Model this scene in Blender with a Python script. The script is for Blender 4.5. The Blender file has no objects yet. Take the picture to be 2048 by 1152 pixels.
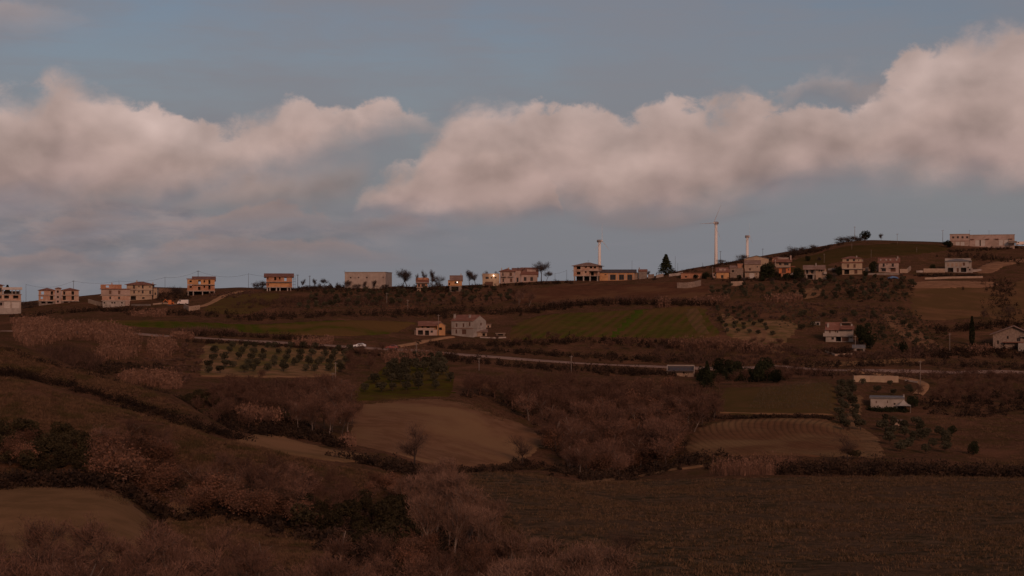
import bpy, math, random
import numpy as np
from mathutils import Vector, geometry

# ------------------------------------------------------------------ camera, sky, sun, exposure
SC = bpy.context.scene
COL = SC.collection
F = 3100.0          # focal length in photo pixels (2048 wide)
H0 = 600.0          # photo row of the eye level
cam_data = bpy.data.cameras.new('camera')
cam = bpy.data.objects.new('camera', cam_data)
COL.objects.link(cam)
cam.location = (0, 0, 0)
cam.rotation_euler = (math.radians(90), 0, 0)
cam_data.sensor_width = 36.0
cam_data.lens = 36.0 * F / 2048.0
cam_data.shift_y = (H0 - 576.0) / 2048.0
cam_data.clip_start = 0.5
cam_data.clip_end = 30000.0
SC.camera = cam

SUN_EL = math.radians(23.0)
SUN_AZ = math.radians(163.0)       # azimuth from +Y towards +X: behind the camera, a little right
SUN_STRENGTH = 1.25
SKY_STRENGTH = 0.05
SC.view_settings.view_transform = 'Standard'
SC.view_settings.look = 'None'
SC.view_settings.exposure = 0.0
SC.view_settings.gamma = 1.0
SC.view_settings.use_curve_mapping = False
SC.cycles.use_denoising = True
SC.cycles.max_bounces = 4
SC.cycles.diffuse_bounces = 2

sun_data = bpy.data.lights.new('sun', 'SUN')
sun_data.energy = SUN_STRENGTH
sun_data.angle = math.radians(14)
sun_data.color = (1.0, 0.58, 0.41)
sun = bpy.data.objects.new('sun', sun_data)
COL.objects.link(sun)
sd = Vector((math.sin(SUN_AZ) * math.cos(SUN_EL), math.cos(SUN_AZ) * math.cos(SUN_EL), math.sin(SUN_EL)))
sun.rotation_euler = sd.to_track_quat('Z', 'Y').to_euler()
sun.location = sd * 100


class NT:
    """tiny helper for building node expressions"""
    def __init__(s, nt):
        s.nt = nt

    def put(s, sock, v):
        if isinstance(v, bpy.types.NodeSocket):
            s.nt.links.new(v, sock)
        else:
            sock.default_value = v

    def m(s, op, *a, clamp=False):
        n = s.nt.nodes.new('ShaderNodeMath')
        n.operation = op
        n.use_clamp = clamp
        for i, v in enumerate(a):
            s.put(n.inputs[i], v)
        return n.outputs[0]

    def vm(s, op, *a):
        n = s.nt.nodes.new('ShaderNodeVectorMath')
        n.operation = op
        for i, v in enumerate(a):
            s.put(n.inputs[i], v)
        return n.outputs[0]

    def noise(s, vec, scale, detail=4, rough=0.5, dist=0.0):
        n = s.nt.nodes.new('ShaderNodeTexNoise')
        s.put(n.inputs['Vector'], vec)
        n.inputs['Scale'].default_value = scale
        n.inputs['Detail'].default_value = detail
        n.inputs['Roughness'].default_value = rough
        n.inputs['Distortion'].default_value = dist
        return n.outputs[0]

    def sstep(s, v, a, b):
        n = s.nt.nodes.new('ShaderNodeMapRange')
        n.interpolation_type = 'SMOOTHSTEP'
        s.put(n.inputs[0], v); s.put(n.inputs[1], a); s.put(n.inputs[2], b)
        return n.outputs[0]

    def mix(s, f, a, b, mode='MIX'):
        n = s.nt.nodes.new('ShaderNodeMix')
        n.data_type = 'RGBA'
        n.blend_type = mode
        s.put(n.inputs[0], f)
        for i, v in ((6, a), (7, b)):
            if isinstance(v, (tuple, list)):
                v = (v[0], v[1], v[2], 1)
            s.put(n.inputs[i], v)
        return n.outputs[2]

    def ramp(s, f, stops):
        n = s.nt.nodes.new('ShaderNodeValToRGB')
        cr = n.color_ramp
        while len(cr.elements) < len(stops):
            cr.elements.new(0.5)
        for e, (p, c) in zip(cr.elements, stops):
            e.position = p
            e.color = (c[0], c[1], c[2], 1)
        s.put(n.inputs[0], f)
        return n.outputs[0]

    def curve(s, x, pts):
        n = s.nt.nodes.new('ShaderNodeFloatCurve')
        c = n.mapping.curves[0]
        n.mapping.use_clip = False
        while len(c.points) < len(pts):
            c.points.new(0.5, 0.5)
        for p, (a, b) in zip(c.points, pts):
            p.location = (a, b)
            p.handle_type = 'AUTO'
        n.mapping.update()
        s.put(n.inputs[1], x)
        return n.outputs[0]


def build_sky():
    w = bpy.data.worlds.new('World')
    SC.world = w
    w.use_nodes = True
    nt = w.node_tree
    nt.nodes.clear()
    N = NT(nt)
    out = nt.nodes.new('ShaderNodeOutputWorld')
    bg = nt.nodes.new('ShaderNodeBackground')
    bg.inputs[1].default_value = SKY_STRENGTH
    nt.links.new(bg.outputs[0], out.inputs[0])
    sky = nt.nodes.new('ShaderNodeTexSky')
    sky.sky_type = 'NISHITA'
    sky.sun_disc = False
    sky.sun_elevation = SUN_EL
    sky.sun_rotation = SUN_AZ
    sky.air_density = 1.0
    sky.dust_density = 1.6
    sky.ozone_density = 1.5
    tc = nt.nodes.new('ShaderNodeTexCoord')
    d = tc.outputs['Generated']
    sep = nt.nodes.new('ShaderNodeSeparateXYZ')
    nt.links.new(d, sep.inputs[0])
    x, y, z = sep.outputs
    az = N.m('ARCTAN2', x, y)
    hyp = N.m('SQRT', N.m('ADD', N.m('MULTIPLY', x, x), N.m('MULTIPLY', y, y)))
    el = N.m('DIVIDE', z, N.m('MAXIMUM', hyp, 0.02))        # tangent of elevation
    s = N.m('ADD', az, 0.5)

    def P(pts):
        o = []
        for px, py in pts:
            a = math.atan((px - 1024) / F)
            o.append((a + 0.5, (H0 - py) / F * math.cos(a) * 4))
        return o

    def bank(top, bot, seed, amp_b, amp_s, wt, wb, scale=16.0, zs=1.35):
        v0 = N.vm('ADD', d, (seed, seed * 0.37, seed * 1.7))
        v = N.vm('MULTIPLY', v0, (1, 1, zs))
        n1 = N.noise(v, scale, 2, 0.5, 0.2)
        n2 = N.noise(v, scale * 2.6, 8, 0.62, 0.25)
        s1 = N.noise(v, scale * 1.15, 3, 0.45, 0.2)                       # billows, lit from the upper left
        s2 = N.noise(N.vm('ADD', v, (-0.010, 0, 0.016)), scale * 1.15, 3, 0.45, 0.2)
        wob = N.m('ADD', N.m('MULTIPLY', N.m('SUBTRACT', n1, 0.5), amp_b), N.m('MULTIPLY', N.m('SUBTRACT', n2, 0.5), amp_s))
        e = N.m('ADD', el, wob)
        T = N.m('DIVIDE', N.curve(s, P(top)), 4.0)
        Bc = N.m('DIVIDE', N.curve(s, P(bot)), 4.0)
        dt = N.m('SUBTRACT', T, e)
        db = N.m('SUBTRACT', N.m('ADD', el, N.m('MULTIPLY', wob, 0.5)), Bc)
        wv = N.m('ADD', wt * 0.5, N.m('MULTIPLY', N.sstep(N.noise(v, scale * 0.6, 2, 0.5), 0.42, 0.68), wt * 2.2))
        dens = N.m('MULTIPLY', N.sstep(dt, -wt * 0.25, wv), N.sstep(db, -wb * 0.4, wb))
        e3 = N.m('ADD', el, N.m('MULTIPLY', N.m('SUBTRACT', n1, 0.5), amp_b))
        vv = N.m('DIVIDE', N.m('SUBTRACT', e3, Bc), N.m('MAXIMUM', N.m('SUBTRACT', T, Bc), 0.006), clamp=True)
        lit = N.m('SUBTRACT', s1, s2)
        return dens, vv, lit, n1, n2

    col = N.mix(1.0, sky.outputs[0], TINT, 'MULTIPLY')
    # keep the light of the whole dome even: high thin veil greys the blue
    veil = N.noise(N.vm('MULTIPLY', d, (1.0, 1.0, 3.2)), 5.0, 5, 0.55)
    veil2 = N.m('MULTIPLY', N.sstep(veil, 0.30, 0.62), N.m('SUBTRACT', 0.95, N.m('MULTIPLY', s, 0.52), clamp=True))
    K = 1.0 / SKY_STRENGTH
    def C(r, g, b): return (r * K, g * K, b * K)
    col = N.mix(veil2, col, C(*VEIL))

    # pale air towards the horizon
    col = N.mix(N.m('MULTIPLY', N.sstep(el, 0.22, 0.0), 0.9), col, C(*HORIZON))

    # low grey clouds near the horizon, left half
    den, vv, lit, n1, n2 = bank([(-500, 395), (0, 395), (300, 400), (560, 405), (800, 415), (880, 425), (960, 500), (1060, 640), (1300, 700), (2500, 700)],
                            [(-500, 640), (0, 590), (300, 560), (500, 540), (700, 525), (850, 480), (940, 470), (1060, 460), (1300, 460), (2500, 460)],
                            3.1, 0.030, 0.016, 0.010, 0.03, 13.0, 3.2)
    br = N.m('ADD', 1.0, N.m('MULTIPLY', lit, 1.15))
    c = N.mix(N.sstep(n2, 0.38, 0.66), C(*GREY_D), C(*GREY_L))
    c = N.vm('MULTIPLY', c, br)
    col = N.mix(N.m('MULTIPLY', den, N.m('ADD', 0.66, N.m('MULTIPLY', N.sstep(n1, 0.35, 0.62), 0.3))), col, c)

    def pink(col, top, bot, seed, ab, a_s, wt, wb, k=1.0, scale=16.0, dark=0.0):
        den, vv, lit, n1, n2 = bank(top, bot, seed, ab, a_s, wt, wb, scale)
        c = N.ramp(N.m('ADD', vv, N.m('MULTIPLY', N.m('SUBTRACT', n1, 0.5), 0.7)),
                   [(0.0, C(*[v * (1 - dark) for v in P_LOW])), (0.16, C(*[v * (1 - dark) for v in P_MID])),
                    (0.5, C(*[v * (1 - dark) for v in P_TOP])), (1.0, C(*[v * (1 - dark) for v in P_TIP]))])
        br = N.m('ADD', 0.97, N.m('ADD', N.m('MULTIPLY', lit, 1.15), N.m('MULTIPLY', N.m('SUBTRACT', n2, 0.5), 0.30)))
        c = N.vm('MULTIPLY', c, br)
        return N.mix(N.m('MULTIPLY', den, k, clamp=True), col, c)

    def lump(col, top, bot, seed, k, dk, zs=2.2):
        den, vv, lit, n1, n2 = bank(top, bot, seed, 0.012, 0.020, 0.006, 0.016, 17.0, zs)
        c = N.mix(N.sstep(vv, 0.1, 0.95), C(*[v * dk for v in P_LOW]), C(*[v * dk for v in P_MID]))
        c = N.vm('MULTIPLY', c, N.m('ADD', 1.0, N.m('MULTIPLY', N.m('SUBTRACT', n2, 0.5), 0.35)))
        return N.mix(N.m('MULTIPLY', den, k), col, c)

    # layered grey mauve rolls under the left bank
    col = lump(col, [(-300, 500), (0, 515), (120, 500), (240, 505), (330, 472), (450, 468), (560, 486), (650, 478), (760, 500), (850, 520), (950, 600)],
               [(-300, 560), (0, 560), (120, 548), (240, 545), (330, 535), (450, 520), (560, 528), (650, 525), (760, 530), (850, 530), (950, 520)], 2.2, 0.55, 0.80)
    col = lump(col, [(-300, 440), (0, 478), (80, 455), (150, 426), (230, 418), (300, 436), (420, 432), (520, 408), (600, 416), (700, 438), (800, 420), (870, 440), (930, 520)],
               [(-300, 500), (0, 505), (80, 500), (150, 492), (230, 478), (300, 470), (420, 478), (520, 472), (600, 462), (700, 470), (800, 472), (870, 462), (930, 440)], 5.9, 0.6, 0.86)
    # thin streaks high up
    st = N.noise(N.vm('MULTIPLY', d, (3.0, 3.0, 26.0)), 5.0, 5, 0.6, 0.4)
    col = N.mix(N.m('MULTIPLY', N.sstep(st, 0.46, 0.72), 0.30), col, C(*VEIL))

    # soft faint lower deck of pink fragments between the two banks
    col = pink(col, [(0, 700), (580, 650), (650, 520), (700, 415), (760, 350), (840, 318), (900, 330), (980, 300), (1080, 330), (1160, 560), (1300, 700), (2048, 700)],
               [(0, 450), (580, 440), (650, 425), (700, 425), (800, 440), (900, 445), (1000, 440), (1080, 430), (1160, 430), (1300, 430), (2048, 430)],
               9.4, 0.018, 0.03, 0.006, 0.016, 0.9, 20.0)
    # mauve underside hanging below the left bank
    col = pink(col, [(200, 700), (330, 430), (420, 375), (520, 340), (620, 318), (700, 300), (760, 330), (820, 700)],
               [(200, 430), (330, 425), (420, 425), (520, 425), (620, 420), (700, 400), (760, 340), (820, 300)],
               4.4, 0.016, 0.02, 0.016, 0.02, 0.75, 18.0, 0.22)
    # wisps above the right bank
    col = pink(col, [(1380, 300), (1440, 190), (1500, 176), (1560, 200), (1610, 160), (1660, 135), (1720, 130), (1780, 120), (1820, 300)],
               [(1380, 220), (1440, 230), (1500, 230), (1560, 240), (1610, 220), (1660, 215), (1720, 230), (1780, 220), (1820, 180)],
               8.3, 0.03, 0.05, 0.02, 0.02, 0.45, 26.0)
    # left bank
    col = pink(col, [(-700, 120), (-200, 150), (0, 172), (60, 178), (130, 138), (180, 150), (260, 200), (340, 218), (420, 250), (480, 236), (540, 208), (600, 192), (650, 216), (700, 214), (760, 198), (830, 220), (890, 236), (950, 262), (1000, 330), (1100, 700)],
               [(-700, 445), (0, 425), (150, 428), (280, 422), (380, 405), (450, 382), (520, 358), (600, 338), (700, 302), (800, 276), (890, 262), (950, 262), (1000, 250), (1100, 240)],
               1.3, 0.012, 0.040, 0.010, 0.026, 0.94)
    # right bank
    col = pink(col, [(700, 700), (800, 420), (850, 280), (890, 232), (950, 196), (1040, 204), (1120, 214), (1180, 210), (1260, 222), (1330, 200), (1400, 210), (1480, 192), (1560, 222), (1640, 206), (1700, 216), (1760, 160), (1830, 96), (1900, 66), (1960, 46), (2048, 40), (2300, 30), (2900, 200)],
               [(700, 400), (820, 395), (870, 405), (920, 425), (1000, 432), (1120, 425), (1180, 440), (1300, 452), (1400, 436), (1500, 412), (1620, 378), (1760, 368), (1900, 378), (2048, 390), (2300, 400), (2900, 330)],
               5.2, 0.012, 0.042, 0.010, 0.024, 0.94)
    # flat shelf under the right bank
    col = pink(col, [(1000, 560), (1100, 470), (1160, 425), (1250, 415), (1400, 412), (1500, 412), (1560, 450), (1700, 600)],
               [(1000, 440), (1100, 440), (1160, 445), (1250, 457), (1320, 458), (1400, 448), (1500, 426), (1560, 420), (1700, 420)],
               7.7, 0.006, 0.006, 0.006, 0.012, 0.7, 16.0, 0.42)
    # wisps upper left
    col = pink(col, [(-400, 40), (0, -10), (100, 20), (180, 30), (240, 70), (400, 160)],
               [(-400, 150), (0, 78), (90, 70), (170, 48), (240, 30), (400, -60)],
               6.1, 0.02, 0.03, 0.02, 0.03, 0.5, 18.0)
    nt.links.new(col, bg.inputs[0])


TINT = (1.15, 1.0, 0.98)
HORIZON = (0.192, 0.196, 0.220)
VEIL = (0.225, 0.216, 0.238)
GREY_D = (0.185, 0.176, 0.197)
GREY_L = (0.262, 0.222, 0.226)
P_LOW = (0.252, 0.190, 0.194)
P_MID = (0.375, 0.265, 0.240)
P_TOP = (0.448, 0.322, 0.285)
P_TIP = (0.490, 0.368, 0.332)
build_sky()

# ------------------------------------------------------------------ terrain height field
# profiles across the valley: photo column -> stations (distance, photo row) from the camera outwards
COLS = {
 -700: [(95,1190),(125,1100),(165,985),(182,980),(250,745),(268,742),(330,680),(370,690),(410,686),(460,680),(520,668),(570,655),(610,648),(660,638),(730,628)],
    0: [(98,1170),(130,1070),(170,975),(186,968),(255,751),(272,757),(310,689),(350,702),(400,694),(450,682),(520,667),(570,655),(610,648),(665,632),(730,618)],
  200: [(103,1170),(135,1070),(172,972),(188,968),(242,806),(262,810),(300,750),(340,772),(375,765),(430,725),(510,671),(560,655),(610,640),(680,620),(760,592)],
  350: [(108,1170),(140,1095),(175,1050),(192,1005),(228,847),(245,862),(285,800),(320,822),(360,795),(430,745),(515,676),(550,662),(600,644),(670,618),(760,588)],
  480: [(110,1170),(140,1105),(165,1055),(185,1000),(225,889),(238,884),(268,867),(292,886),(345,812),(420,762),(520,681),(550,668),(600,648),(675,610),(770,580)],
  740: [(115,1170),(140,1115),(165,1065),(195,1015),(235,930),(245,925),(266,911),(285,915),(385,806),(440,762),(530,693),(562,676),(610,644),(690,605),(775,574)],
  900: [(118,1170),(150,1095),(190,1025),(225,988),(265,953),(276,945),(290,938),(302,936),(395,798),(450,750),(535,705),(578,680),(628,650),(695,602),(775,572)],
 1080: [(120,1165),(160,1085),(200,1025),(240,985),(275,957),(286,946),(300,945),(316,950),(400,832),(455,768),(530,719),(578,684),(635,634),(705,595),(775,563)],
 1240: [(120,1165),(160,1090),(200,1030),(240,990),(275,967),(290,960),(303,958),(322,960),(400,840),(450,778),(525,730),(578,686),(650,621),(712,588),(775,560)],
 1400: [(120,1165),(160,1090),(200,1035),(240,990),(275,964),(290,955),(305,948),(322,922),(388,838),(440,784),(520,736),(572,685),(652,614),(725,570),(800,534)],
 1600: [(120,1165),(160,1090),(200,1035),(240,992),(275,962),(288,953),(300,948),(318,918),(385,835),(440,775),(515,738),(565,690),(645,620),(742,558),(880,500)],
 1750: [(120,1165),(160,1090),(200,1035),(240,992),(275,962),(288,954),(300,948),(318,915),(378,855),(440,795),(505,741),(565,690),(645,618),(748,548),(900,481)],
 1900: [(120,1165),(160,1090),(200,1035),(240,992),(275,962),(288,954),(300,949),(314,926),(376,862),(440,802),(505,744),(565,692),(645,622),(755,546),(900,486)],
 2048: [(120,1165),(160,1088),(200,1032),(240,990),(275,962),(288,954),(300,950),(316,934),(380,862),(440,803),(500,747),(552,702),(645,625),(762,541),(900,492)],
 2750: [(115,1165),(155,1080),(200,1025),(240,985),(275,958),(288,950),(300,946),(316,934),(380,862),(440,803),(500,750),(552,704),(645,630),(762,550),(900,505)],
}
FARR = {-700: 622, 0: 608, 100: 598, 200: 588, 300: 574, 350: 575, 420: 577, 480: 575, 560: 579, 740: 584, 900: 584, 1080: 578, 1240: 576, 1400: 566, 1600: 540, 1750: 520, 1900: 515, 2048: 515, 2750: 520}


def pchip(xk, yk, x):
    """monotone cubic; xk (K,) or (K,M) with matching yk, x (N,)"""
    h = xk[1:] - xk[:-1]
    dl = (yk[1:] - yk[:-1]) / h
    m = np.zeros_like(yk)
    same = (dl[1:] * dl[:-1]) > 0
    w1 = 2 * h[1:] + h[:-1]
    w2 = h[1:] + 2 * h[:-1]
    with np.errstate(divide='ignore', invalid='ignore'):
        mm = (w1 + w2) / (w1 / dl[:-1] + w2 / dl[1:])
    m[1:-1] = np.where(same, mm, 0)
    m[0] = dl[0]
    m[-1] = dl[-1]
    i = np.clip(np.searchsorted(xk, x, side='right') - 1, 0, len(xk) - 2)
    t = np.clip((x - xk[i]) / h[i], 0, 1)
    return (yk[i] * (1 + 2 * t) * (1 - t) ** 2 + h[i] * m[i] * t * (1 - t) ** 2 +
            yk[i + 1] * t * t * (3 - 2 * t) + h[i] * m[i + 1] * t * t * (t - 1))


def vnoise(X, Y, seed=0):
    """smooth value noise, vectorised"""
    xi = np.floor(X).astype(np.int64); yi = np.floor(Y).astype(np.int64)
    fx = X - xi; fy = Y - yi
    fx = fx * fx * (3 - 2 * fx); fy = fy * fy * (3 - 2 * fy)
    def h(a, b):
        v = (a * 374761393 + b * 668265263 + seed * 1442695041) & 0x7fffffff
        v = ((v ^ (v >> 13)) * 1274126177) & 0x7fffffff
        return ((v ^ (v >> 16)) & 0xffff) / 65535.0
    return ((h(xi, yi) * (1 - fx) + h(xi + 1, yi) * fx) * (1 - fy) + (h(xi, yi + 1) * (1 - fx) + h(xi + 1, yi + 1) * fx) * fy) - 0.5


UG = np.arange(-700, 2751, 6.0)
YG = np.concatenate([np.arange(-60, 90, 6.0), np.arange(90, 350, 1.0), np.arange(350, 960, 1.5), np.arange(960, 1500, 20), np.geomspace(1500, 9000, 24)])
HT = np.zeros((len(UG), len(YG)))


def build_table():
    ks = np.array(sorted(COLS), float)
    st = np.array([COLS[int(k)] for k in ks])           # (K, S, 2)
    S = st.shape[1]
    lY = np.stack([pchip(ks, np.log(st[:, j, 0]), UG) for j in range(S)], 1)
    PY = np.stack([pchip(ks, st[:, j, 1].astype(float), UG) for j in range(S)], 1)
    fk = np.array(sorted(FARR), float)
    FR = pchip(fk, np.array([float(FARR[int(k)]) for k in fk]), UG)
    for i in range(len(UG)):
        Yk = np.exp(lY[i]); pk = PY[i]
        zk = Yk * (H0 - pk) / F
        Ye = np.concatenate([[-60, -6, 0, 6, 55], Yk, [Yk[-1] + 60, 1130, 1700, 4000, 9000]])
        ze = np.concatenate([[4, -1.5, -1.7, -2.6, -13.5], zk,
                             [(Yk[-1] + 60) * (H0 - pk[-1] - 8) / F, 1130 * (H0 - FR[i]) / F, 1700 * (H0 - max(FR[i], 560) - 16) / F, 4000 * (H0 - 604) / F, 9000 * (H0 - 606) / F]])
        HT[i] = pchip(Ye, ze, YG)
    X = (UG[:, None] - 1024) / F * np.maximum(YG[None, :], 60)
    Yb = np.broadcast_to(YG[None, :], X.shape)
    amp = np.clip((Yb - 40) / 100, 0, 1) * np.where(Yb > 720, 0.35, 1.0)
    HT[:] += amp * (vnoise(X / 22, Yb / 22, 1) * 1.1 + vnoise(X / 9, Yb / 9, 2) * 0.5 + vnoise(X / 3.7, Yb / 3.7, 3) * 0.12)


build_table()
PYT = H0 - F * HT / np.maximum(YG[None, :], 1.0)


def _idx(g, v):
    i = int(np.searchsorted(g, v, side='right')) - 1
    i = max(0, min(len(g) - 2, i))
    return i, min(1.0, max(0.0, (v - g[i]) / (g[i + 1] - g[i])))


def height(X, Y):
    u = 1024 + F * X / max(Y, 60)
    i, a = _idx(UG, u); j, b = _idx(YG, Y)
    return (HT[i, j] * (1 - a) + HT[i + 1, j] * a) * (1 - b) + (HT[i, j + 1] * (1 - a) + HT[i + 1, j + 1] * a) * b


def heights(X, Y):
    X = np.asarray(X, float); Y = np.asarray(Y, float)
    u = np.clip(1024 + F * X / np.maximum(Y, 60), UG[0], UG[-1] - 1e-6)
    a = (u - UG[0]) / (UG[1] - UG[0]); i = np.clip(a.astype(int), 0, len(UG) - 2); a = a - i
    j = np.clip(np.searchsorted(YG, Y, side='right') - 1, 0, len(YG) - 2)
    b = np.clip((Y - YG[j]) / (YG[j + 1] - YG[j]), 0, 1)
    return (HT[i, j] * (1 - a) + HT[i + 1, j] * a) * (1 - b) + (HT[i, j + 1] * (1 - a) + HT[i + 1, j + 1] * a) * b


def ground(px, py, ymin=70.0, ymax=960.0):
    """first point of the ground that this photo point looks at"""
    i, a = _idx(UG, px)
    col = PYT[i] * (1 - a) + PYT[i + 1] * a
    ok = np.nonzero((YG >= ymin) & (YG <= ymax) & (col <= py))[0]
    if len(ok) == 0:
        m = np.where((YG >= ymin) & (YG <= ymax), col, 1e9)
        j = int(np.argmin(m)); Y = YG[j]
    else:
        j = int(ok[0])
        if j > 0 and col[j - 1] > py and YG[j - 1] >= ymin:
            t = (col[j - 1] - py) / (col[j - 1] - col[j]); Y = YG[j - 1] + t * (YG[j] - YG[j - 1])
        else:
            Y = YG[j]
    X = (px - 1024) / F * Y
    return X, float(Y), height(X, Y)


# ------------------------------------------------------------------ materials
MATS = {}


def mat(name, c1, c2=None, scale=1.0, rough=0.9, bump=0.0, bscale=None, c3=None, scale3=0.05, obj_rand=0.0, f3=1.0, kind=None, world=True):
    spec = 0.0 if world else 0.2
    if name in MATS:
        return MATS[name]
    m = bpy.data.materials.new(name)
    m.use_nodes = True
    nt = m.node_tree
    N = NT(nt)
    b = nt.nodes['Principled BSDF']
    b.inputs['Roughness'].default_value = rough
    b.inputs['Specular IOR Level'].default_value = spec
    c2 = c2 or tuple(v * 0.75 for v in c1)
    if world:
        v = nt.nodes.new('ShaderNodeNewGeometry').outputs['Position']
    else:
        v = nt.nodes.new('ShaderNodeTexCoord').outputs['Object']
    n = N.noise(v, scale, 5, 0.6)
    col = N.mix(N.sstep(n, 0.36, 0.64), c1, c2)
    if c3:
        n3 = N.noise(v, scale3, 4, 0.6, 0.5)
        col = N.mix(N.m('MULTIPLY', N.sstep(n3, 0.44, 0.62), f3), col, c3)
    if kind == 'rows':            # plough or drill lines
        col = rows_lines(N, nt, v, col)
    if kind == 'tiles':
        wv = nt.nodes.new('ShaderNodeTexWave')
        wv.inputs['Scale'].default_value = 1.6
        wv.inputs['Distortion'].default_value = 0.6
        nt.links.new(nt.nodes.new('ShaderNodeTexCoord').outputs['Object'], wv.inputs[0])
        col = N.mix(N.m('MULTIPLY', wv.outputs[1], 0.35), col, tuple(v_ * 0.6 for v_ in c1))
    if obj_rand > 0:
        oi = nt.nodes.new('ShaderNodeObjectInfo')
        k = N.m('ADD', 1.0 - obj_rand * 0.5, N.m('MULTIPLY', oi.outputs['Random'], obj_rand))
        col = N.vm('MULTIPLY', col, k)
    nt.links.new(col, b.inputs['Base Color'])
    if bump > 0:
        bn = nt.nodes.new('ShaderNodeBump')
        bn.inputs['Distance'].default_value = bump
        bn.inputs['Strength'].default_value = 1.0
        nt.links.new(N.noise(v, bscale or scale * 3, 5, 0.65), bn.inputs['Height'])
        nt.links.new(bn.outputs[0], b.inputs['Normal'])
    MATS[name] = m
    return m


def rows_lines(N, nt, v, col):
    return col


def line_mat(name, c1, c2, dirv, pitch, mixf=0.8, wob=1.5, c3=None, scale3=0.03, f3=0.8, center=None):
    """field whose drill or plough lines run across dirv (or round center)"""
    m = bpy.data.materials.new(name)
    m.use_nodes = True
    nt = m.node_tree; N = NT(nt)
    b = nt.nodes['Principled BSDF']
    b.inputs['Roughness'].default_value = 0.95
    b.inputs['Specular IOR Level'].default_value = 0.0
    v = nt.nodes.new('ShaderNodeNewGeometry').outputs['Position']
    base = N.mix(N.sstep(N.noise(v, 0.35, 5, 0.6), 0.35, 0.65), c1, tuple(x * 0.82 for x in c1))
    if center:
        p = N.vm('MULTIPLY', N.vm('SUBTRACT', v, (center[0], center[1], 0)), (1.0, center[2], 0))
        n = nt.nodes.new('ShaderNodeVectorMath'); n.operation = 'LENGTH'
        nt.links.new(p, n.inputs[0]); t = n.outputs[1]
    else:
        n = nt.nodes.new('ShaderNodeVectorMath'); n.operation = 'DOT_PRODUCT'
        nt.links.new(v, n.inputs[0]); n.inputs[1].default_value = (dirv[0], dirv[1], 0); t = n.outputs[1]
    t = N.m('ADD', t, N.m('MULTIPLY', N.noise(v, 0.04, 2), wob))
    wv = N.m('SINE', N.m('MULTIPLY', t, 2 * math.pi / pitch))
    wv = N.sstep(N.m('ADD', wv, N.m('MULTIPLY', N.m('SUBTRACT', N.noise(v, 0.5, 4), 0.5), 1.6)), -0.8, 0.9)
    amt = N.m('MULTIPLY', wv, N.m('MULTIPLY', N.sstep(N.noise(v, 0.05, 3), 0.3, 0.6), mixf))
    col = N.mix(amt, base, c2)
    if c3:
        col = N.mix(N.m('MULTIPLY', N.sstep(N.noise(v, scale3, 3, 0.6), 0.45, 0.62), f3), col, c3)
    nt.links.new(col, b.inputs['Base Color'])
    bn = nt.nodes.new('ShaderNodeBump'); bn.inputs['Distance'].default_value = 0.15
    nt.links.new(N.m('ADD', wv, N.noise(v, 2.0, 4)), bn.inputs['Height'])
    nt.links.new(bn.outputs[0], b.inputs['Normal'])
    return m


# ------------------------------------------------------------------ mesh helpers
def mesh_np(name, V, Fc, m=None, smooth=False):
    """V (n,3), Fc (k,3) or (k,4) int"""
    V = np.ascontiguousarray(V, np.float32); Fc = np.ascontiguousarray(Fc, np.int32)
    me = bpy.data.meshes.new(name)
    k = Fc.shape[1]
    me.vertices.add(len(V)); me.vertices.foreach_set('co', V.ravel())
    me.loops.add(Fc.size); me.loops.foreach_set('vertex_index', Fc.ravel())
    me.polygons.add(len(Fc))
    me.polygons.foreach_set('loop_start', np.arange(0, Fc.size, k, dtype=np.int32))
    me.polygons.foreach_set('loop_total', np.full(len(Fc), k, np.int32))
    me.update(calc_edges=True)
    if smooth:
        me.polygons.foreach_set('use_smooth', np.ones(len(Fc), bool))
    if m:
        me.materials.append(m)
    return me


def add(name, me, parent=None, loc=None):
    o = bpy.data.objects.new(name, me)
    COL.objects.link(o)
    if parent:
        o.parent = parent
    if loc:
        o.location = loc
    return o


def tag(o, label=None, cat=None, group=None, kind=None):
    if label: o['label'] = label
    if cat: o['category'] = cat
    if group: o['group'] = group
    if kind: o['kind'] = kind
    return o


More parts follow.
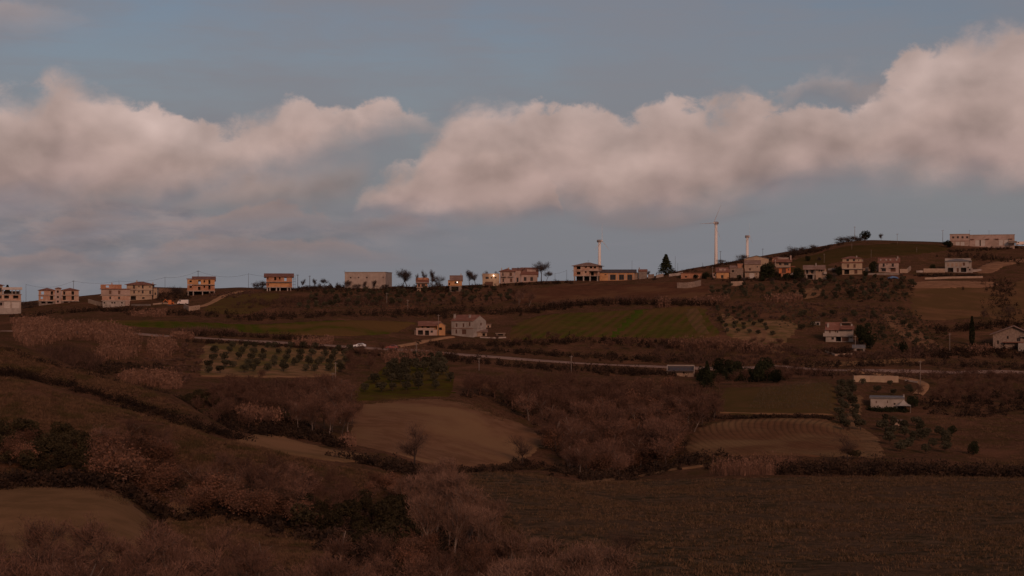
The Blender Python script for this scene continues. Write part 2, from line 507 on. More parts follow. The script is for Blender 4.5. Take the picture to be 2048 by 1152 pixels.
class MB:
    """collects quads / tris of boxes, prisms and tubes for one mesh"""
    def __init__(s):
        s.v = []; s.f = []

    def raw(s, vs, fs):
        n = len(s.v)
        s.v += [tuple(p) for p in vs]
        s.f += [tuple(i + n for i in f) for f in fs]
        return s

    def box(s, x0, x1, y0, y1, z0, z1):
        return s.raw([(x0, y0, z0), (x1, y0, z0), (x1, y1, z0), (x0, y1, z0), (x0, y0, z1), (x1, y0, z1), (x1, y1, z1), (x0, y1, z1)],
                     [(0, 3, 2, 1), (4, 5, 6, 7), (0, 1, 5, 4), (1, 2, 6, 5), (2, 3, 7, 6), (3, 0, 4, 7)])

    def tube(s, pts, rad, n=6, cap=True):
        rings = []
        for i, p in enumerate(pts):
            p = Vector(p)
            if i == 0: d = Vector(pts[1]) - p
            elif i == len(pts) - 1: d = p - Vector(pts[i - 1])
            else: d = Vector(pts[i + 1]) - Vector(pts[i - 1])
            d.normalize()
            a = d.cross(Vector((0, 0, 1)))
            if a.length < 1e-3: a = d.cross(Vector((0, 1, 0)))
            a.normalize(); b = d.cross(a)
            r = rad[i] if isinstance(rad, (list, tuple)) else rad
            rings.append([p + a * (r * math.cos(2 * math.pi * k / n)) + b * (r * math.sin(2 * math.pi * k / n)) for k in range(n)])
        vs = [q for r in rings for q in r]
        fs = []
        for i in range(len(rings) - 1):
            for k in range(n):
                k2 = (k + 1) % n
                fs.append((i * n + k, i * n + k2, (i + 1) * n + k2, (i + 1) * n + k))
        if cap:
            fs.append(tuple(range(n))[::-1]); fs.append(tuple((len(rings) - 1) * n + k for k in range(n)))
        return s.raw(vs, fs)

    def mesh(s, name, m=None, smooth=False):
        me = bpy.data.meshes.new(name)
        me.from_pydata(s.v, [], s.f)
        if smooth:
            for p in me.polygons: p.use_smooth = True
        if m: me.materials.append(m)
        return me

    def build(s, name, m, parent=None, loc=None, smooth=False):
        return add(name, s.mesh(name, m, smooth), parent, loc)


# ------------------------------------------------------------------ the ground
def build_ground():
    us = np.concatenate([np.arange(-700, -120, 30), np.arange(-120, 2180, 5.0), np.arange(2180, 2751, 30)])
    ys = np.concatenate([np.arange(-60, 90, 6.0), np.arange(90, 330, 1.6), np.arange(330, 800, 2.2), np.arange(800, 960, 5), np.arange(960, 1500, 30), np.geomspace(1500, 9000, 16)])
    U, Yg = np.meshgrid(us, ys, indexing='ij')
    X = (U - 1024) / F * np.maximum(Yg, 60)
    Z = heights(X, Yg)
    V = np.stack([X, Yg, Z], -1).reshape(-1, 3)
    n, k = U.shape
    I = np.arange(n * k).reshape(n, k)
    Fc = np.stack([I[:-1, :-1], I[1:, :-1], I[1:, 1:], I[:-1, 1:]], -1).reshape(-1, 4)
    m = bpy.data.materials.new('rough_grass_ground')
    m.use_nodes = True
    nt = m.node_tree; N = NT(nt)
    b = nt.nodes['Principled BSDF']
    b.inputs['Roughness'].default_value = 1.0
    b.inputs['Specular IOR Level'].default_value = 0.0
    v = nt.nodes.new('ShaderNodeNewGeometry').outputs['Position']
    fine = N.noise(v, 1.3, 6, 0.7)
    mid = N.noise(v, 0.16, 5, 0.6, 0.4)
    big = N.noise(v, 0.045, 5, 0.65, 0.6)
    c = N.mix(N.sstep(fine, 0.36, 0.64), (0.069, 0.033, 0.018), (0.139, 0.065, 0.037))
    c = N.mix(N.m('MULTIPLY', N.sstep(mid, 0.45, 0.62), 0.65), c, (0.066, 0.042, 0.016))
    c = N.mix(N.m('MULTIPLY', N.sstep(big, 0.5, 0.66), 0.6), c, (0.173, 0.075, 0.042))
    nt.links.new(c, b.inputs['Base Color'])
    bn = nt.nodes.new('ShaderNodeBump'); bn.inputs['Distance'].default_value = 0.5
    nt.links.new(N.m('ADD', N.noise(v, 0.9, 6, 0.7), N.m('MULTIPLY', mid, 1.2)), bn.inputs['Height'])
    nt.links.new(bn.outputs[0], b.inputs['Normal'])
    tag(add('ground', mesh_np('ground', V, Fc, m, True)), 'rough brown hillside ground across the valley', None, None, 'structure')


build_ground()
RNG = np.random.default_rng(7)
random.seed(11)


def smooth_poly(pts, n=6, closed=True):
    P = [np.array(p, float) for p in pts]
    out = []
    L = len(P)
    for i in range(L if closed else L - 1):
        p0 = P[(i - 1) % L] if closed or i > 0 else P[i]
        p1, p2 = P[i], P[(i + 1) % L]
        p3 = P[(i + 2) % L] if closed or i + 2 < L else P[i + 1]
        for k in range(n):
            t = k / n
            out.append(0.5 * ((2 * p1) + (-p0 + p2) * t + (2 * p0 - 5 * p1 + 4 * p2 - p3) * t * t + (-p0 + 3 * p1 - 3 * p2 + p3) * t ** 3))
    if not closed: out.append(P[-1])
    return out


def in_poly(x, y, poly):
    """vectorised even-odd test"""
    x = np.asarray(x); y = np.asarray(y)
    r = np.zeros(x.shape, bool)
    j = len(poly) - 1
    for i in range(len(poly)):
        xi, yi = poly[i]; xj, yj = poly[j]
        if yi != yj:
            r ^= ((yi > y) != (yj > y)) & (x < (xj - xi) * (y - yi) / (yj - yi) + xi)
        j = i
    return r


def patch(name, pts, m, step=2.5, lift=0.16, smooth=4, ymin=70.0, wobble=0.5, label=None, ymax=960.0):
    """a field laid over the ground: outline given as ground seen at photo points"""
    bd = smooth_poly(pts, smooth) if smooth else [np.array(p, float) for p in pts]
    G = [ground(p[0], p[1], ymin, ymax)[:2] for p in bd]
    # densify in world space
    D = []
    for i in range(len(G)):
        a = np.array(G[i]); b = np.array(G[(i + 1) % len(G)])
        k = max(1, int(np.linalg.norm(b - a) / (step * 0.9)))
        for q in range(k):
            D.append(a + (b - a) * q / k)
    D = np.array(D)
    D = D + np.stack([vnoise(D[:, 0] / 3, D[:, 1] / 3, 21), vnoise(D[:, 0] / 3, D[:, 1] / 3, 22)], -1) * 2 * wobble
    lo = D.min(0); hi = D.max(0)
    gx, gy = np.meshgrid(np.arange(lo[0], hi[0], step), np.arange(lo[1], hi[1], step), indexing='ij')
    gx = gx.ravel(); gy = gy.ravel()
    keep = in_poly(gx, gy, [tuple(p) for p in D])
    gx = gx[keep] + RNG.uniform(-.2, .2, keep.sum()); gy = gy[keep] + RNG.uniform(-.2, .2, keep.sum())
    nb = len(D)
    pts2 = [Vector(p) for p in D] + [Vector((a, b)) for a, b in zip(gx, gy)]
    res = geometry.delaunay_2d_cdt(pts2, [], [list(range(nb))], 1, 1e-4)
    vs, fs = res[0], res[2]
    V = np.array([(p[0], p[1]) for p in vs])
    edge = np.array([any(q < nb for q in o) for o in res[3]])
    Z = heights(V[:, 0], V[:, 1]) + np.where(edge, -0.12, lift)
    me = bpy.data.meshes.new(name)
    me.from_pydata([(a[0], a[1], z) for a, z in zip(V, Z)], [], [tuple(f) for f in fs])
    for p in me.polygons: p.use_smooth = True
    me.materials.append(m)
    return tag(add(name, me), label, None, None, 'structure')


def ribbon(name, pts, width, m, lift=0.2, label=None, world=False, ymin=70.0, sub=8):
    bd = smooth_poly(pts, sub, False)
    G = [np.array(ground(p[0], p[1], ymin)[:2]) for p in bd] if not world else bd
    # smooth the path
    for _ in range(6):
        G = [G[0]] + [(G[i - 1] + 2 * G[i] + G[i + 1]) / 4 for i in range(1, len(G) - 1)] + [G[-1]]
    D = []
    for i in range(len(G) - 1):
        k = max(1, int(np.linalg.norm(G[i + 1] - G[i]) / 3))
        for q in range(k): D.append(G[i] + (G[i + 1] - G[i]) * q / k)
    D.append(G[-1])
    V = []; Fc = []
    K = 5
    for i, p in enumerate(D):
        t = D[min(i + 1, len(D) - 1)] - D[max(i - 1, 0)]
        t = t / max(1e-6, np.linalg.norm(t)); nrm = np.array([-t[1], t[0]])
        for k in range(K):
            q = p + nrm * width * (k / (K - 1) - 0.5)
            V.append((q[0], q[1], height(q[0], q[1]) + (lift if 0 < k < K - 1 else -0.1)))
        if i:
            for k in range(K - 1):
                a = (i - 1) * K + k
                Fc.append((a, a + 1, a + K + 1, a + K))
    o = tag(add(name, mesh_np(name, V, Fc, m, True)), label, None, None, 'structure')
    return D


soil = mat('bare_soil', (0.189, 0.095, 0.052), (0.149, 0.071, 0.037), 0.25, 0.95, 0.10, 1.2, (0.209, 0.112, 0.056), 0.03)
soil2 = mat('furrowed_soil', (0.195, 0.101, 0.048), (0.152, 0.080, 0.037), 0.3, 0.95, 0.12, 1.5, (0.229, 0.115, 0.057), 0.05)
red_soil = mat('reddish_soil', (0.117, 0.048, 0.026), (0.090, 0.039, 0.022), 0.2, 0.95, 0.2, 1.0, (0.139, 0.065, 0.032), 0.04)
tan_soil = mat('tan_soil', (0.274, 0.137, 0.075), (0.202, 0.099, 0.055), 0.3, 0.95, 0.1, 1.5)
grove_soil = mat('grove_soil', (0.232, 0.119, 0.062), (0.131, 0.080, 0.035), 0.25, 0.95, 0.2, 1.0, (0.108, 0.074, 0.026), 0.06)
green1 = line_mat('young_crop_green', (0.067, 0.068, 0.010), (0.118, 0.062, 0.021), (1.0, 0.25), 6.0, 0.4, 6, (0.134, 0.065, 0.026), 0.022, 0.85)
green2 = line_mat('drilled_crop', (0.078, 0.066, 0.014), (0.110, 0.054, 0.024), (0.95, -0.30), 4.2, 0.75, 3, (0.118, 0.057, 0.025), 0.03, 0.7)
green3 = mat('bright_crop', (0.053, 0.074, 0.008), (0.064, 0.063, 0.012), 0.3, 0.95, 0.1)
grove_grass = mat('grove_grass', (0.074, 0.058, 0.009), (0.062, 0.037, 0.012), 0.22, 0.95, 0.3, 1.0, (0.095, 0.054, 0.020), 0.07, f3=0.6)
olive_slope = mat('dry_green_slope', (0.101, 0.063, 0.020), (0.090, 0.048, 0.020), 0.15, 0.95, 0.2, 1.0)
meadow = mat('tussock_meadow', (0.125, 0.072, 0.042), (0.046, 0.033, 0.018), 0.4, 1.0, 0.9, 0.7, (0.105, 0.058, 0.035), 0.035, f3=0.6)
asphalt = mat('asphalt', (0.257, 0.161, 0.122), (0.206, 0.128, 0.098), 0.4, 0.9, 0.02)

patch('ploughed_field', [(704, 816), (740, 807), (800, 800), (860, 797), (905, 801), (950, 812), (1000, 833), (1050, 850), (1088, 878), (1075, 905), (1040, 922), (980, 931), (900, 935), (850, 926), (790, 908), (740, 897), (700, 880)], soil, label='bare brown field below the olive grove')
patch('ploughed_field', [(470, 886), (490, 872), (530, 868), (570, 873), (620, 889), (680, 902), (735, 911), (752, 922), (700, 926), (620, 917), (540, 903)], soil2, 2.0, label='narrow brown field on the shoulder of the spur')
patch('ploughed_field', [(-120, 985), (0, 977), (60, 975), (150, 976), (215, 984), (260, 1005), (300, 1040), (340, 1078), (330, 1110), (250, 1125), (0, 1120), (-120, 1110)], soil2, 2.0, label='rounded brown field in the lower left foreground')
cx, cy, _ = ground(1850, 882, 290)
ring = line_mat('ring_ploughed_soil', (0.147, 0.068, 0.035), (0.082, 0.039, 0.019), (1, 0), 1.5, 0.27, 0.6, (0.199, 0.111, 0.053), 0.035, 0.75, (cx, cy, 0.62))
patch('ploughed_field', [(1368, 908), (1372, 880), (1395, 858), (1440, 843), (1500, 838), (1640, 837), (1675, 850), (1712, 868), (1745, 890), (1755, 908), (1700, 915), (1560, 912), (1450, 914), (1400, 922)], ring, 2.0, label='ploughed field with curving furrows at its left end')
patch('crop_field', [(180, 642), (300, 641), (400, 645), (500, 649), (560, 647), (650, 642), (740, 641), (830, 645), (812, 656), (780, 668), (700, 672), (640, 671), (560, 669), (480, 664), (400, 658), (300, 655), (240, 650)], green1, label='long green crop strip above the road')
patch('crop_field', [(1022, 655), (1060, 636), (1120, 627), (1220, 622), (1300, 618), (1400, 612), (1422, 640), (1440, 672), (1330, 677), (1230, 674), (1100, 677), (1020, 681)], green2, smooth=3, label='green drilled field below the ridge')
patch('crop_strip', [(1214, 673), (1240, 648), (1262, 628), (1272, 620), (1298, 619), (1280, 635), (1262, 652), (1238, 673)], green3, smooth=2, lift=0.24, wobble=0.2, label='bright green strip crossing the drilled field')
patch('stubble_patch', [(1368, 622), (1398, 618), (1412, 645), (1424, 668), (1398, 668), (1376, 650)], line_mat('pale_stubble', (0.140, 0.076, 0.035), (0.095, 0.065, 0.022), (0.95, -0.3), 3.0, 0.8, 1), 2.0, 0.24, label='pale stubble patch at the right end of the green field')
patch('sloping_field', [(1040, 592), (1100, 572), (1250, 569), (1380, 562), (1420, 575), (1400, 596), (1250, 601), (1100, 604), (1030, 606)], red_soil, 3.5, label='reddish bare field below the ridge houses')
patch('sloping_field', [(1818, 600), (1830, 577), (1985, 577), (2010, 600), (1985, 630), (1840, 640)], mat('worn_soil', (0.162, 0.078, 0.037), (0.123, 0.061, 0.030), 0.1, 0.95, 0.15, 1.0, (0.112, 0.061, 0.026), 0.04), 3.5, label='brown sloping field below the white house with garages')
patch('bare_earth_bank', [(1822, 576), (1835, 564), (1900, 562), (1985, 564), (1985, 574), (1900, 577)], tan_soil, 2.5, 0.24, label='pale bank of bare earth at the top of the right field')
patch('bare_earth_bank', [(1950, 545), (1965, 530), (2000, 522), (2060, 517), (2060, 522), (2010, 533), (1985, 546)], tan_soil, 3, 0.24, label='pale earth cutting right of the white house')
patch('sloping_field', [(1985, 640), (2000, 600), (2040, 560), (2200, 560), (2200, 640)], mat('worn_soil', (0, 0, 0)), 4, label='reddish brown field at the right edge')
patch('grove_ground', [(405, 690), (450, 685), (560, 692), (700, 702), (690, 730), (660, 752), (560, 755), (410, 752), (398, 730)], grove_soil, 2.8, label='tan ground of the olive grove below the road')
patch('grove_ground', [(706, 803), (700, 783), (740, 755), (790, 722), (880, 722), (905, 745), (912, 780), (900, 795), (860, 794), (780, 800)], grove_grass, 2.4, label='green grass of the olive grove above the brown field')
patch('grove_ground', [(1445, 620), (1480, 640), (1540, 640), (1600, 650), (1560, 690), (1480, 680), (1445, 665)], grove_soil, 3, label='terraced olive ground right of the green field')
patch('grass_slope', [(405, 622), (420, 606), (450, 593), (490, 588), (560, 588), (540, 612), (500, 628), (440, 628)], olive_slope, 3, label='dry green slope beside the dirt track')
patch('vineyard_ground', [(1440, 778), (1500, 775), (1560, 772), (1664, 768), (1666, 828), (1560, 826), (1450, 828)], mat('vine_soil', (0.084, 0.052, 0.019), (0.101, 0.054, 0.023), 0.2, 0.95, 0.15), 2.4, label='olive brown ground under the vine rows')
patch('bare_earth_strip', [(1702, 795), (1728, 795), (1722, 830), (1722, 850), (1755, 872), (1772, 912), (1722, 914), (1708, 880), (1694, 850)], mat('path_soil', (0.185, 0.098, 0.050), (0.134, 0.071, 0.036), 0.4, 0.95, 0.1), 2.0, label='pale worn earth strip beside the ploughed field')
patch('hill_field', [(1560, 530), (1640, 505), (1700, 492), (1800, 487), (1890, 492), (1880, 505), (1700, 520), (1600, 545)], mat('hill_grass', (0.073, 0.041, 0.016), (0.056, 0.037, 0.013), 0.1, 0.95, 0.2, 1.0), 5, label='dark grass on the hilltop')
patch('meadow', [(905, 955), (1000, 945), (1090, 952), (1140, 962), (1200, 972), (1300, 962), (1450, 957), (1700, 955), (2200, 952), (2300, 1220), (1600, 1230), (1180, 1230), (1060, 1090), (960, 1020)], meadow, 3.0, smooth=3, wobble=1.5, label='tussocky olive brown meadow filling the lower right')
patch('far_field', [(170, 596), (230, 586), (300, 577), (350, 578), (350, 586), (300, 590), (240, 596)], tan_soil, 12, 0.6, smooth=0, ymin=960, ymax=1300, label='tan field on the far rise behind the left houses')
patch('bare_earth_patch', [(322, 1052), (335, 1012), (360, 965), (392, 960), (404, 985), (392, 1025), (360, 1050)], soil2, 1.5, label='bare brown earth between the rust trees of the lower left')
patch('tan_grass_patch', [(1590, 582), (1640, 574), (1640, 592), (1600, 598)], soil, 2.5, label='tan bare patch among olives below the porch house')
patch('tan_grass_patch', [(1760, 640), (1785, 628), (1850, 668), (1900, 700), (1860, 702), (1800, 672)], soil, 2.5, label='tan track of dry grass sloping right of the terrace house')
patch('tan_grass_patch', [(1480, 660), (1520, 652), (1560, 680), (1570, 705), (1520, 700)], soil, 2.5, label='tan slope with small bushes left of the terrace house')
patch('rough_grass_terrace', [(1600, 728), (1700, 722), (1830, 716), (1840, 724), (1700, 731), (1620, 735)], soil2, 2.0, label='brown terrace strip above the right road')

ROAD = ribbon('road', [(-160, 660), (-40, 662), (100, 664), (200, 666), (330, 672), (430, 678), (520, 683), (620, 689), (700, 694), (780, 699), (860, 703), (930, 710), (1010, 716), (1100, 723), (1200, 729), (1300, 733), (1400, 737), (1500, 736), (1560, 733), (1640, 740), (1720, 741), (1850, 743), (2200, 749)], 7.0, asphalt, 0.25, 'country road crossing the slope below the green fields')
ribbon('dirt_track', [(385, 616), (410, 611), (432, 601), (448, 592), (480, 583)], 4.5, mat('track_soil', (0.336, 0.177, 0.094), (0.269, 0.140, 0.072), 0.4, 0.95, 0.05), 0.28, 'pale dirt track climbing to the ridge')
ribbon('driveway', [(795, 693), (830, 687), (862, 680), (905, 674)], 3.2, mat('track_soil', (0, 0, 0)), 0.28, 'gravel driveway up to the farmhouses')
ribbon('dirt_track', [(1150, 972), (1220, 960), (1300, 948), (1380, 936), (1450, 925)], 2.0, mat('path_soil', (0, 0, 0)), 0.28, 'worn track along the stream bank')
ribbon('dirt_track', [(400, 752), (480, 753), (580, 753), (670, 750)], 1.6, mat('path_soil', (0, 0, 0)), 0.3, 'thin earth path along the lower edge of the grove')
ribbon('dirt_track', [(1440, 826), (1520, 828), (1600, 829), (1668, 830)], 1.4, mat('path_soil', (0, 0, 0)), 0.3, 'thin path between the vineyard and the ploughed field')
ribbon('side_road', [(1700, 742), (1760, 750), (1810, 758), (1850, 768), (1835, 790)], 3.5, mat('track_soil', (0, 0, 0)), 0.32, 'lane curving down from the road past the retaining wall')

# ------------------------------------------------------------------ buildings
cream = mat('cream_plaster', (0.372, 0.253, 0.166), (0.316, 0.216, 0.143), 0.8, 0.9, 0.02, 3, (0.279, 0.184, 0.124), 0.3, world=False)
pinkw = mat('pink_plaster', (0.359, 0.243, 0.196), (0.316, 0.209, 0.167), 0.8, 0.9, 0.02, 3, (0.273, 0.184, 0.142), 0.25, world=False)
white = mat('white_plaster', (0.320, 0.259, 0.221), (0.270, 0.216, 0.181), 0.6, 0.9, 0.02, 3, (0.218, 0.169, 0.135), 0.22, f3=0.8, world=False)
orange = mat('orange_plaster', (0.46, 0.23, 0.105), (0.40, 0.195, 0.09), 0.8, 0.9, 0.02, 3, (0.34, 0.17, 0.08), 0.3, world=False)
deep_orange = mat('deep_orange_plaster', (0.48, 0.16, 0.065), (0.40, 0.13, 0.055), 0.8, 0.9, 0.02, 3, world=False)
brick = mat('hollow_brick', (0.33, 0.145, 0.078), (0.26, 0.115, 0.065), 1.6, 0.95, 0.03, 5, (0.36, 0.19, 0.12), 0.5, world=False)
pale_brick = mat('pale_brick', (0.36, 0.20, 0.135), (0.30, 0.165, 0.11), 1.6, 0.95, 0.03, 5, (0.40, 0.26, 0.19), 0.5, world=False)
stone = mat('rubble_stone', (0.24, 0.165, 0.125), (0.16, 0.11, 0.085), 1.5, 0.95, 0.08, 3, world=False)
tan_wall = mat('tan_plaster', (0.31, 0.205, 0.145), (0.25, 0.165, 0.115), 0.7, 0.95, 0.02, 3, world=False)
concrete = mat('raw_concrete', (0.36, 0.28, 0.235), (0.29, 0.225, 0.185), 0.9, 0.9, 0.03, 4, (0.24, 0.18, 0.15), 0.3, world=False)
tiles = mat('roof_tiles', (0.200, 0.078, 0.048), (0.155, 0.060, 0.040), 2.0, 0.9, 0.04, 6, (0.24, 0.11, 0.075), 0.3, world=False, kind='tiles')
old_tiles = mat('old_roof_tiles', (0.215, 0.120, 0.085), (0.165, 0.090, 0.064), 2.0, 0.9, 0.04, 6, (0.26, 0.16, 0.12), 0.3, world=False, kind='tiles')
dark_roof = mat('dark_roof_sheet', (0.085, 0.058, 0.050), (0.068, 0.046, 0.040), 1.0, 0.8, world=False)
slate = mat('grey_roof_sheet', (0.16, 0.135, 0.125), (0.12, 0.10, 0.092), 1.0, 0.8, world=False)
barn_m = mat('precast_concrete', (0.36, 0.275, 0.225), (0.31, 0.235, 0.19), 0.5, 0.9, 0.02, 3, (0.27, 0.20, 0.165), 0.12, world=False)
glass = mat('dark_glass', (0.020, 0.018, 0.018), (0.028, 0.024, 0.024), 1.0, 0.25, world=False)
shutter = mat('brown_shutter', (0.110, 0.050, 0.032), (0.085, 0.040, 0.026), 2.0, 0.8, world=False)
frame_m = mat('window_frame_wood', (0.16, 0.095, 0.07), (0.12, 0.07, 0.05), 2.0, 0.8, world=False)
garage_m = mat('pale_garage_sheet', (0.44, 0.37, 0.32), (0.38, 0.31, 0.27), 1.0, 0.7, world=False)
metal_d = mat('dark_metal', (0.05, 0.04, 0.038), (0.04, 0.032, 0.03), 2.0, 0.6, world=False)
dark_in = mat('interior_shade', (0.030, 0.022, 0.018), (0.022, 0.016, 0.014), 1.0, 0.95, world=False)  # near-black colour paints the shade inside rooms and porches
pole_m = mat('weathered_pole', (0.22, 0.165, 0.135), (0.17, 0.125, 0.10), 1.0, 0.9, world=False)
pole_d = mat('dark_wood_pole', (0.075, 0.055, 0.046), (0.055, 0.04, 0.035), 1.0, 0.9, world=False)
turb_m = mat('turbine_paint', (0.66, 0.57, 0.52), (0.60, 0.52, 0.47), 0.05, 0.5, world=False)
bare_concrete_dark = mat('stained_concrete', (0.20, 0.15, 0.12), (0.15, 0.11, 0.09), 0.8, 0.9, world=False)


class House:
    """one building: its wall plan is given in photo pixels of its front, turned into metres by its own distance"""
    def __init__(s, name, label, cat, cx, base, yaw=0.0, Y=None, group=None, ymin=70.0, sink=0.0):
        if Y is None:
            x, Y, z = ground(cx, base, ymin)
        s.Y = Y; s.u = Y / F; s.cx = cx
        s.z = (H0 - base) / F * Y
        s.base = base
        s.r = add(name, None)
        s.r.location = ((cx - 1024) / F * Y, Y, s.z - sink)
        s.r.rotation_euler[2] = math.radians(yaw) - math.atan((cx - 1024) / F)
        s.sink = sink
        s.cy = math.cos(math.radians(yaw))
        tag(s.r, label, cat, group)

    def X(s, px): return (px - s.cx) * s.u / s.cy
    def Z(s, py): return (s.base - py) * s.u + s.sink

    def box(s, name, m, xa, xb, ya, yb, zt, zb, parent=None, label=None):
        """x in px, y (depth) in metres, z in photo rows"""
        o = MB().box(s.X(xa), s.X(xb), ya, yb, s.Z(zb), s.Z(zt)).build(name, m, parent or s.r)
        if label: o['label'] = label
        return o

    def floor(s, m, xa, xb, zt, zb, d, front=(), right=(), left=(), back=(), y0=0.0, label=None, down=0.0, name='wall'):
        """four walls of one storey with real openings. front holes: (xa, xb, top, bottom, kind) in px;
        side holes: (ya, yb, top, bottom, kind) depth in metres"""
        t = 0.28
        x0, x1 = s.X(xa), s.X(xb); z0, z1 = s.Z(zb) - down, s.Z(zt)
        mb = MB()

        def panel(a0, a1, holes, place):
            xs = sorted({a0, a1, *[min(max(h[0], a0), a1) for h in holes], *[min(max(h[1], a0), a1) for h in holes]})
            zs = sorted({z0, z1, *[min(max(h[2], z0), z1) for h in holes], *[min(max(h[3], z0), z1) for h in holes]})
            for i in range(len(xs) - 1):
                run = None
                for j in range(len(zs) - 1):
                    xm = (xs[i] + xs[i + 1]) / 2; zm = (zs[j] + zs[j + 1]) / 2
                    hole = any(h[0] < xm < h[1] and h[2] < zm < h[3] for h in holes)
                    if not hole:
                        run = (zs[j] if run is None else run[0], zs[j + 1])
                    if (hole or j == len(zs) - 2) and run:
                        place(xs[i], xs[i + 1], run[0], run[1]); run = None
        fh = [(s.X(h[0]), s.X(h[1]), s.Z(h[3]), s.Z(h[2]), h[4]) for h in front]
        bh = [(s.X(h[0]), s.X(h[1]), s.Z(h[3]), s.Z(h[2]), h[4]) for h in back]
        rh = [(h[0] + y0, h[1] + y0, s.Z(h[3]), s.Z(h[2]), h[4]) for h in right]
        lh = [(h[0] + y0, h[1] + y0, s.Z(h[3]), s.Z(h[2]), h[4]) for h in left]
        panel(x0, x1, fh, lambda a, b, c, e: mb.box(a, b, y0, y0 + t, c, e))
        panel(x0, x1, bh, lambda a, b, c, e: mb.box(a, b, y0 + d - t, y0 + d, c, e))
        panel(y0 + t, y0 + d - t, rh, lambda a, b, c, e: mb.box(x1 - t, x1, a, b, c, e))
        panel(y0 + t, y0 + d - t, lh, lambda a, b, c, e: mb.box(x0, x0 + t, a, b, c, e))
        w = mb.build(name, m, s.r)
        if label: w['label'] = label
        for h in fh: s.fill(h, 'f', y0, t)
        for h in rh: s.fill(h, 'r', x1, t)
        for h in lh: s.fill(h, 'l', x0, t)
        return w

    def fill(s, h, side, o, t):
        a, b, z0, z1, kind = h
        if kind == 'open': return
        e = 0.004

        def B(mb, a0, a1, c0, c1, q0, q1):
            # q: depth from the outer face inwards
            if side == 'f': mb.box(a0, a1, o + q0, o + q1, c0, c1)
            elif side == 'r': mb.box(o - q1, o - q0, a0, a1, c0, c1)
            else: mb.box(o + q0, o + q1, a0, a1, c0, c1)
            return mb
        if kind in ('win', 'sh', 'lit'):
            fw = min(0.09, (b - a) * 0.16)
            mb = MB()
            B(mb, a + e, b - e, z0 + e, z0 + fw, 0.10, 0.18); B(mb, a + e, b - e, z1 - fw, z1 - e, 0.10, 0.18)
            B(mb, a + e, a + fw, z0 + fw, z1 - fw, 0.10, 0.18); B(mb, b - fw, b - e, z0 + fw, z1 - fw, 0.10, 0.18)
            if b - a > 1.0:
                c = (a + b) / 2; B(mb, c - 0.03, c + 0.03, z0 + fw, z1 - fw, 0.10, 0.18)
            f = mb.build('window', frame_m, s.r)
            p = B(MB(), a + fw, b - fw, z0 + fw, z1 - fw, 0.13, 0.15).build('shutter' if kind == 'sh' else 'pane', shutter if kind == 'sh' else glass, f)
        elif kind == 'door':
            f = B(MB(), a + e, b - e, z0, z1 - e, 0.12, 0.18).build('door', shutter, s.r)
            B(MB(), b - 0.2, b - 0.14, z0 + 1.0, z0 + 1.1, 0.07, 0.12).build('handle', metal_d, f)
        elif kind == 'garage':
            mb = MB(); n = 5
            for i in range(n):
                c0 = z0 + (z1 - z0) * i / n
                B(mb, a + e, b - e, c0 + 0.01, z0 + (z1 - z0) * (i + 1) / n - 0.02, 0.12, 0.17 + 0.01 * (i % 2))
            mb.build('garage_door', garage_m, s.r)
        elif kind == 'bgarage':
            B(MB(), a + e, b - e, z0, z1 - e, 0.14, 0.2).build('garage_door', shutter, s.r)
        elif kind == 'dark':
            B(MB(), a + e, b - e, z0 + e, z1 - e, 1.6, 1.7).build('shade_backing', dark_in, s.r)  # dark panel paints the room's shade behind the opening

    def slab(s, m, xa, xb, ya, yb, z, th=0.22, over=0.0, name='floor_slab', label=None):
        x0, x1 = s.X(xa) - over, s.X(xb) + over
        o = MB().box(x0, x1, ya - over, yb + over, s.Z(z) - th / 2, s.Z(z) + th / 2).build(name, m, s.r)
        if label: o['label'] = label
        return o

    def hip(s, m, xa, xb, ya, yb, eave, ridge, over=0.6, name='roof', label=None, th=0.16):
        x0, x1, y0, y1 = s.X(xa) - over, s.X(xb) + over, ya - over, yb + over
        z0, z1 = s.Z(eave), s.Z(ridge)
        w, d = x1 - x0, y1 - y0
        k = min(w, d) / 2 * 0.96
        if w >= d: R = [(x0 + k, (y0 + y1) / 2), (x1 - k, (y0 + y1) / 2)]
        else: R = [((x0 + x1) / 2, y0 + k), ((x0 + x1) / 2, y1 - k)]
        vs = [(x0, y0, z0), (x1, y0, z0), (x1, y1, z0), (x0, y1, z0), (x0, y0, z0 + th), (x1, y0, z0 + th), (x1, y1, z0 + th), (x0, y1, z0 + th), (*R[0], z1), (*R[1], z1)]
        fs = [(0, 3, 2, 1), (0, 1, 5, 4), (1, 2, 6, 5), (2, 3, 7, 6), (3, 0, 4, 7)]
        fs += [(4, 5, 9, 8), (5, 6, 9), (6, 7, 8, 9), (7, 4, 8)] if w >= d else [(4, 5, 8), (5, 6, 9, 8), (6, 7, 9), (7, 4, 8, 9)]
        o = MB().raw(vs, fs).build(name, m, s.r)
        if label: o['label'] = label
        return o

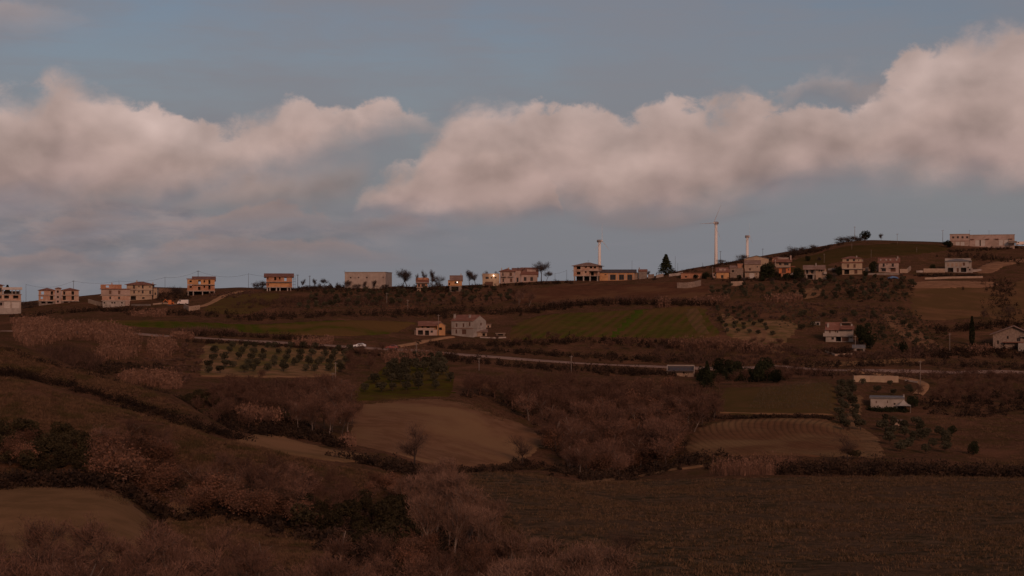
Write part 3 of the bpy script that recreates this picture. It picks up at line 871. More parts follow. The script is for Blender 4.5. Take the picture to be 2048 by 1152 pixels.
    def gable(s, m, xa, xb, ya, yb, eave, ridge, axis='x', over=0.5, wallm=None, name='roof', th=0.18, label=None, off=0.5):
        """two thick slopes; ridge along axis; gable triangles in wallm"""
        x0, x1, y0, y1 = s.X(xa), s.X(xb), ya, yb
        z0, z1 = s.Z(eave), s.Z(ridge)
        mb = MB(); g = MB(); o = over
        if axis == 'x':
            yr = y0 + (y1 - y0) * off
            for (ya_, yb_) in ((y0, yr), (y1, yr)):
                sl = (z1 - z0) / abs(yb_ - ya_); ye = ya_ + (-o if ya_ < yb_ else o); ze = z0 - sl * o
                mb.raw([(x0 - o, ye, ze), (x1 + o, ye, ze), (x1 + o, yb_, z1), (x0 - o, yb_, z1), (x0 - o, ye, ze + th), (x1 + o, ye, ze + th), (x1 + o, yb_, z1 + th), (x0 - o, yb_, z1 + th)],
                       [(0, 3, 2, 1), (4, 5, 6, 7), (0, 1, 5, 4), (1, 2, 6, 5), (2, 3, 7, 6), (3, 0, 4, 7)])
            for xx in ((x0, x0 + 0.28), (x1 - 0.28, x1)):
                g.raw([(xx[0], y0, z0), (xx[0], y1, z0), (xx[0], yr, z1 - 0.01), (xx[1], y0, z0), (xx[1], y1, z0), (xx[1], yr, z1 - 0.01)], [(0, 1, 2), (3, 5, 4), (0, 3, 4, 1), (1, 4, 5, 2), (2, 5, 3, 0)])
        else:
            xr = x0 + (x1 - x0) * off
            for (a, b) in ((x0, xr), (x1, xr)):
                sl = (z1 - z0) / abs(b - a); xe = a + (-o if a < b else o); ze = z0 - sl * o
                mb.raw([(xe, y0 - o, ze), (xe, y1 + o, ze), (b, y1 + o, z1), (b, y0 - o, z1), (xe, y0 - o, ze + th), (xe, y1 + o, ze + th), (b, y1 + o, z1 + th), (b, y0 - o, z1 + th)],
                       [(0, 3, 2, 1), (4, 5, 6, 7), (0, 1, 5, 4), (1, 2, 6, 5), (2, 3, 7, 6), (3, 0, 4, 7)])
            for yy in ((y0, y0 + 0.28), (y1 - 0.28, y1)):
                g.raw([(x0, yy[0], z0), (x1, yy[0], z0), (xr, yy[0], z1 - 0.01), (x0, yy[1], z0), (x1, yy[1], z0), (xr, yy[1], z1 - 0.01)], [(0, 1, 2), (3, 5, 4), (0, 3, 4, 1), (1, 4, 5, 2), (2, 5, 3, 0)])
        r = mb.build(name, m, s.r)
        if label: r['label'] = label
        if wallm:
            for q in (0, 1):
                gg = MB(); gg.v = g.v[q * 6:q * 6 + 6]; gg.f = [tuple(i - q * 6 for i in f) for f in g.f[q * 5:q * 5 + 5]]
                gg.build('gable_wall', wallm, s.r)
        return r

    def balcony(s, xa, xb, z, depth=1.2, rail=True, m=None, solid=None):
        f = MB().box(s.X(xa), s.X(xb), -depth, -0.005, s.Z(z) - 0.18, s.Z(z)).build('balcony', m or concrete, s.r)
        x0, x1, zz = s.X(xa), s.X(xb), s.Z(z)
        mb = MB()
        if solid:
            mb.box(x0, x1, -depth, -depth + 0.12, zz + 0.003, zz + 1.0); mb.build('parapet', solid, f)
        elif rail:
            mb.box(x0, x1, -depth, -depth + 0.05, zz + 0.95, zz + 1.0)
            n = max(3, int((x1 - x0) / 0.45))
            for i in range(n + 1):
                q = x0 + (x1 - x0 - 0.04) * i / n
                mb.box(q, q + 0.04, -depth, -depth + 0.04, zz + 0.003, zz + 0.95)
            mb.build('railing', metal_d, f)
        return f

    def column(s, px, zt, zb, y=0.15, w=0.35, m=None, down=0.0):
        x = s.X(px)
        return MB().box(x - w / 2, x + w / 2, y - w / 2, y + w / 2, s.Z(zb) - down, s.Z(zt)).build('column', m or concrete, s.r)

    def chimney(s, px, zt, zb, y=2.5, w=0.6, m=None):
        x = s.X(px)
        c = MB().box(x - w / 2, x + w / 2, y - w / 2, y + w / 2, s.Z(zb), s.Z(zt)).build('chimney', m or cream, s.r)
        MB().box(x - w * .7, x + w * .7, y - w * .7, y + w * .7, s.Z(zt) + 0.12, s.Z(zt) + 0.2).build('chimney_cap', concrete, c)
        return c


def antenna(h, px, zt, zb, y=3.0):
    x = h.X(px)
    mb = MB().box(x - 0.04, x + 0.04, y - 0.04, y + 0.04, h.Z(zb), h.Z(zt))
    mb.box(x - 0.7, x + 0.7, y - 0.02, y + 0.02, h.Z(zt) - 0.3, h.Z(zt) - 0.25)
    mb.build('antenna', metal_d, h.r)


# --- 1 unfinished concrete block, far left
h = House('unfinished_building', 'unfinished three storey concrete and brick block cut by the left edge', 'building', 20, 628, ymin=500)
h.floor(white, -6, 14, 628 - 11, 640, 9, label='pale plinth wall', down=1)
h.floor(concrete, -12, 41, 602, 617, 9, [(1, 5, 605, 611, 'dark'), (9, 20, 603, 616, 'garage'), (24, 38, 603, 616, 'garage')], y0=0.0)
h.box('terrace_wall', white, -6, 41, -0.9, -0.1, 616.6, 628)
h.floor(pale_brick, -12, 41, 589, 601, 9, [(9, 18, 591, 597, 'dark'), (26, 36, 591, 597, 'dark'), (1, 4, 591, 597, 'dark')], back=[(10, 16, 592, 596, 'open')])
h.slab(concrete, -12, 41, 0, 9, 601.6, 0.3, 0.3)
h.slab(concrete, -12, 41, 0, 9, 588.6, 0.3, 0.35)
for q in (7.5, 24, 31, 39): h.column(q, 580, 588, 0.2)
for q in (7.5, 24, 39): h.column(q, 580, 588, 8.5)
h.box('parapet', pale_brick, 8, 38, 8.2, 8.4, 582, 588)
h.slab(garage_m, 6, 42, -0.4, 9.4, 577, 1.1, 0.3, 'canopy_roof', 'broad pale flat roof over open top floor')
h.floor(tan_wall, -16, 6, 571, 588, 7, [(0, 4, 576, 584, 'win')], y0=1)
h.hip(tiles, -18, 7, 1, 8, 571, 567)

# --- 2 twin hipped brick shell with stair tower
h = House('brick_shell_house', 'brick shell of twin hip roofed houses joined by a narrow stair tower', 'house', 117, 607, ymin=500)
for (a, b) in ((79, 110.6), (122.4, 156)):
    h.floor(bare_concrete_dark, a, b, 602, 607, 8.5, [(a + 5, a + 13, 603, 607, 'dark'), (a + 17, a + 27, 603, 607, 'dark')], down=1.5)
h.floor(pale_brick, 79, 110.6, 591, 602, 8.5, [(83, 87, 593.5, 598, 'open'), (101, 107, 592, 600, 'dark')], back=[(82, 88, 593, 599, 'open')])
h.floor(pale_brick, 79, 110.6, 581, 590.4, 8.5, [(84, 89, 583, 589, 'open'), (102, 106.5, 582.5, 589.5, 'dark')], back=[(82, 91, 582.5, 589, 'open')], left=[(2, 4, 583, 588, 'open')])
h.floor(pale_brick, 122.4, 156, 591, 602, 8.5, [(125, 131, 592, 600, 'dark'), (142, 147, 592, 600, 'dark')])
h.floor(pale_brick, 122.4, 156, 581, 590.4, 8.5, [(126, 130, 582.5, 589.5, 'dark'), (142, 147, 582.5, 589.5, 'dark')], right=[(3, 5, 583, 588, 'dark')])
h.slab(concrete, 79, 110.6, 0, 8.5, 590.7, 0.22, 0.35); h.slab(concrete, 122.4, 156, 0, 8.5, 590.7, 0.22, 0.35)
h.slab(concrete, 79, 110.6, 0, 8.5, 602.2, 0.25, 0.3); h.slab(concrete, 122.4, 156, 0, 8.5, 602.2, 0.25, 0.3)
h.floor(pinkw, 111, 122, 577, 607, 6, [(114, 117.5, 581, 585.5, 'dark'), (114, 117.5, 592, 596, 'dark'), (114, 117.5, 601, 605, 'dark')], y0=-0.6, down=1.5, label='plastered stair tower')
h.hip(tiles, 79, 111, 0, 8.5, 581, 575.5, 0.5); h.hip(tiles, 122, 156, 0, 8.5, 581, 575.5, 0.5); h.hip(tiles, 111, 122, -0.6, 5.4, 577, 574.5, 0.45)

# --- 3 three level pink and brick house with garage walls
h = House('half_finished_house', 'boxy half finished house with brick parapet above pale garage walls', 'house', 232, 614, ymin=500)
h.floor(white, 206, 250, 602, 614, 9, [(208, 211, 604, 607, 'dark'), (223, 226, 604, 607, 'dark'), (228, 231, 604, 607, 'dark'), (242, 245, 604, 607, 'dark')], down=1.5)
h.floor(pinkw, 250.2, 259, 602, 614, 8, down=1.5, y0=-0.3)
h.floor(pale_brick, 205, 259, 591, 600.4, 9, [(219, 222.5, 593, 598.5, 'win'), (236, 240, 593, 598.5, 'win')])
h.slab(concrete, 205, 259, 0, 9, 601.2, 0.35, 0.3)
h.floor(pinkw, 203, 259, 578, 590, 9, [(218.5, 223, 581, 588, 'sh'), (236, 240.5, 581, 588, 'sh')])
h.slab(concrete, 203, 259, 0, 9, 590.6, 0.2, 0.3)
h.slab(tiles, 203, 259, 0, 9, 577.8, 0.35, 0.5, 'roof')
h.floor(brick, 202, 243, 569, 577, 8, [(212.5, 218.5, 571, 575, 'open')], back=[(212, 220, 570, 576, 'open')])
h.chimney(224, 566, 570, 4, 0.5, brick)
# --- 4 cream hipped house
h = House('country_house', 'cream two storey house with broad red hip roof and side annex', 'house', 279, 600, yaw=-6, ymin=500)
h.floor(cream, 255, 303, 590, 600, 10, [(262, 272, 592, 600, 'dark'), (284, 289, 594, 598, 'win')], down=2)
h.floor(cream, 254, 304, 580, 589.6, 10, [(267, 270, 581, 587, 'win'), (276.5, 279, 581.5, 585, 'win'), (283.5, 287, 581, 587, 'win'), (298, 301.5, 581.5, 588, 'win')])
h.floor(cream, 254, 304, 569.5, 579.5, 10, [(266.5, 270, 571, 577.5, 'win'), (276.5, 279, 571.5, 574.5, 'win'), (283.5, 287, 571, 577, 'win'), (297.5, 301, 572.5, 575, 'win')])
h.slab(concrete, 254, 304, 0, 10, 589.8, 0.2, 0.35); h.slab(concrete, 254, 304, 0, 10, 579.8, 0.2, 0.35)
h.hip(tiles, 254, 304, 0, 10, 569.5, 563, 0.9)
h.chimney(272, 561, 566, 4, 0.5); h.chimney(303, 565, 571, 5, 0.45)
h.floor(cream, 304.6, 312, 576, 592, 7, [(307, 310, 585, 590, 'win')], y0=3, down=2)
h.slab(tiles, 304.6, 312, 3, 10, 575.8, 0.3, 0.2, 'annex_roof')

# --- 5 orange brick shell
h = House('brick_shell_house', 'orange brick shell house with see through upper window above the dirt track', 'house', 402, 590, ymin=500)
for q in (377, 387, 405, 419, 428): h.column(q, 582, 590, 0.2, 0.5, concrete, 1.5)
h.box('shade_backing', dark_in, 376, 429, 4, 4.3, 582, 590)  # dark sheet stands in for the shade behind the pillars
h.floor(brick, 375, 429, 570, 581.4, 9, [(379.5, 384, 572, 576, 'dark'), (407, 410, 571.5, 575.5, 'dark'), (416.5, 420.5, 571, 579, 'dark'), (396, 401, 573.5, 580, 'dark')])
h.slab(concrete, 375, 429, 0, 9, 582, 0.3, 0.2)
h.floor(orange, 375, 429, 559, 569, 9, [(379.5, 384, 561, 564.5, 'dark'), (396.5, 401.5, 560.5, 568.5, 'open'), (407, 410, 560.5, 565, 'dark'), (416.5, 420.5, 560, 568, 'dark')], back=[(395, 403, 560, 568, 'open')], right=[(3, 4.4, 561, 566, 'dark')])
h.slab(concrete, 385, 429, -0.8, 9, 569.6, 0.18, 0.1)
h.slab(tiles, 375, 386, 0, 9, 557.6, 0.3, 0.35, 'roof')
h.gable(tiles, 385.5, 430, 0, 9, 558.5, 553, 'x', 0.35, brick, off=0.95, label='single pitch roof slope')
antenna(h, 396, 541, 556)

# --- 6 brick shell on pillars
h = House('brick_shell_house', 'red brick shell house raised on pillars with scaffold marks at its right', 'house', 559, 582, ymin=500)
for q in (535, 540, 553, 560, 575, 581): h.column(q, 575, 582, 0.2, 0.5, concrete, 1.5)
h.box('shade_backing', dark_in, 534, 584, 4, 4.3, 575, 582)  # shade under the raised floor, painted as a dark sheet
h.slab(concrete, 533, 584, 0, 9, 574.6, 0.3, 0.3)
h.floor(brick, 533, 584, 565, 574, 9, [(535.5, 537.5, 567, 571, 'dark'), (538.5, 578, 566, 573.5, 'open')], y0=0)
h.floor(orange, 538.5, 578, 565.2, 573.8, 0.9, y0=0.3, label='pale infill wall of the middle floor')
h.floor(brick, 533, 584, 553, 563.6, 9, [(534.8, 537, 555, 559, 'dark'), (548.5, 552.5, 554.5, 560.5, 'dark'), (558, 561, 554.5, 558.8, 'dark'), (568.5, 573, 554.5, 562, 'open')], back=[(568, 574, 554, 562.5, 'open')])
h.slab(concrete, 533, 584, -0.7, 9, 564.2, 0.2, 0.1)
h.gable(tiles, 531, 585, 0, 9, 553, 547, 'x', 0.7, brick, off=0.8)
mb = MB()
for q in (586.5, 590):
    mb.tube([(h.X(q), 1, 0), (h.X(q), 1, h.Z(552))], 0.05, 4)
for zz in (558, 563, 569, 575):
    mb.tube([(h.X(585), 1, h.Z(zz)), (h.X(591), 1, h.Z(zz))], 0.05, 4)
mb.build('scaffold', metal_d, h.r)

# --- 7 precast concrete barn
h = House('concrete_barn', 'large windowless pale concrete barn with a row of tiny square openings', 'barn', 729, 577, yaw=-12, ymin=600)
h.r.location.y -= 0
pan = []
xs = np.linspace(690, 771, 14)
holes = [(700, 702.6, 553.8, 556.6, 'dark'), (709.2, 710.4, 554.8, 556.2, 'dark'), (716, 718.4, 554, 556.4, 'dark'), (732, 734.8, 553.8, 556.4, 'dark'), (748.5, 749.8, 554.2, 555.4, 'dark'), (764.8, 767.6, 553.4, 556, 'dark')]
h.floor(barn_m, 690, 771, 545, 577, 16, holes, down=2, name='wall')
for i, q in enumerate(xs):
    if any(hh[0] - 1 < q < hh[1] + 1 for hh in holes): q += 2.2
    h.box('pilaster', barn_m, q - 0.22, q + 0.22, -0.09, -0.003, 545.6, 577)
h.slab(tan_wall, 690, 771, 0, 16, 544.4, 0.3, 0.15, 'roof')
antenna(h, 688.5, 541, 547, 1)

# --- 8 small brown house on the ridge
h = House('small_house', 'small dark brown house with tiled porch roof between bare trees', 'house', 846, 582, ymin=600)
h.floor(tan_wall, 834, 854, 575, 582, 6, [(842, 851, 576, 582, 'dark')], down=1.5)
h.floor(brick, 834, 855, 566, 574.4, 6, [(836, 840, 568, 574, 'win'), (843, 850, 568, 574, 'win')])
h.slab(concrete, 832.5, 857, -1, 6, 574.8, 0.2, 0.1)
h.slab(concrete, 832.5, 857, -1, 6, 565.6, 0.3, 0.1)
h.gable(tiles, 833, 857, 0, 6, 565, 557, 'x', 0.35, brick, off=0.8)
h.floor(brick, 835, 856, 555.2, 560, 5, [(845, 847, 556.5, 559, 'open')], y0=2)
# --- 9 orange tower like house
h = House('small_house', 'narrow orange house with steep brown roof and one glinting window', 'house', 911, 583, ymin=600)
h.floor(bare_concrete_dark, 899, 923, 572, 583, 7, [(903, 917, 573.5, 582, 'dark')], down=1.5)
h.floor(orange, 896, 924, 560.6, 571.4, 7, [(909, 916.5, 563, 567.5, 'win'), (897, 900, 566, 570, 'dark')])
h.gable(old_tiles, 901, 924, 0, 7, 560.5, 551, 'x', 0.45, orange, off=0.75)
h.box('lean_to_roof', tiles, 896, 900.5, -0.3, 4, 560, 561)
h.chimney(922, 547.5, 554, 5, 0.4)
lamp_glint_m = bpy.data.materials.new('lamp_and_glint_glow'); lamp_glint_m.use_nodes = True
pb = lamp_glint_m.node_tree.nodes['Principled BSDF']; pb.inputs['Emission Color'].default_value = (1, 0.86, 0.72, 1); pb.inputs['Emission Strength'].default_value = 2.2  # glow shared by the real lamp and the painted window glint
glint = MB().box(h.X(913.6), h.X(915.4), -0.16, -0.02, h.Z(565.6), h.Z(563.4)).build('window_glint', lamp_glint_m, h.r)  # glowing box stands in for the glint on the window pane

# --- 10 cream building with a lit lamp
h = House('farm_building', 'low cream building with small arched windows and a bright lit lamp', 'farm building', 982, 572, ymin=600)
h.floor(cream, 965, 999, 548, 572, 9, [(971, 977.5, 553.5, 558, 'win'), (981.5, 984.5, 553.5, 557, 'win'), (989, 993, 553.5, 557, 'win'), (970, 986, 563.5, 572, 'bgarage')], down=1.5)
h.slab(concrete, 965, 999, 0, 9, 547.6, 0.3, 0.1, 'roof')
lamp = MB().box(h.X(986.4), h.X(988.2), -0.55, -0.2, h.Z(552.2), h.Z(550.2)).build('lamp', lamp_glint_m, h.r)
MB().box(h.X(987), h.X(987.5), -0.5, -0.003, h.Z(550.1), h.Z(549.7)).build('lamp_bracket', metal_d, h.r)
ld = bpy.data.lights.new('lamp_light', 'POINT'); ld.energy = 90; ld.color = (1, 0.72, 0.5); ld.shadow_soft_size = 0.3
lo = bpy.data.objects.new('lamp_light', ld); COL.objects.link(lo); lo.parent = h.r; lo.location = (h.X(987.3), -1.3, h.Z(551.2))

# --- 11 pink farmhouse, long
h = House('farmhouse', 'long pink ridge farmhouse with hip roofed left end and shuttered balcony doors', 'house', 1038, 565, ymin=600)
h.floor(pinkw, 1000, 1029, 543, 565, 10, [(1004.5, 1007, 545, 552, 'win'), (1019, 1024, 545, 552, 'sh'), (1005, 1008, 557, 564, 'win'), (1020, 1024.5, 557, 564, 'sh')], down=1.5)
h.hip(tiles, 1000, 1029, 0, 10, 543, 536.5, 0.7)
h.balcony(1003, 1012, 553.2); h.balcony(1016, 1027, 553.2)
h.floor(pinkw, 1029.3, 1042, 540.5, 565, 8, [(1033, 1037, 555, 564, 'win')], y0=1.2, down=1.5)
h.floor(pinkw, 1042.3, 1075, 549, 565, 9, [(1047.5, 1053, 554, 562, 'win'), (1060.5, 1066, 554, 562, 'win')], y0=0.4, down=1.5)
h.gable(tiles, 1042.3, 1076, 0.4, 9.4, 548.8, 535, 'x', 0.35, pinkw, off=0.9)
h.gable(tiles, 1024, 1043, 1.2, 9.2, 541, 536, 'x', 0.2, pinkw, off=0.8, label='linking roof')
h.box('dormer', pinkw, 1054, 1072, 3.4, 5.0, 538.5, 545)
h.chimney(1017, 535.5, 541, 3, 0.7); h.chimney(1003, 536, 541, 6, 0.4)
h.box('terrace_wall', pinkw, 1000, 1030, -2.2, -1.9, 568, 573)

# --- 12 brick shell with pyramid hip roof
h = House('brick_shell_house', 'three level brick shell house under a pale hip roof left of the turbine', 'house', 1174, 562, yaw=-10, ymin=600)
for q in (1149, 1167, 1180, 1195): h.column(q, 552, 562, 0.3, 0.6, white, 1.5)
h.floor(pale_brick, 1147, 1197, 532, 541, 11, [(1153.5, 1161, 533, 538.5, 'dark'), (1169.5, 1174, 533, 535.5, 'dark'), (1179.5, 1184, 533, 537, 'dark'), (1187.5, 1192, 533, 537, 'dark')], right=[(3, 5, 534, 538, 'dark')])
h.floor(pale_brick, 1147, 1178, 542, 551.4, 11, [(1153.5, 1161, 543.5, 549, 'dark'), (1170, 1173, 542.5, 546, 'dark')])
h.floor(pale_brick, 1178.3, 1197, 542, 551.4, 7.5, [(1180, 1186, 543.5, 551, 'dark')], y0=2.5)
h.slab(concrete, 1145, 1197, 0, 11, 541.5, 0.22, 0.25); h.slab(concrete, 1147, 1197, 0, 11, 551.8, 0.25, 0.15)
h.floor(dark_in, 1150, 1196, 552.4, 562, 6, y0=4, down=1.5, name='shade_backing')  # dark set-back box paints the shade of the open ground level
h.column(1196, 542, 551, 0.4, 0.3)
h.hip(old_tiles, 1147, 1197, 0, 11, 532, 524.5, 0.9)
antenna(h, 1173, 520, 526, 5)

# --- 13 long low orange building
h = House('long_building', 'long low orange building with three tall dark shop windows and dark roof', 'building', 1236, 561, ymin=600)
h.floor(orange, 1199, 1269, 545.5, 561, 9, [(1209, 1213, 548.5, 550.5, 'win'), (1220, 1231.5, 549, 560, 'win'), (1238, 1248, 549, 560, 'win'), (1254.5, 1264.5, 549, 560, 'win')], down=1.5)
h.gable(dark_roof, 1198, 1272, 0, 9, 545.5, 539, 'x', 0.35, orange, off=0.9)
for q in (1218, 1235, 1251, 1267): h.box('pilaster', pinkw, q - 1, q + 1, -0.1, -0.003, 547, 561)
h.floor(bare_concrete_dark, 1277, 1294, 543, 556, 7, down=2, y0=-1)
h.gable(tiles, 1277, 1294, -1, 6, 543, 539, 'x', 0.2, concrete)
h.chimney(1278.5, 535.5, 541, 1, 0.5, concrete)
h.floor(stone, 1269.3, 1276.6, 545, 561, 8, y0=0.3, down=1.5)

# --- low ruined walls and yards, one wall each
def wall(label, pts, zt_h, m, th=0.35, name='garden_wall', cat='wall', ymin=500, down=0.8, grp=None):
    """free standing wall following ground points; zt_h height in photo rows"""
    G = [ground(p[0], p[1], ymin) for p in pts]
    mb = MB()
    for i in range(len(G) - 1):
        a, b = np.array(G[i]), np.array(G[i + 1])
        t = (b - a)[:2]; t = t / np.linalg.norm(t); n = np.array([-t[1], t[0]]) * th
        hh = zt_h * a[1] / F; h2 = zt_h * b[1] / F
        vs = [(a[0], a[1], a[2] - down), (b[0], b[1], b[2] - down), (b[0] + n[0], b[1] + n[1], b[2] - down), (a[0] + n[0], a[1] + n[1], a[2] - down),
              (a[0], a[1], a[2] + hh), (b[0], b[1], b[2] + h2), (b[0] + n[0], b[1] + n[1], b[2] + h2), (a[0] + n[0], a[1] + n[1], a[2] + hh)]
        mb.raw(vs, [(0, 3, 2, 1), (4, 5, 6, 7), (0, 1, 5, 4), (1, 2, 6, 5), (2, 3, 7, 6), (3, 0, 4, 7)])
    return tag(mb.build(name, m), label, cat, grp)


wall('broken pale wall right of the long orange building', [(1296, 557), (1308, 556)], 8, stone)
wall('pale low wall left of the big conifer', [(1313, 556), (1327, 553)], 6, concrete)
wall('long pale wall behind and right of the big conifer', [(1338, 553), (1356, 551), (1366, 549)], 5, concrete)
wall('tan retaining wall on the slope below the ridge road', [(1354, 577), (1375, 577), (1390, 575), (1402, 572)], 12, stone, 0.5)
wall('low retaining wall under the orange house at right', [(1462, 572), (1486, 571)], 9, tan_wall)
wall('earth ramp wall at the end of the dirt track', [(367, 617), (378, 622), (400, 619)], 9, tan_wall, 0.5)
wall('pale boundary wall right of the half finished house', [(262, 612), (300, 612)], 4, bare_concrete_dark)
wall('pale sloping yard wall left of the half finished house', [(176, 606), (190, 610), (203, 613)], 8, cream, 0.4)
wall('low yard wall behind the construction vehicles', [(306, 610), (325, 608), (352, 609)], 3, tan_wall)
wall('stepped pale wall left of the white house with garages', [(1833, 545), (1846, 545)], 4, concrete)
wall('taller pale wall joining the white house with garages', [(1847, 545), (1870, 545), (1890, 545)], 8, tan_wall)
wall('pale wall right of the white house with garages', [(1943, 544), (1963, 543)], 5, concrete)
wall('low long wall under the lawn of the white house', [(1850, 559), (1900, 557), (1966, 556)], 4, tan_wall)
wall('pale wall between the dark porch house and the cream house', [(1656, 541), (1676, 539)], 4, concrete)
wall('pale ramp wall right of the cream house', [(1728, 545), (1744, 540)], 8, tan_wall)
wall('tan terrace wall right of the pinkish house', [(1800, 546), (1815, 546), (1822, 540)], 8, tan_wall, 0.5)
wall('low dark fence wall in front of the pinkish house', [(1733, 550), (1765, 550), (1799, 550)], 4, bare_concrete_dark)
wall('pale rendered retaining wall below the lane at right', [(1708, 764), (1740, 764), (1770, 765), (1797, 765)], 13, cream, 0.5, ymin=380)
wall('thin kerb wall on the outer edge of the lane', [(1810, 762), (1835, 766)], 3, concrete, ymin=380)
wall('low stone wall below the roadside house on the right', [(1650, 705), (1670, 712), (1705, 710)], 4, tan_wall, ymin=400)
wall('pale edge wall of the yard below the white farmhouse', [(960, 676), (985, 677), (1012, 676)], 2.5, concrete, ymin=400)

# --- 14 low long brown building
h = House('low_brick_building', 'long flat roofed brown brick building half sunk in the slope', 'building', 1378, 557, ymin=600)
h.floor(brick, 1362, 1403, 546.5, 557, 7, [(1370, 1374, 552, 555, 'dark')], down=2)
h.slab(tiles, 1362, 1403, 0, 7, 546.2, 0.25, 0.3, 'roof')
# --- 15 orange small house
h = House('small_house', 'small orange house with stepped tile roof above a stone retaining wall', 'house', 1446, 557, ymin=600)
h.floor(orange, 1433, 1458, 544.5, 557, 8, [(1442, 1447, 550, 556.5, 'win')], down=2)
h.gable(tiles, 1433, 1458, 0, 8, 544.5, 535, 'x', 0.4, brick, off=0.8)
h.floor(pinkw, 1438, 1452, 537, 543, 3, [(1445, 1447, 538, 542, 'dark')], y0=2)
h.floor(pinkw, 1425, 1432.6, 546, 556, 5, [(1427, 1430, 548, 552, 'dark')], y0=1, down=2)
h.slab(tiles, 1425, 1432.6, 1, 6, 545.6, 0.3, 0.15, 'annex_roof')
# --- stone barn between
h = House('stone_barn', 'ruined grey stone barn between the orange house and gabled garage house', 'barn', 1474, 557, ymin=600)
h.floor(stone, 1460, 1486, 536, 557, 8, [(1464, 1468, 540, 544, 'dark'), (1474, 1478, 550, 553, 'dark')], down=2, y0=2)
h.gable(old_tiles, 1460, 1475, 2, 10, 536, 531, 'x', 0.2, stone)
h.floor(brick, 1475, 1486, 527, 535.6, 6, y0=4)
h.slab(old_tiles, 1475, 1486, 4, 10, 526.8, 0.3, 0.2, 'shed_roof')
# --- 16a big gabled cream barn behind
h = House('gabled_barn', 'wide cream barn gable rising behind the brown garage house', 'barn', 1513, 540, Y=775)
h.floor(cream, 1489, 1537, 517.5, 540, 20, down=4)
h.gable(slate, 1489, 1537, 0, 20, 517.5, 511.5, 'y', 0.4, cream)
# --- 16b brown house with white garage door
h = House('garage_house', 'brown tan house with plain gable roof and white garage door', 'house', 1504, 557, ymin=600)
h.floor(tan_wall, 1490, 1518, 543.5, 557, 9, [(1499, 1509, 546, 556.5, 'garage'), (1512, 1514, 547, 549, 'dark')], down=2)
h.floor(tan_wall, 1490, 1520, 528, 543, 9, [(1498, 1502, 536, 541, 'sh'), (1513.5, 1515.5, 532, 535, 'win')])
h.slab(dark_roof, 1490, 1518, -0.8, 0, 543.3, 0.2, 0.02)
h.gable(old_tiles, 1490, 1520, 0, 9, 528, 520.5, 'x', 0.4, tan_wall)
# --- 17 deep orange house
h = House('terraced_orange_house', 'three level deep orange red house with recessed balcony and tall chimney', 'house', 1566, 555, ymin=600)
h.floor(brick, 1562, 1578, 547, 557, 8, [(1566, 1573, 548, 555, 'dark')], down=2)
h.floor(deep_orange, 1558, 1581, 534.5, 546.4, 8, [(1563.5, 1572, 537, 546, 'sh'), (1575.5, 1578, 538, 541, 'win')])
h.slab(concrete, 1550, 1580, -1.2, 0, 534.3, 0.25, 0.02)
h.floor(tan_wall, 1549, 1581, 523.5, 534, 7, [(1558, 1563, 526, 530.5, 'win'), (1568, 1577, 526, 530.5, 'win')], y0=1.5)
h.gable(tiles, 1549, 1582, 0.6, 9, 523.5, 517.5, 'x', 0.5, brick)
h.floor(pinkw, 1556, 1577, 515.5, 519, 4, y0=4)
h.slab(white, 1556, 1577, 4, 8, 515.3, 0.3, 0.2, 'roof_terrace')
h.column(1551, 519, 534, 0.5, 0.5, pinkw)
h.chimney(1581.5, 511, 524, 3, 0.6, pinkw)
h.floor(brick, 1545, 1565, 515, 524, 6, y0=9.5)
h.hip(tiles, 1545, 1566, 9.5, 15.5, 515, 511.5, 0.4, label='rear roof')
h.slab(tiles, 1582, 1590, 2, 6, 533, 0.5, 0.1, 'side_roof')
# --- garden pavilion
h = House('garden_pavilion', 'small open garden pavilion with pale pyramid roof among dark trees', 'pavilion', 1589, 556, ymin=600)
for q in (1582, 1596):
    for yy in (0.2, 3.0): h.column(q, 549.5, 556, yy, 0.18, white)
h.hip(white, 1581.5, 1596.5, 0, 3.2, 549.5, 544.5, 0.4)
# --- 18 porch house
h = House('porch_house', 'wide low house with sagging tile roof over a dark porch on white pillars', 'house', 1632, 559, ymin=600)
h.floor(stone, 1608, 1630, 549, 559, 8, [(1615.5, 1625, 550, 558.5, 'dark')], down=2)
h.column(1613, 549.5, 559, -0.3, 0.35, white, 1); h.column(1626.4, 549.5, 559, -0.3, 0.35, white, 1)
h.floor(tan_wall, 1610, 1631, 538.5, 548.6, 7, [(1613, 1617, 540, 547.5, 'win'), (1622, 1627, 540, 547, 'win')], y0=1.6)
h.slab(concrete, 1608, 1631, -0.6, 8, 548.8, 0.2, 0.02)
for q in (1611, 1618, 1630): h.column(q, 538, 548.5, -0.3, 0.22, concrete)
h.gable(old_tiles, 1610, 1647, 0, 8.6, 537.8, 530.5, 'x', 0.9, stone)
h.floor(tan_wall, 1631.3, 1652, 537, 556, 8, [(1637, 1639.6, 539.5, 543.5, 'win'), (1641.5, 1644.5, 539.5, 543.5, 'win')], y0=0.4, down=2)
h.box('parapet', concrete, 1647, 1653, -1, 0.35, 543.5, 548)
h.box('gate_pier', concrete, 1650.5, 1655, -2.2, -1.4, 552, 558.5)
h.chimney(1632, 526.5, 533, 3, 0.5, white)
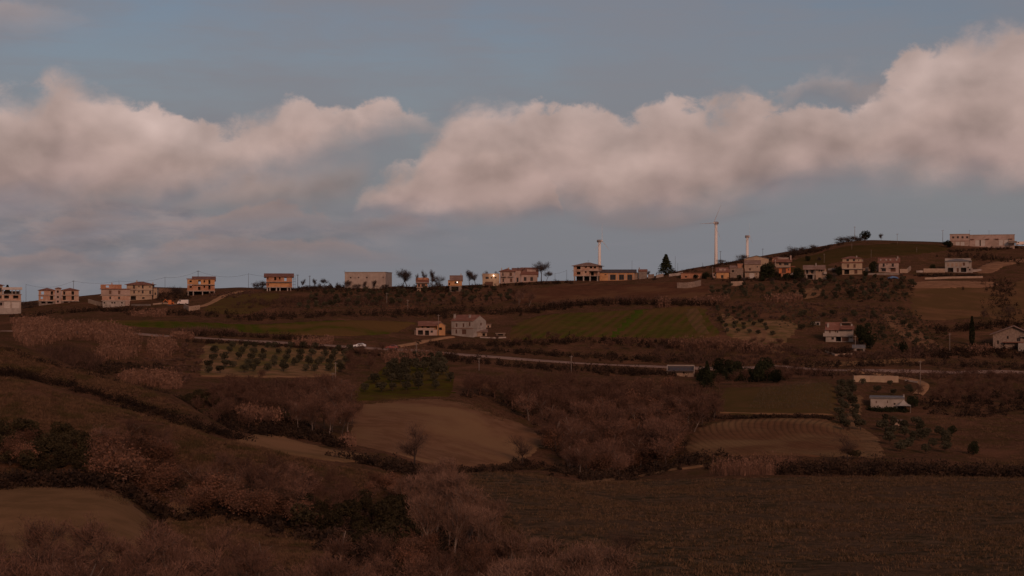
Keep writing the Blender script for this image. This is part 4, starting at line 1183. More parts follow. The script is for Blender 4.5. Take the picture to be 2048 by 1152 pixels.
# --- 19 cream house with attic
h = House('cream_house', 'cream three level house with small attic storey and brown shutters', 'house', 1704, 549, ymin=600)
h.floor(cream, 1685, 1724, 538, 548.6, 10, [(1689, 1698.5, 539.5, 548.4, 'dark'), (1708.5, 1714.5, 539.5, 547.5, 'bgarage')], down=2)
h.floor(cream, 1684, 1724, 525.8, 537.4, 10, [(1694, 1698.4, 528.3, 535.5, 'sh'), (1706.8, 1711, 528.3, 535.5, 'sh')])
h.slab(concrete, 1681, 1726, -0.9, 10, 537.8, 0.22, 0.02)
h.slab(tiles, 1684, 1724, 0, 10, 524.8, 0.5, 0.5, 'eave_roof')
h.floor(cream, 1685.5, 1723, 517.5, 523.8, 8, [(1693, 1698, 518, 522.5, 'win'), (1705.5, 1710, 518, 522.5, 'win'), (1716, 1717.8, 519, 521.6, 'win')], y0=1)
h.hip(tiles, 1685, 1723.5, 1, 9, 517.3, 511.8, 0.6)
h.chimney(1713, 512, 516, 3, 0.6, white); h.chimney(1725, 519, 524, 4, 0.4, white)
# --- 20 pinkish house
h = House('pinkish_house', 'pinkish house with long red roof and four pale skylight boxes', 'house', 1778, 545, yaw=0, ymin=600)
h.floor(pinkw, 1758, 1797, 525, 543.5, 10, [(1765.5, 1769.5, 527, 533.5, 'win'), (1773, 1775, 527, 529.5, 'win'), (1783, 1787.5, 527, 533.5, 'win'), (1763.5, 1772, 537, 543, 'win'), (1781, 1791, 536, 543.4, 'bgarage')], down=2)
h.gable(tiles, 1758, 1798, 0, 10, 524.8, 515.5, 'x', 0.5, pinkw)
for q in (1760, 1771, 1779, 1791): h.box('skylight', concrete, q, q + 3.4, 1.4, 2.6, 518, 521)
h.chimney(1795, 513, 518.5, 4, 0.6, white)
h.balcony(1763, 1772.5, 535.2); h.balcony(1780, 1791, 535.2)
h.floor(pinkw, 1751, 1757.7, 528, 538, 6, y0=3, down=3)
# --- 21 white house with black garages
h = House('garage_front_house', 'pale house with low grey hip roof and two black garage openings', 'house', 1916, 545, ymin=600)
h.floor(white, 1891, 1934, 534.5, 544.4, 10, [(1896.5, 1907, 535.5, 544.2, 'dark'), (1913.5, 1917.5, 536, 544.2, 'bgarage'), (1921.5, 1932, 535.5, 544.2, 'dark')], down=2)
h.floor(white, 1891, 1937, 523, 534, 10, [(1925, 1929.5, 525, 531.5, 'sh')])
for q in (1895, 1903, 1911, 1919): h.box('wall_panel', tan_wall, q, q + 4.6, -0.05, -0.003, 526, 533)
h.hip(slate, 1891, 1941, 0, 10, 522.8, 517.3, 0.4)
h.box('rear_parapet', white, 1890.5, 1941, 10.2, 10.5, 515.5, 524)
h.floor(white, 1937.2, 1942, 520, 536, 7, y0=2.5, down=2)
h.floor(concrete, 1934.2, 1944, 536.2, 545, 6, [(1937, 1940, 538, 541, 'dark')], y0=0.5, down=2)
# --- 22 factory on the hill
h = House('workshop_building', 'long pinkish workshop with tall left block on the hilltop at right', 'factory', 1963, 494, yaw=0, ymin=600)
W22 = pinkw
h.floor(W22, 1902, 1940, 481.8, 493.5, 15, [(1913.5, 1921, 483, 493, 'garage'), (1923, 1930.5, 483, 493, 'garage'), (1938, 1939.6, 490, 493, 'dark')], down=2)
h.floor(W22, 1902, 1940, 468, 481.3, 15, [(1906.5, 1910.5, 472, 476.3, 'win'), (1915.5, 1919.5, 472, 476.3, 'win'), (1924.5, 1928.5, 472, 476.3, 'win'), (1933.5, 1937.5, 472, 476.3, 'win')])
h.box('cornice', tiles, 1902, 1941, -0.15, -0.003, 481.2, 482)
h.floor(W22, 1940.4, 2026, 470, 492.6, 15, [(1951, 1959, 480, 491.8, 'garage'), (1959.6, 1961.4, 480, 492, 'dark'), (1962, 1970, 480, 491.8, 'garage'), (1996.5, 2004.5, 480, 491, 'garage'), (2006, 2014, 480, 491, 'garage')], y0=0.3, down=2)
h.slab(tan_wall, 1902, 1940, 0, 15, 467.7, 0.25, 0.15, 'roof'); h.slab(tan_wall, 1940.6, 2026, 0.3, 15.3, 469.6, 0.25, 0.15, 'roof')
for q in (1942, 1971, 1989, 2015): h.box('door_hood', tiles, q, q + 7, -0.5, 0.28, 477.6, 478.8)
h.box('lean_to', bare_concrete_dark, 2014, 2030, -3, -0.4, 483, 487)
antenna(h, 1940, 459, 468, 5); antenna(h, 1977.5, 460, 470, 7)

# --- 23 small pink farmhouse
h = House('small_farmhouse', 'small part built pink farmhouse with low tile roof beside the white one', 'house', 860, 671, yaw=0, ymin=430)
h.floor(pinkw, 832, 874, 659.5, 671, 9, [(836, 846, 660.5, 669.5, 'dark'), (850, 858, 661, 670.5, 'dark'), (861, 866, 661, 665.5, 'win')], down=1.5)
h.floor(orange, 838, 874, 652, 659, 7, [(843, 847, 652.5, 656, 'win'), (853, 859, 653, 657, 'dark')], y0=2)
h.box('terrace_parapet', pinkw, 832, 868, -0.05, 0.15, 656, 659.3)
h.gable(tiles, 838, 880, 0.8, 9.5, 651.5, 643.5, 'x', 0.4, orange)
h.floor(orange, 874.3, 890.5, 651, 670, 9, [(878, 884, 655, 660, 'dark')], right=[(3, 4.5, 655, 660, 'win')], y0=0.3, down=1.5)
h.gable(old_tiles, 874.3, 890.5, 0.3, 9.3, 651, 645.5, 'y', 0.3, orange)
h.floor(stone, 829, 831.7, 661, 671, 7, y0=1, down=1.5)
# --- 24 white farmhouse with red roof
h = House('white_farmhouse', 'white two storey farmhouse with bright red roof and windowed right gable', 'house', 936, 671, yaw=0, ymin=430)
YAW = 33
h.r.rotation_euler[2] = math.radians(-YAW); h.cy = 1.0
# local plan in metres: long side to the front left, gable to the right
u = h.u
Lx = 44 * u / math.cos(math.radians(YAW)); Dy = 25 * u / math.sin(math.radians(YAW))
h.r.location.x = (903 - 1024) / F * h.Y
h.cx = 0; h.u = 1.0; h.base = 0
Zf = u  # metres per photo row
def Zr(r): return -(671 - r) * Zf
def Xr(p): return (p - 903) / 44 * Lx
h.floor(white, 0, Lx, Zr(656.6), Zr(671), Dy, [(Xr(911), Xr(914.5), Zr(658.5), Zr(667), 'sh'), (Xr(924), Xr(933), Zr(658.5), Zr(668), 'bgarage')], down=1.5)
h.floor(white, 0, Lx, Zr(641.5), Zr(656.2), Dy, [(Xr(911.5), Xr(915), Zr(646.5), Zr(654), 'sh'), (Xr(925.5), Xr(929), Zr(646.5), Zr(654), 'sh'), (Xr(938), Xr(941.5), Zr(644), Zr(652), 'sh')],
        right=[(Dy * .55, Dy * .67, Zr(645.5), Zr(651), 'sh')])
h.box('string_course', tiles, 0, Lx, -0.12, -0.003, Zr(656), Zr(657))
h.gable(tiles, 0, Lx, 0, Dy, Zr(641.3), Zr(630.5), 'x', 0.3, white)
h.chimney(Xr(905), Zr(629), Zr(638), 1.5, 0.6, white); h.chimney(Xr(934), Zr(630), Zr(637), 2.2, 0.6, white)
# farm yard shed
h = House('yard_shed', 'low tan yard shed with brown roof in front of the white farmhouse gable', 'shed', 958, 673, ymin=430)
h.floor(tan_wall, 948, 963, 664.5, 672.5, 5, [(951, 955, 666, 672, 'dark')], down=1.5)
h.floor(tan_wall, 963.3, 974, 666, 672.5, 4, [(965, 970, 667, 672, 'dark')], y0=0.6, down=1.5)
h.gable(old_tiles, 948, 974, 0, 5, 664.3, 660, 'x', 0.3, tan_wall, off=0.9)
h = House('field_hut', 'tiny pale hut behind the white farmhouse on its right', 'hut', 977, 655, ymin=430)
h.floor(tan_wall, 972, 982, 649, 655, 4, [(975, 978, 651, 655, 'dark')], down=1.5)
h.slab(old_tiles, 972, 982, 0, 4, 648.7, 0.3, 0.2, 'roof')
h = House('animal_pen', 'low brown pen with pale roof edge right of the farm yard', 'shed', 1002, 672, ymin=430)
h.floor(stone, 992, 1010, 667, 671.5, 3, [(996, 1006, 668.3, 671.4, 'dark')], down=1.5)
h.slab(tan_wall, 991, 1011, -0.4, 3, 666.7, 0.18, 0.1, 'roof')

# --- 25 roadside house with roof terrace
h = House('terrace_house', 'white house with red roof, broken roof terrace and long balcony, right slope', 'house', 1678, 684, yaw=0, ymin=430)
h.floor(white, 1652, 1706, 673, 683.5, 9, [(1663, 1668, 674.5, 679.5, 'win'), (1672, 1682, 674, 683, 'dark'), (1684, 1697, 674.5, 683, 'bgarage'), (1700, 1703.5, 673.5, 676, 'win')], down=2)
h.floor(white, 1650, 1706, 659.5, 670.5, 8, [(1658.5, 1661.5, 660.5, 666, 'sh'), (1670, 1672.4, 661, 665, 'sh'), (1674, 1676, 662, 666, 'win')], y0=0.9)
h.slab(white, 1647, 1706, -0.6, 9, 671.6, 0.5, 0.02)
h.box('balcony_parapet', white, 1647, 1683, -0.6, -0.45, 666, 670.4)
h.gable(tiles, 1653, 1683, 0.6, 9, 659.3, 645.5, 'x', 0.4, white)
h.gable(tiles, 1683, 1706, -0.2, 9, 658, 652, 'x', 0.4, white, off=0.35, label='lower roof strip')
h.floor(dark_in, 1684, 1699, 646.5, 653, 5, y0=3)  # near-black walls paint the shade under the terrace roof
h.slab(old_tiles, 1683, 1702, 2.4, 8.4, 645.6, 0.3, 0.1, 'terrace_roof')
h.chimney(1656.5, 647, 656, 2, 0.7, white); h.column(1682, 647, 654, 2.6, 0.35, white); h.column(1703, 648, 655, 2.6, 0.6, white)
h = House('garage_shed', 'small shed with pale sloping sheet roof below the terrace house', 'shed', 1718, 702, ymin=400)
h.floor(white, 1708, 1730, 696, 702, 4.5, [(1713, 1726, 698, 702, 'dark')], down=1.5)
h.gable(slate, 1706, 1729, 0, 4.5, 696.2, 691, 'x', 0.3, tiles, off=0.95)
h = House('field_hut', 'tiny pale field hut with black doorway up the slope at right', 'hut', 1631, 650, ymin=430)
h.floor(white, 1622, 1640, 644.5, 650, 3, [(1633, 1638, 645.5, 650, 'dark')], down=1.5)
h.slab(dark_roof, 1631, 1639, 0.4, 3, 643.6, 0.5, 0.1, 'roof')
# --- 26 shed with dark panels
h = House('panel_roof_shed', 'tan shed with pale parapet and dark sloping panel roof below the road', 'shed', 1361, 753, ymin=380)
h.floor(tan_wall, 1335, 1388, 742.5, 754, 7, [(1344.5, 1347, 744.5, 752, 'win'), (1348, 1350.2, 744.5, 752, 'win'), (1366, 1369, 744, 748, 'dark')], down=3, y0=1.4)
h.gable(dark_roof, 1336, 1387, 0.4, 7, 743, 735, 'x', 0.1, tan_wall, off=0.95)
h.box('parapet', white, 1334, 1389, 7.05, 7.3, 731.5, 746)
h.box('side_parapet', white, 1333.6, 1335, 1.2, 7.0, 733, 749)
h.box('side_parapet', white, 1387.6, 1389, 1.2, 7.0, 733, 749)
for i in range(12):
    q = 1338 + i * 4.05
    MB().raw([(h.X(q), 0.75, h.Z(742.2) + .12), (h.X(q + 3.5), 0.75, h.Z(742.2) + .12), (h.X(q + 3.5), 6.2, h.Z(736) + .12), (h.X(q), 6.2, h.Z(736) + .12),
              (h.X(q), 0.75, h.Z(742.2) + .2), (h.X(q + 3.5), 0.75, h.Z(742.2) + .2), (h.X(q + 3.5), 6.2, h.Z(736) + .2), (h.X(q), 6.2, h.Z(736) + .2)],
             [(0, 3, 2, 1), (4, 5, 6, 7), (0, 1, 5, 4), (1, 2, 6, 5), (2, 3, 7, 6), (3, 0, 4, 7)]).build('roof_panel', metal_d if i % 2 == 0 else dark_roof, h.r)
# --- 28 white bungalow and its tent canopy
h = House('bungalow', 'low white bungalow with thin flat roof above a dark hedge, lower right', 'house', 1774, 818, ymin=350)
h.floor(white, 1742, 1808, 797.5, 819, 8, [(1774, 1775.8, 801, 806.5, 'sh'), (1787, 1790.5, 806, 809.5, 'dark'), (1752, 1754, 802, 807, 'sh')], down=1.5)
h.slab(slate, 1742, 1806, 0, 8, 796, 0.35, 0.3, 'roof')
h.chimney(1807, 791, 797, 3, 0.3, white)
h = House('party_tent', 'white pointed tent canopy standing beside the bungalow', 'tent', 1803, 819, ymin=350)
h.r.location.y -= 2.4
zt, ze, zb = h.Z(798), h.Z(810), h.Z(819)
mb = MB(); n = 8; R = 2.3
ringv = []
prof = [(0.0, zt), (0.25, zt - (zt - ze) * 0.36), (0.6, zt - (zt - ze) * 0.76), (1.0, ze)]
vs = []; fs = []
for k, (rr, zz) in enumerate(prof):
    for j in range(4):
        for t in range(2):
            a = math.pi / 4 + j * math.pi / 2; b = a + math.pi / 2
            p = (math.cos(a) * (1 - t * .5) + math.cos(b) * t * .5, math.sin(a) * (1 - t * .5) + math.sin(b) * t * .5)
            sag = 0.0 if t == 0 else 0.06
            vs.append((p[0] * rr * R * 1.15, p[1] * rr * R * 1.15, zz + sag * rr))
for k in range(len(prof) - 1):
    for j in range(8):
        fs.append((k * 8 + j, (k + 1) * 8 + j, (k + 1) * 8 + (j + 1) % 8, k * 8 + (j + 1) % 8))
mb.raw(vs, fs).build('canopy', white, h.r)
for a in (1, 3, 5, 7):
    x, y = math.cos(a * math.pi / 4) * R * 1.1, math.sin(a * math.pi / 4) * R * 1.1
    MB().tube([(x, y, -1), (x, y, ze - .05)], 0.06, 5).build('leg', white, h.r)
# --- little shed lower right
h = House('tool_shed', 'tiny tool shed with dark doorway among olive trees, lower right', 'shed', 1797, 852, ymin=340)
h.floor(tan_wall, 1788, 1806, 842, 852, 2.5, [(1800, 1803, 843.5, 851.5, 'dark')], down=1.5)
h.slab(old_tiles, 1786, 1807, -0.4, 2.6, 841.3, 0.16, 0.05, 'roof')
# --- 29 stone farmhouse at right edge
h = House('stone_farmhouse', 'grey stone farmhouse with broad pale gable roof at the right edge', 'house', 2030, 697, ymin=400)
h.floor(stone, 1988, 2090, 668, 698, 12, [(1996, 1999, 681, 688, 'dark'), (2014, 2018, 672, 678, 'win'), (2033, 2040, 676, 683, 'win'), (2044, 2050, 672, 678, 'win')], down=2)
h.gable(old_tiles, 1988, 2060, 0, 12, 668, 652.5, 'y', 1.2, stone, off=0.55)
h.floor(white, 2036, 2100, 686, 698, 5, y0=-4.0, down=2)
h.box('porch_roof', tiles, 2006, 2046, -1.4, -0.01, 684, 685.2)
h.balcony(2040, 2090, 672.4)

# small hut on hilltop shoulder
h = House('field_hut', 'tiny pinkish hut on the hill shoulder left of the hilltop trees', 'hut', 1640, 499, Y=868)
h.floor(tan_wall, 1636, 1645, 494, 500, 3, [(1639, 1641, 496, 499.5, 'dark')], down=2)
h.slab(tiles, 1636, 1645, 0, 3, 493.7, 0.2, 0.15, 'roof')

# ------------------------------------------------------------------ wind turbines
def turbine(label, px, hub, base, Y, yaw, spin, L=22.0, scale=1.0):
    zb = (H0 - base) / F * Y; zh = (H0 - hub) / F * Y
    X = (px - 1024) / F * Y
    g = height(X, Y)
    r = tag(add('wind_turbine', None, None, (X, Y, g)), label, 'wind turbine', 'wind turbines behind the ridge')
    r.rotation_euler[2] = math.radians(yaw)
    Hh = zh - g
    MB().tube([(0, 0, -1), (0, 0, Hh * 0.5), (0, 0, Hh - 1.2)], [2.15 * scale, 1.85 * scale, 1.45 * scale], 20).build('tower', turb_m, r, smooth=True)
    nac = MB().tube([(0, 3.0, Hh), (0, 2.6, Hh), (0, -1.5, Hh), (0, -2.6, Hh)], [0.5, 1.5 * scale, 1.6 * scale, 1.0], 12)
    nac.tube([(0, 0, Hh - 3.6), (0, 0, Hh - 1.0)], [1.45 * scale, 1.5 * scale], 12)
    nac.build('nacelle', mat('nacelle_paint', (0.30, 0.24, 0.22), (0.26, 0.21, 0.19), 0.3, 0.5, world=False), r, smooth=True)
    hubo = MB().tube([(0, -2.6, Hh), (0, -3.3, Hh), (0, -4.0, Hh)], [1.0, 0.95, 0.3], 12).build('hub', turb_m, r, smooth=True)
    for k in range(3):
        a = math.radians(spin + 120 * k)
        c, s_ = math.cos(a), math.sin(a)
        mb = MB(); vs = []; fs = []
        st = [(0.6, 0.45, 0.40), (3, 0.8, 0.25), (8, 0.6, 0.16), (15, 0.38, 0.10), (L, 0.12, 0.04)]
        for i, (d, w, t) in enumerate(st):
            for (q, e) in ((-w * .35, 0), (0.1 * w, t / 2), (w * .65, 0), (0.1 * w, -t / 2)):
                vs.append((d * c - q * s_, -3.3 + e, Hh + d * s_ + q * c))
            if i:
                for j in range(4):
                    fs.append(((i - 1) * 4 + j, (i - 1) * 4 + (j + 1) % 4, i * 4 + (j + 1) % 4, i * 4 + j))
        fs += [(3, 2, 1, 0), tuple(len(vs) - 4 + j for j in range(4))]
        mb.raw(vs, fs).build('blade', turb_m, r, smooth=False)


turbine('white wind turbine rising behind the brick shell with hip roof, leftmost', 1199, 482, 562, 1700, 58, 90, 20)
turbine('tallest white wind turbine in the middle with one blade pointing left', 1432, 446, 540, 1640, -52, 180, 22, 1.0)
turbine('smallest white wind turbine behind the wide cream barn gable', 1494.5, 473, 530, 2050, 64, 90, 18, 1.15)

# ------------------------------------------------------------------ poles
def pole(px, top, base, label, m=pole_m, rad=0.14, arm=True, ymin=300, Y=None, grp='utility poles across the slope'):
    if Y is None: X, Y, z = ground(px, base, ymin)
    else: X = (px - 1024) / F * Y; z = height(X, Y)
    hgt = (H0 - top) / F * Y - z
    r = tag(add('utility_pole', None, None, (X, Y, z)), label, 'pole', grp)
    MB().tube([(0, 0, -0.6), (0, 0, hgt)], [rad, rad * 0.65], 8).build('shaft', m, r, smooth=True)
    if arm:
        a = MB().box(-0.55, 0.55, -0.04, 0.04, hgt - 0.45, hgt - 0.33).build('cross_arm', m, r)
        mb = MB()
        for q in (-0.5, 0.5): mb.box(q - 0.05, q + 0.05, -0.05, 0.05, hgt - 0.33, hgt - 0.15)
        mb.build('insulator', metal_d, a)
    return Vector((X, Y, z + hgt))


P = {}
for (px, top, base, lab, m, rr, yy) in [
    (52, 568, 606, 'thin pole between the left block and the twin brick shell', pole_d, .08, 730),
    (147, 561, 592, 'dark pole rising behind the twin brick shell house', pole_d, .13, 760),
    (238, 561, 590, 'thin pole between the boxy house and the cream hipped house', pole_d, .08, 770),
    (330, 554, 585, 'thin pole right of the cream hipped house', pole_d, .09, 770),
    (396.5, 541, 575, 'pole standing behind the orange brick shell house', pole_d, .10, 775),
    (497, 547, 576, 'lone thin pole on the open ridge left of the raised brick shell', pole_d, .09, 770),
    (595.5, 549, 578, 'dark pole just right of the raised brick shell house', pole_d, .16, 770),
    (619.5, 551, 577, 'dark pole left of the young bare trees on the ridge', pole_d, .16, 770),
    (1110, 546, 572, 'thin pole right of the long pink farmhouse', pole_d, .08, 775),
    (1133.5, 540, 570, 'thin pole left of the brick shell with pale hip roof', pole_d, .08, 775),
    (1264, 521, 555, 'thin tall pole behind the long orange building', pole_d, .07, 790),
    (1350.5, 512, 550, 'thin pole right of the big conifer', pole_d, .07, 800),
    (1355.5, 526, 552, 'short pole right of the big conifer', pole_d, .07, 800),
    (1405.5, 525, 545, 'short dark pole on the ridge left of the tallest turbine', pole_d, .08, 800),
    (1441, 502, 530, 'dark pole just right of the tallest turbine tower', pole_d, .12, 810),
    (1525.5, 497, 520, 'thin pole above the wide cream barn', pole_d, .10, 850),
    (1580.5, 512, 535, 'pole beside the chimney of the deep orange house', pole_m, .12, 800),
    (1648.5, 507, 533, 'pole behind the porch house on the hill flank', pole_m, .10, 790),
    (1709.5, 453, 487, 'tall mast on the hilltop among dark round trees', pole_m, .14, 880),
    (1703.5, 485, 515, 'thin pole on the hill above the cream house', pole_m, .08, 830),
    (1742.5, 499, 530, 'thin pole between the cream and pinkish houses', pole_m, .08, 800),
    (1794.5, 467, 502, 'thin tall pole above the pinkish house', pole_m, .10, 850),
    (1833.5, 494, 525, 'thin pole on the hill left of the pale garage front house', pole_m, .08, 820),
    (1885.5, 460, 488, 'pole left of the hilltop workshop', pole_m, .14, 880)]:
    P[px] = pole(px, top, base, lab, m, rr, rr > .09, Y=yy, grp='thin poles along the ridge')
for (px, top, base, lab, ym) in [
    (815.5, 599, 620, 'pale pole on the dark slope above the green strip', 430),
    (773.5, 585, 607, 'faint pole on the slope below the concrete barn', 430),
    (877, 629, 671, 'tall pale pole in front of the small pink farmhouse', 430),
    (832.5, 686, 722, 'pale pole by the reeds below the driveway', 380),
    (671, 724, 762, 'pale pole at the lower right corner of the left grove', 380),
    (958, 715, 741, 'pale pole below the road at the wood edge', 380),
    (1142.5, 711, 746, 'thin pole standing in front of the road above the wood', 380),
    (1710.5, 671, 700, 'pale pole by the shed below the terrace house', 400),
    (1899.5, 666, 706, 'pale pole on the grass right of the road bend', 400),
    (1840.5, 721, 778, 'tall pale pole beside the lane at right', 380),
    (1425, 533, 556, 'pale pole left of the small orange house', 500),
    (666, 745, 772, 'faint short pole below the left grove', 380)]:
    P[px] = pole(px, top, base, lab, pole_m, .13, True, ym)


def wire(a, b, label, sag=1.2):
    pts = []
    for i in range(13):
        t = i / 12
        p = P[a].lerp(P[b], t); p.z -= sag * 4 * t * (1 - t) + 0.2
        pts.append(p)
    tag(MB().tube(pts, 0.035, 4).build('power_line', metal_d), label, 'power line', 'wires strung between the ridge poles')


wire(52, 147, 'wire from the left block across to the twin shell pole', 2.2)
wire(147, 238, 'wire from the twin shell pole to the boxy house')
wire(238, 330, 'wire passing behind the cream hipped house')
wire(330, 396.5, 'wire climbing to the orange brick shell pole')
wire(396.5, 497, 'wire running right from the orange brick shell', 2.2)
wire(497, 595.5, 'wire reaching the raised brick shell')
wire(1110, 1133.5, 'short wire right of the pink farmhouse', 0.3)

# ------------------------------------------------------------------ vehicles
def car(label, px, py, L, body_c, yaw=0, ymin=400, van=False, name='parked_car', cat='car'):
    X, Y, z = ground(px, py, ymin)
    z = z + 0.27
    r = tag(add(name, None, None, (X, Y, z)), label, cat)
    r.rotation_euler[2] = math.radians(yaw)
    W = L * 0.2
    m = mat('paint_%d' % int(body_c[0] * 1000 + body_c[1] * 100), body_c, tuple(c * 0.93 for c in body_c), 0.5, 0.35, world=False)
    if van: prof = [(-.5, .3), (-.5, .75), (-.42, 1.3), (-.30, 2.0), (.46, 2.05), (.5, 1.9), (.5, .3)]
    else: prof = [(-.5, .32), (-.5, .7), (-.44, .86), (-.24, .96), (-.10, 1.40), (.22, 1.46), (.42, 1.05), (.49, .98), (.5, .4)]
    prof = [(a * L, b) for a, b in prof]
    n = len(prof)
    vs = []
    for sgn in (-1, 1):
        for (a, b) in prof:
            inset = 0.0 if b < 1.0 else 0.16
            vs.append((a, sgn * (W - inset), b))
    fs = [tuple(range(n)), tuple(range(2 * n - 1, n - 1, -1))]
    for i in range(n):
        j = (i + 1) % n
        fs.append((j, i, n + i, n + j))
    MB().raw(vs, fs).build('body', m, r)
    g = MB()
    if van: g.raw([(-.36 * L, -W + .1, 1.35), (-.2 * L, -W + .1, 1.35), (-.2 * L, -W + .05, 1.85), (-.30 * L, -W + .05, 1.85)], [(0, 1, 2, 3)])
    for sgn in (-1, 1):
        yo = sgn * (W - 0.11)
        q = [(-.20 * L, yo, 1.0), (.36 * L, yo, 1.04), (.20 * L, sgn * (W - .165) + sgn * .02, 1.38), (-.09 * L, sgn * (W - .165) + sgn * .02, 1.34)] if not van else [(-.38 * L, yo + sgn * .03, 1.3), (-.15 * L, yo + sgn * .03, 1.3), (-.15 * L, yo + sgn * .0, 1.8), (-.28 * L, yo + sgn * .0, 1.8)]
        q2 = [(a, b + sgn * 0.06, c) for a, b, c in q]
        g.raw(q + q2, [(0, 1, 2, 3), (7, 6, 5, 4), (0, 4, 5, 1), (1, 5, 6, 2), (2, 6, 7, 3), (3, 7, 4, 0)])
    g.build('window', glass, r)
    for sx in (-.31, .31):
        for sgn in (-1, 1):
            w = MB().tube([(sx * L, sgn * (W - .2), .33), (sx * L, sgn * (W + .02), .33)], .33, 12).build('wheel', metal_d, r)
            MB().tube([(sx * L, sgn * (W + .021), .33), (sx * L, sgn * (W + .03), .33)], .19, 10).build('rim', slate, w)
    return r


car('white car driving on the road below the green strip', 719, 696.6, 4.3, (0.78, 0.74, 0.72), -3, 400)
car('dark red car on the road near the driveway mouth', 784, 700.0, 4.2, (0.22, 0.06, 0.05), -3, 400)
car('white van parked in the construction yard by the ramp', 366, 610, 4.8, (0.6, 0.5, 0.45), 0, 500, True, 'parked_van', 'van')
car('pale pickup standing right of the hilltop workshop', 2040, 489, 5.0, (0.5, 0.36, 0.30), 0, 600, True, 'parked_van', 'van')
# orange digger in the yard
X, Y, z = ground(342, 612, 500)
r = tag(add('digger', None, None, (X, Y, z)), 'small orange digger in the construction yard left of the ramp', 'digger')
dg = mat('digger_orange', (0.50, 0.14, 0.04), (0.42, 0.12, 0.035), 1, 0.6, world=False)
for yy in (-.9, .5): MB().box(-1.2, 1.2, yy, yy + .4, 0, .7).build('track', metal_d, r)
MB().box(-1.1, 1.0, -.8, .8, .75, 1.5).box(0.4, 1.3, -.8, .8, .8, 1.8).build('body', dg, r)
c_ = MB().box(-1.0, 0.3, -.7, .2, 1.503, 2.6).build('cab', dg, r); MB().box(-1.04, -1.004, -.6, .1, 1.7, 2.4).build('pane', glass, c_)
MB().tube([(-.9, .45, 1.5), (-2.6, .45, 2.9), (-3.6, .45, 1.6)], [.22, .18, .14], 6).build('boom', dg, r)
MB().raw([(-3.5, .1, 1.6), (-4.1, .1, 1.3), (-3.7, .1, .9), (-3.5, .8, 1.6), (-4.1, .8, 1.3), (-3.7, .8, .9)], [(0, 1, 2), (3, 5, 4), (0, 3, 4, 1), (1, 4, 5, 2), (2, 5, 3, 0)]).build('bucket', metal_d, r)
# blue tarpaulin heap below the pinkish house
X, Y, z = ground(1786, 557, 500)
vs = []; fs = []
for i in range(9):
    for j in range(5):
        a = (i - 4) / 4; b = (j - 2) / 2
        vs.append((a * 2.6, b * 1.4, max(0, 1.15 * (1 - a * a * .8 - b * b * .7)) + random.uniform(-.1, .15)))
        if i and j: k = i * 5 + j; fs.append((k - 6, k - 1, k, k - 5))
vs = [v for v in vs] + [(v[0], v[1], -0.3) for v in vs]; fs += [tuple(q + 45 for q in f[::-1]) for f in fs]
tag(MB().raw(vs, fs).build('tarpaulin', mat('blue_tarpaulin', (0.10, 0.15, 0.24), (0.07, 0.11, 0.19), 1, 0.6, world=False), loc=(X, Y, z)), 'blue tarpaulin heap on the slope below the pinkish house', 'tarpaulin')

# ------------------------------------------------------------------ vegetation
def foliage_mat(name, c1, c2, rand=0.5, c3=None):
    m = bpy.data.materials.new(name)
    m.use_nodes = True
    nt = m.node_tree; N = NT(nt)
    b = nt.nodes['Principled BSDF']
    b.inputs['Roughness'].default_value = 1.0
    b.inputs['Specular IOR Level'].default_value = 0.02
    v = nt.nodes.new('ShaderNodeNewGeometry').outputs['Position']
    c = N.mix(N.sstep(N.noise(v, 1.1, 3, 0.6), 0.36, 0.64), c1, c2)
    if c3: c = N.mix(N.m('MULTIPLY', N.sstep(N.noise(v, 0.22, 3, 0.5), 0.5, 0.62), 0.7), c, c3)
    oi = nt.nodes.new('ShaderNodeObjectInfo')
    c = N.vm('MULTIPLY', c, N.m('ADD', 1.0 - rand * 0.65, N.m('MULTIPLY', oi.outputs['Random'], rand * 1.3)))
    nt.links.new(c, b.inputs['Base Color'])
    return m


twig_m = foliage_mat('bare_twigs', (0.152, 0.077, 0.052), (0.096, 0.050, 0.035), 0.6)
twig_dark = foliage_mat('dark_bare_twigs', (0.100, 0.058, 0.042), (0.070, 0.041, 0.031), 0.3)
twig_pale = foliage_mat('pale_bare_twigs', (0.190, 0.103, 0.070), (0.128, 0.070, 0.049), 0.4)
bark_m = foliage_mat('bark', (0.070, 0.048, 0.038), (0.050, 0.034, 0.028), 0.4)
pale_bark = foliage_mat('pale_bark', (0.17, 0.125, 0.10), (0.12, 0.085, 0.068), 0.4)
russet_m = foliage_mat('russet_leaves', (0.150, 0.068, 0.041), (0.105, 0.052, 0.034), 0.6, (0.100, 0.056, 0.038))
olive_m = foliage_mat('olive_leaves', (0.066, 0.054, 0.033), (0.042, 0.036, 0.022), 0.5)
dark_m = foliage_mat('dark_evergreen_leaves', (0.030, 0.031, 0.015), (0.018, 0.018, 0.010), 0.5)
shrub_m = foliage_mat('shrub_leaves', (0.046, 0.034, 0.017), (0.029, 0.021, 0.012), 0.5)
scrub_m = foliage_mat('dark_scrub', (0.040, 0.024, 0.016), (0.022, 0.014, 0.011), 0.4, (0.064, 0.036, 0.023))
brush_m = foliage_mat('brown_brush', (0.108, 0.058, 0.041), (0.068, 0.037, 0.028), 0.4, (0.052, 0.031, 0.021))
reed_m = foliage_mat('giant_cane', (0.189, 0.097, 0.065), (0.122, 0.063, 0.041), 0.3)
tuft_m = foliage_mat('grass_tufts', (0.145, 0.083, 0.048), (0.060, 0.039, 0.020), 0.2, (0.100, 0.056, 0.034))
tuft_b = foliage_mat('brown_grass_tufts', (0.145, 0.078, 0.044), (0.085, 0.048, 0.028), 0.2, (0.060, 0.044, 0.018))


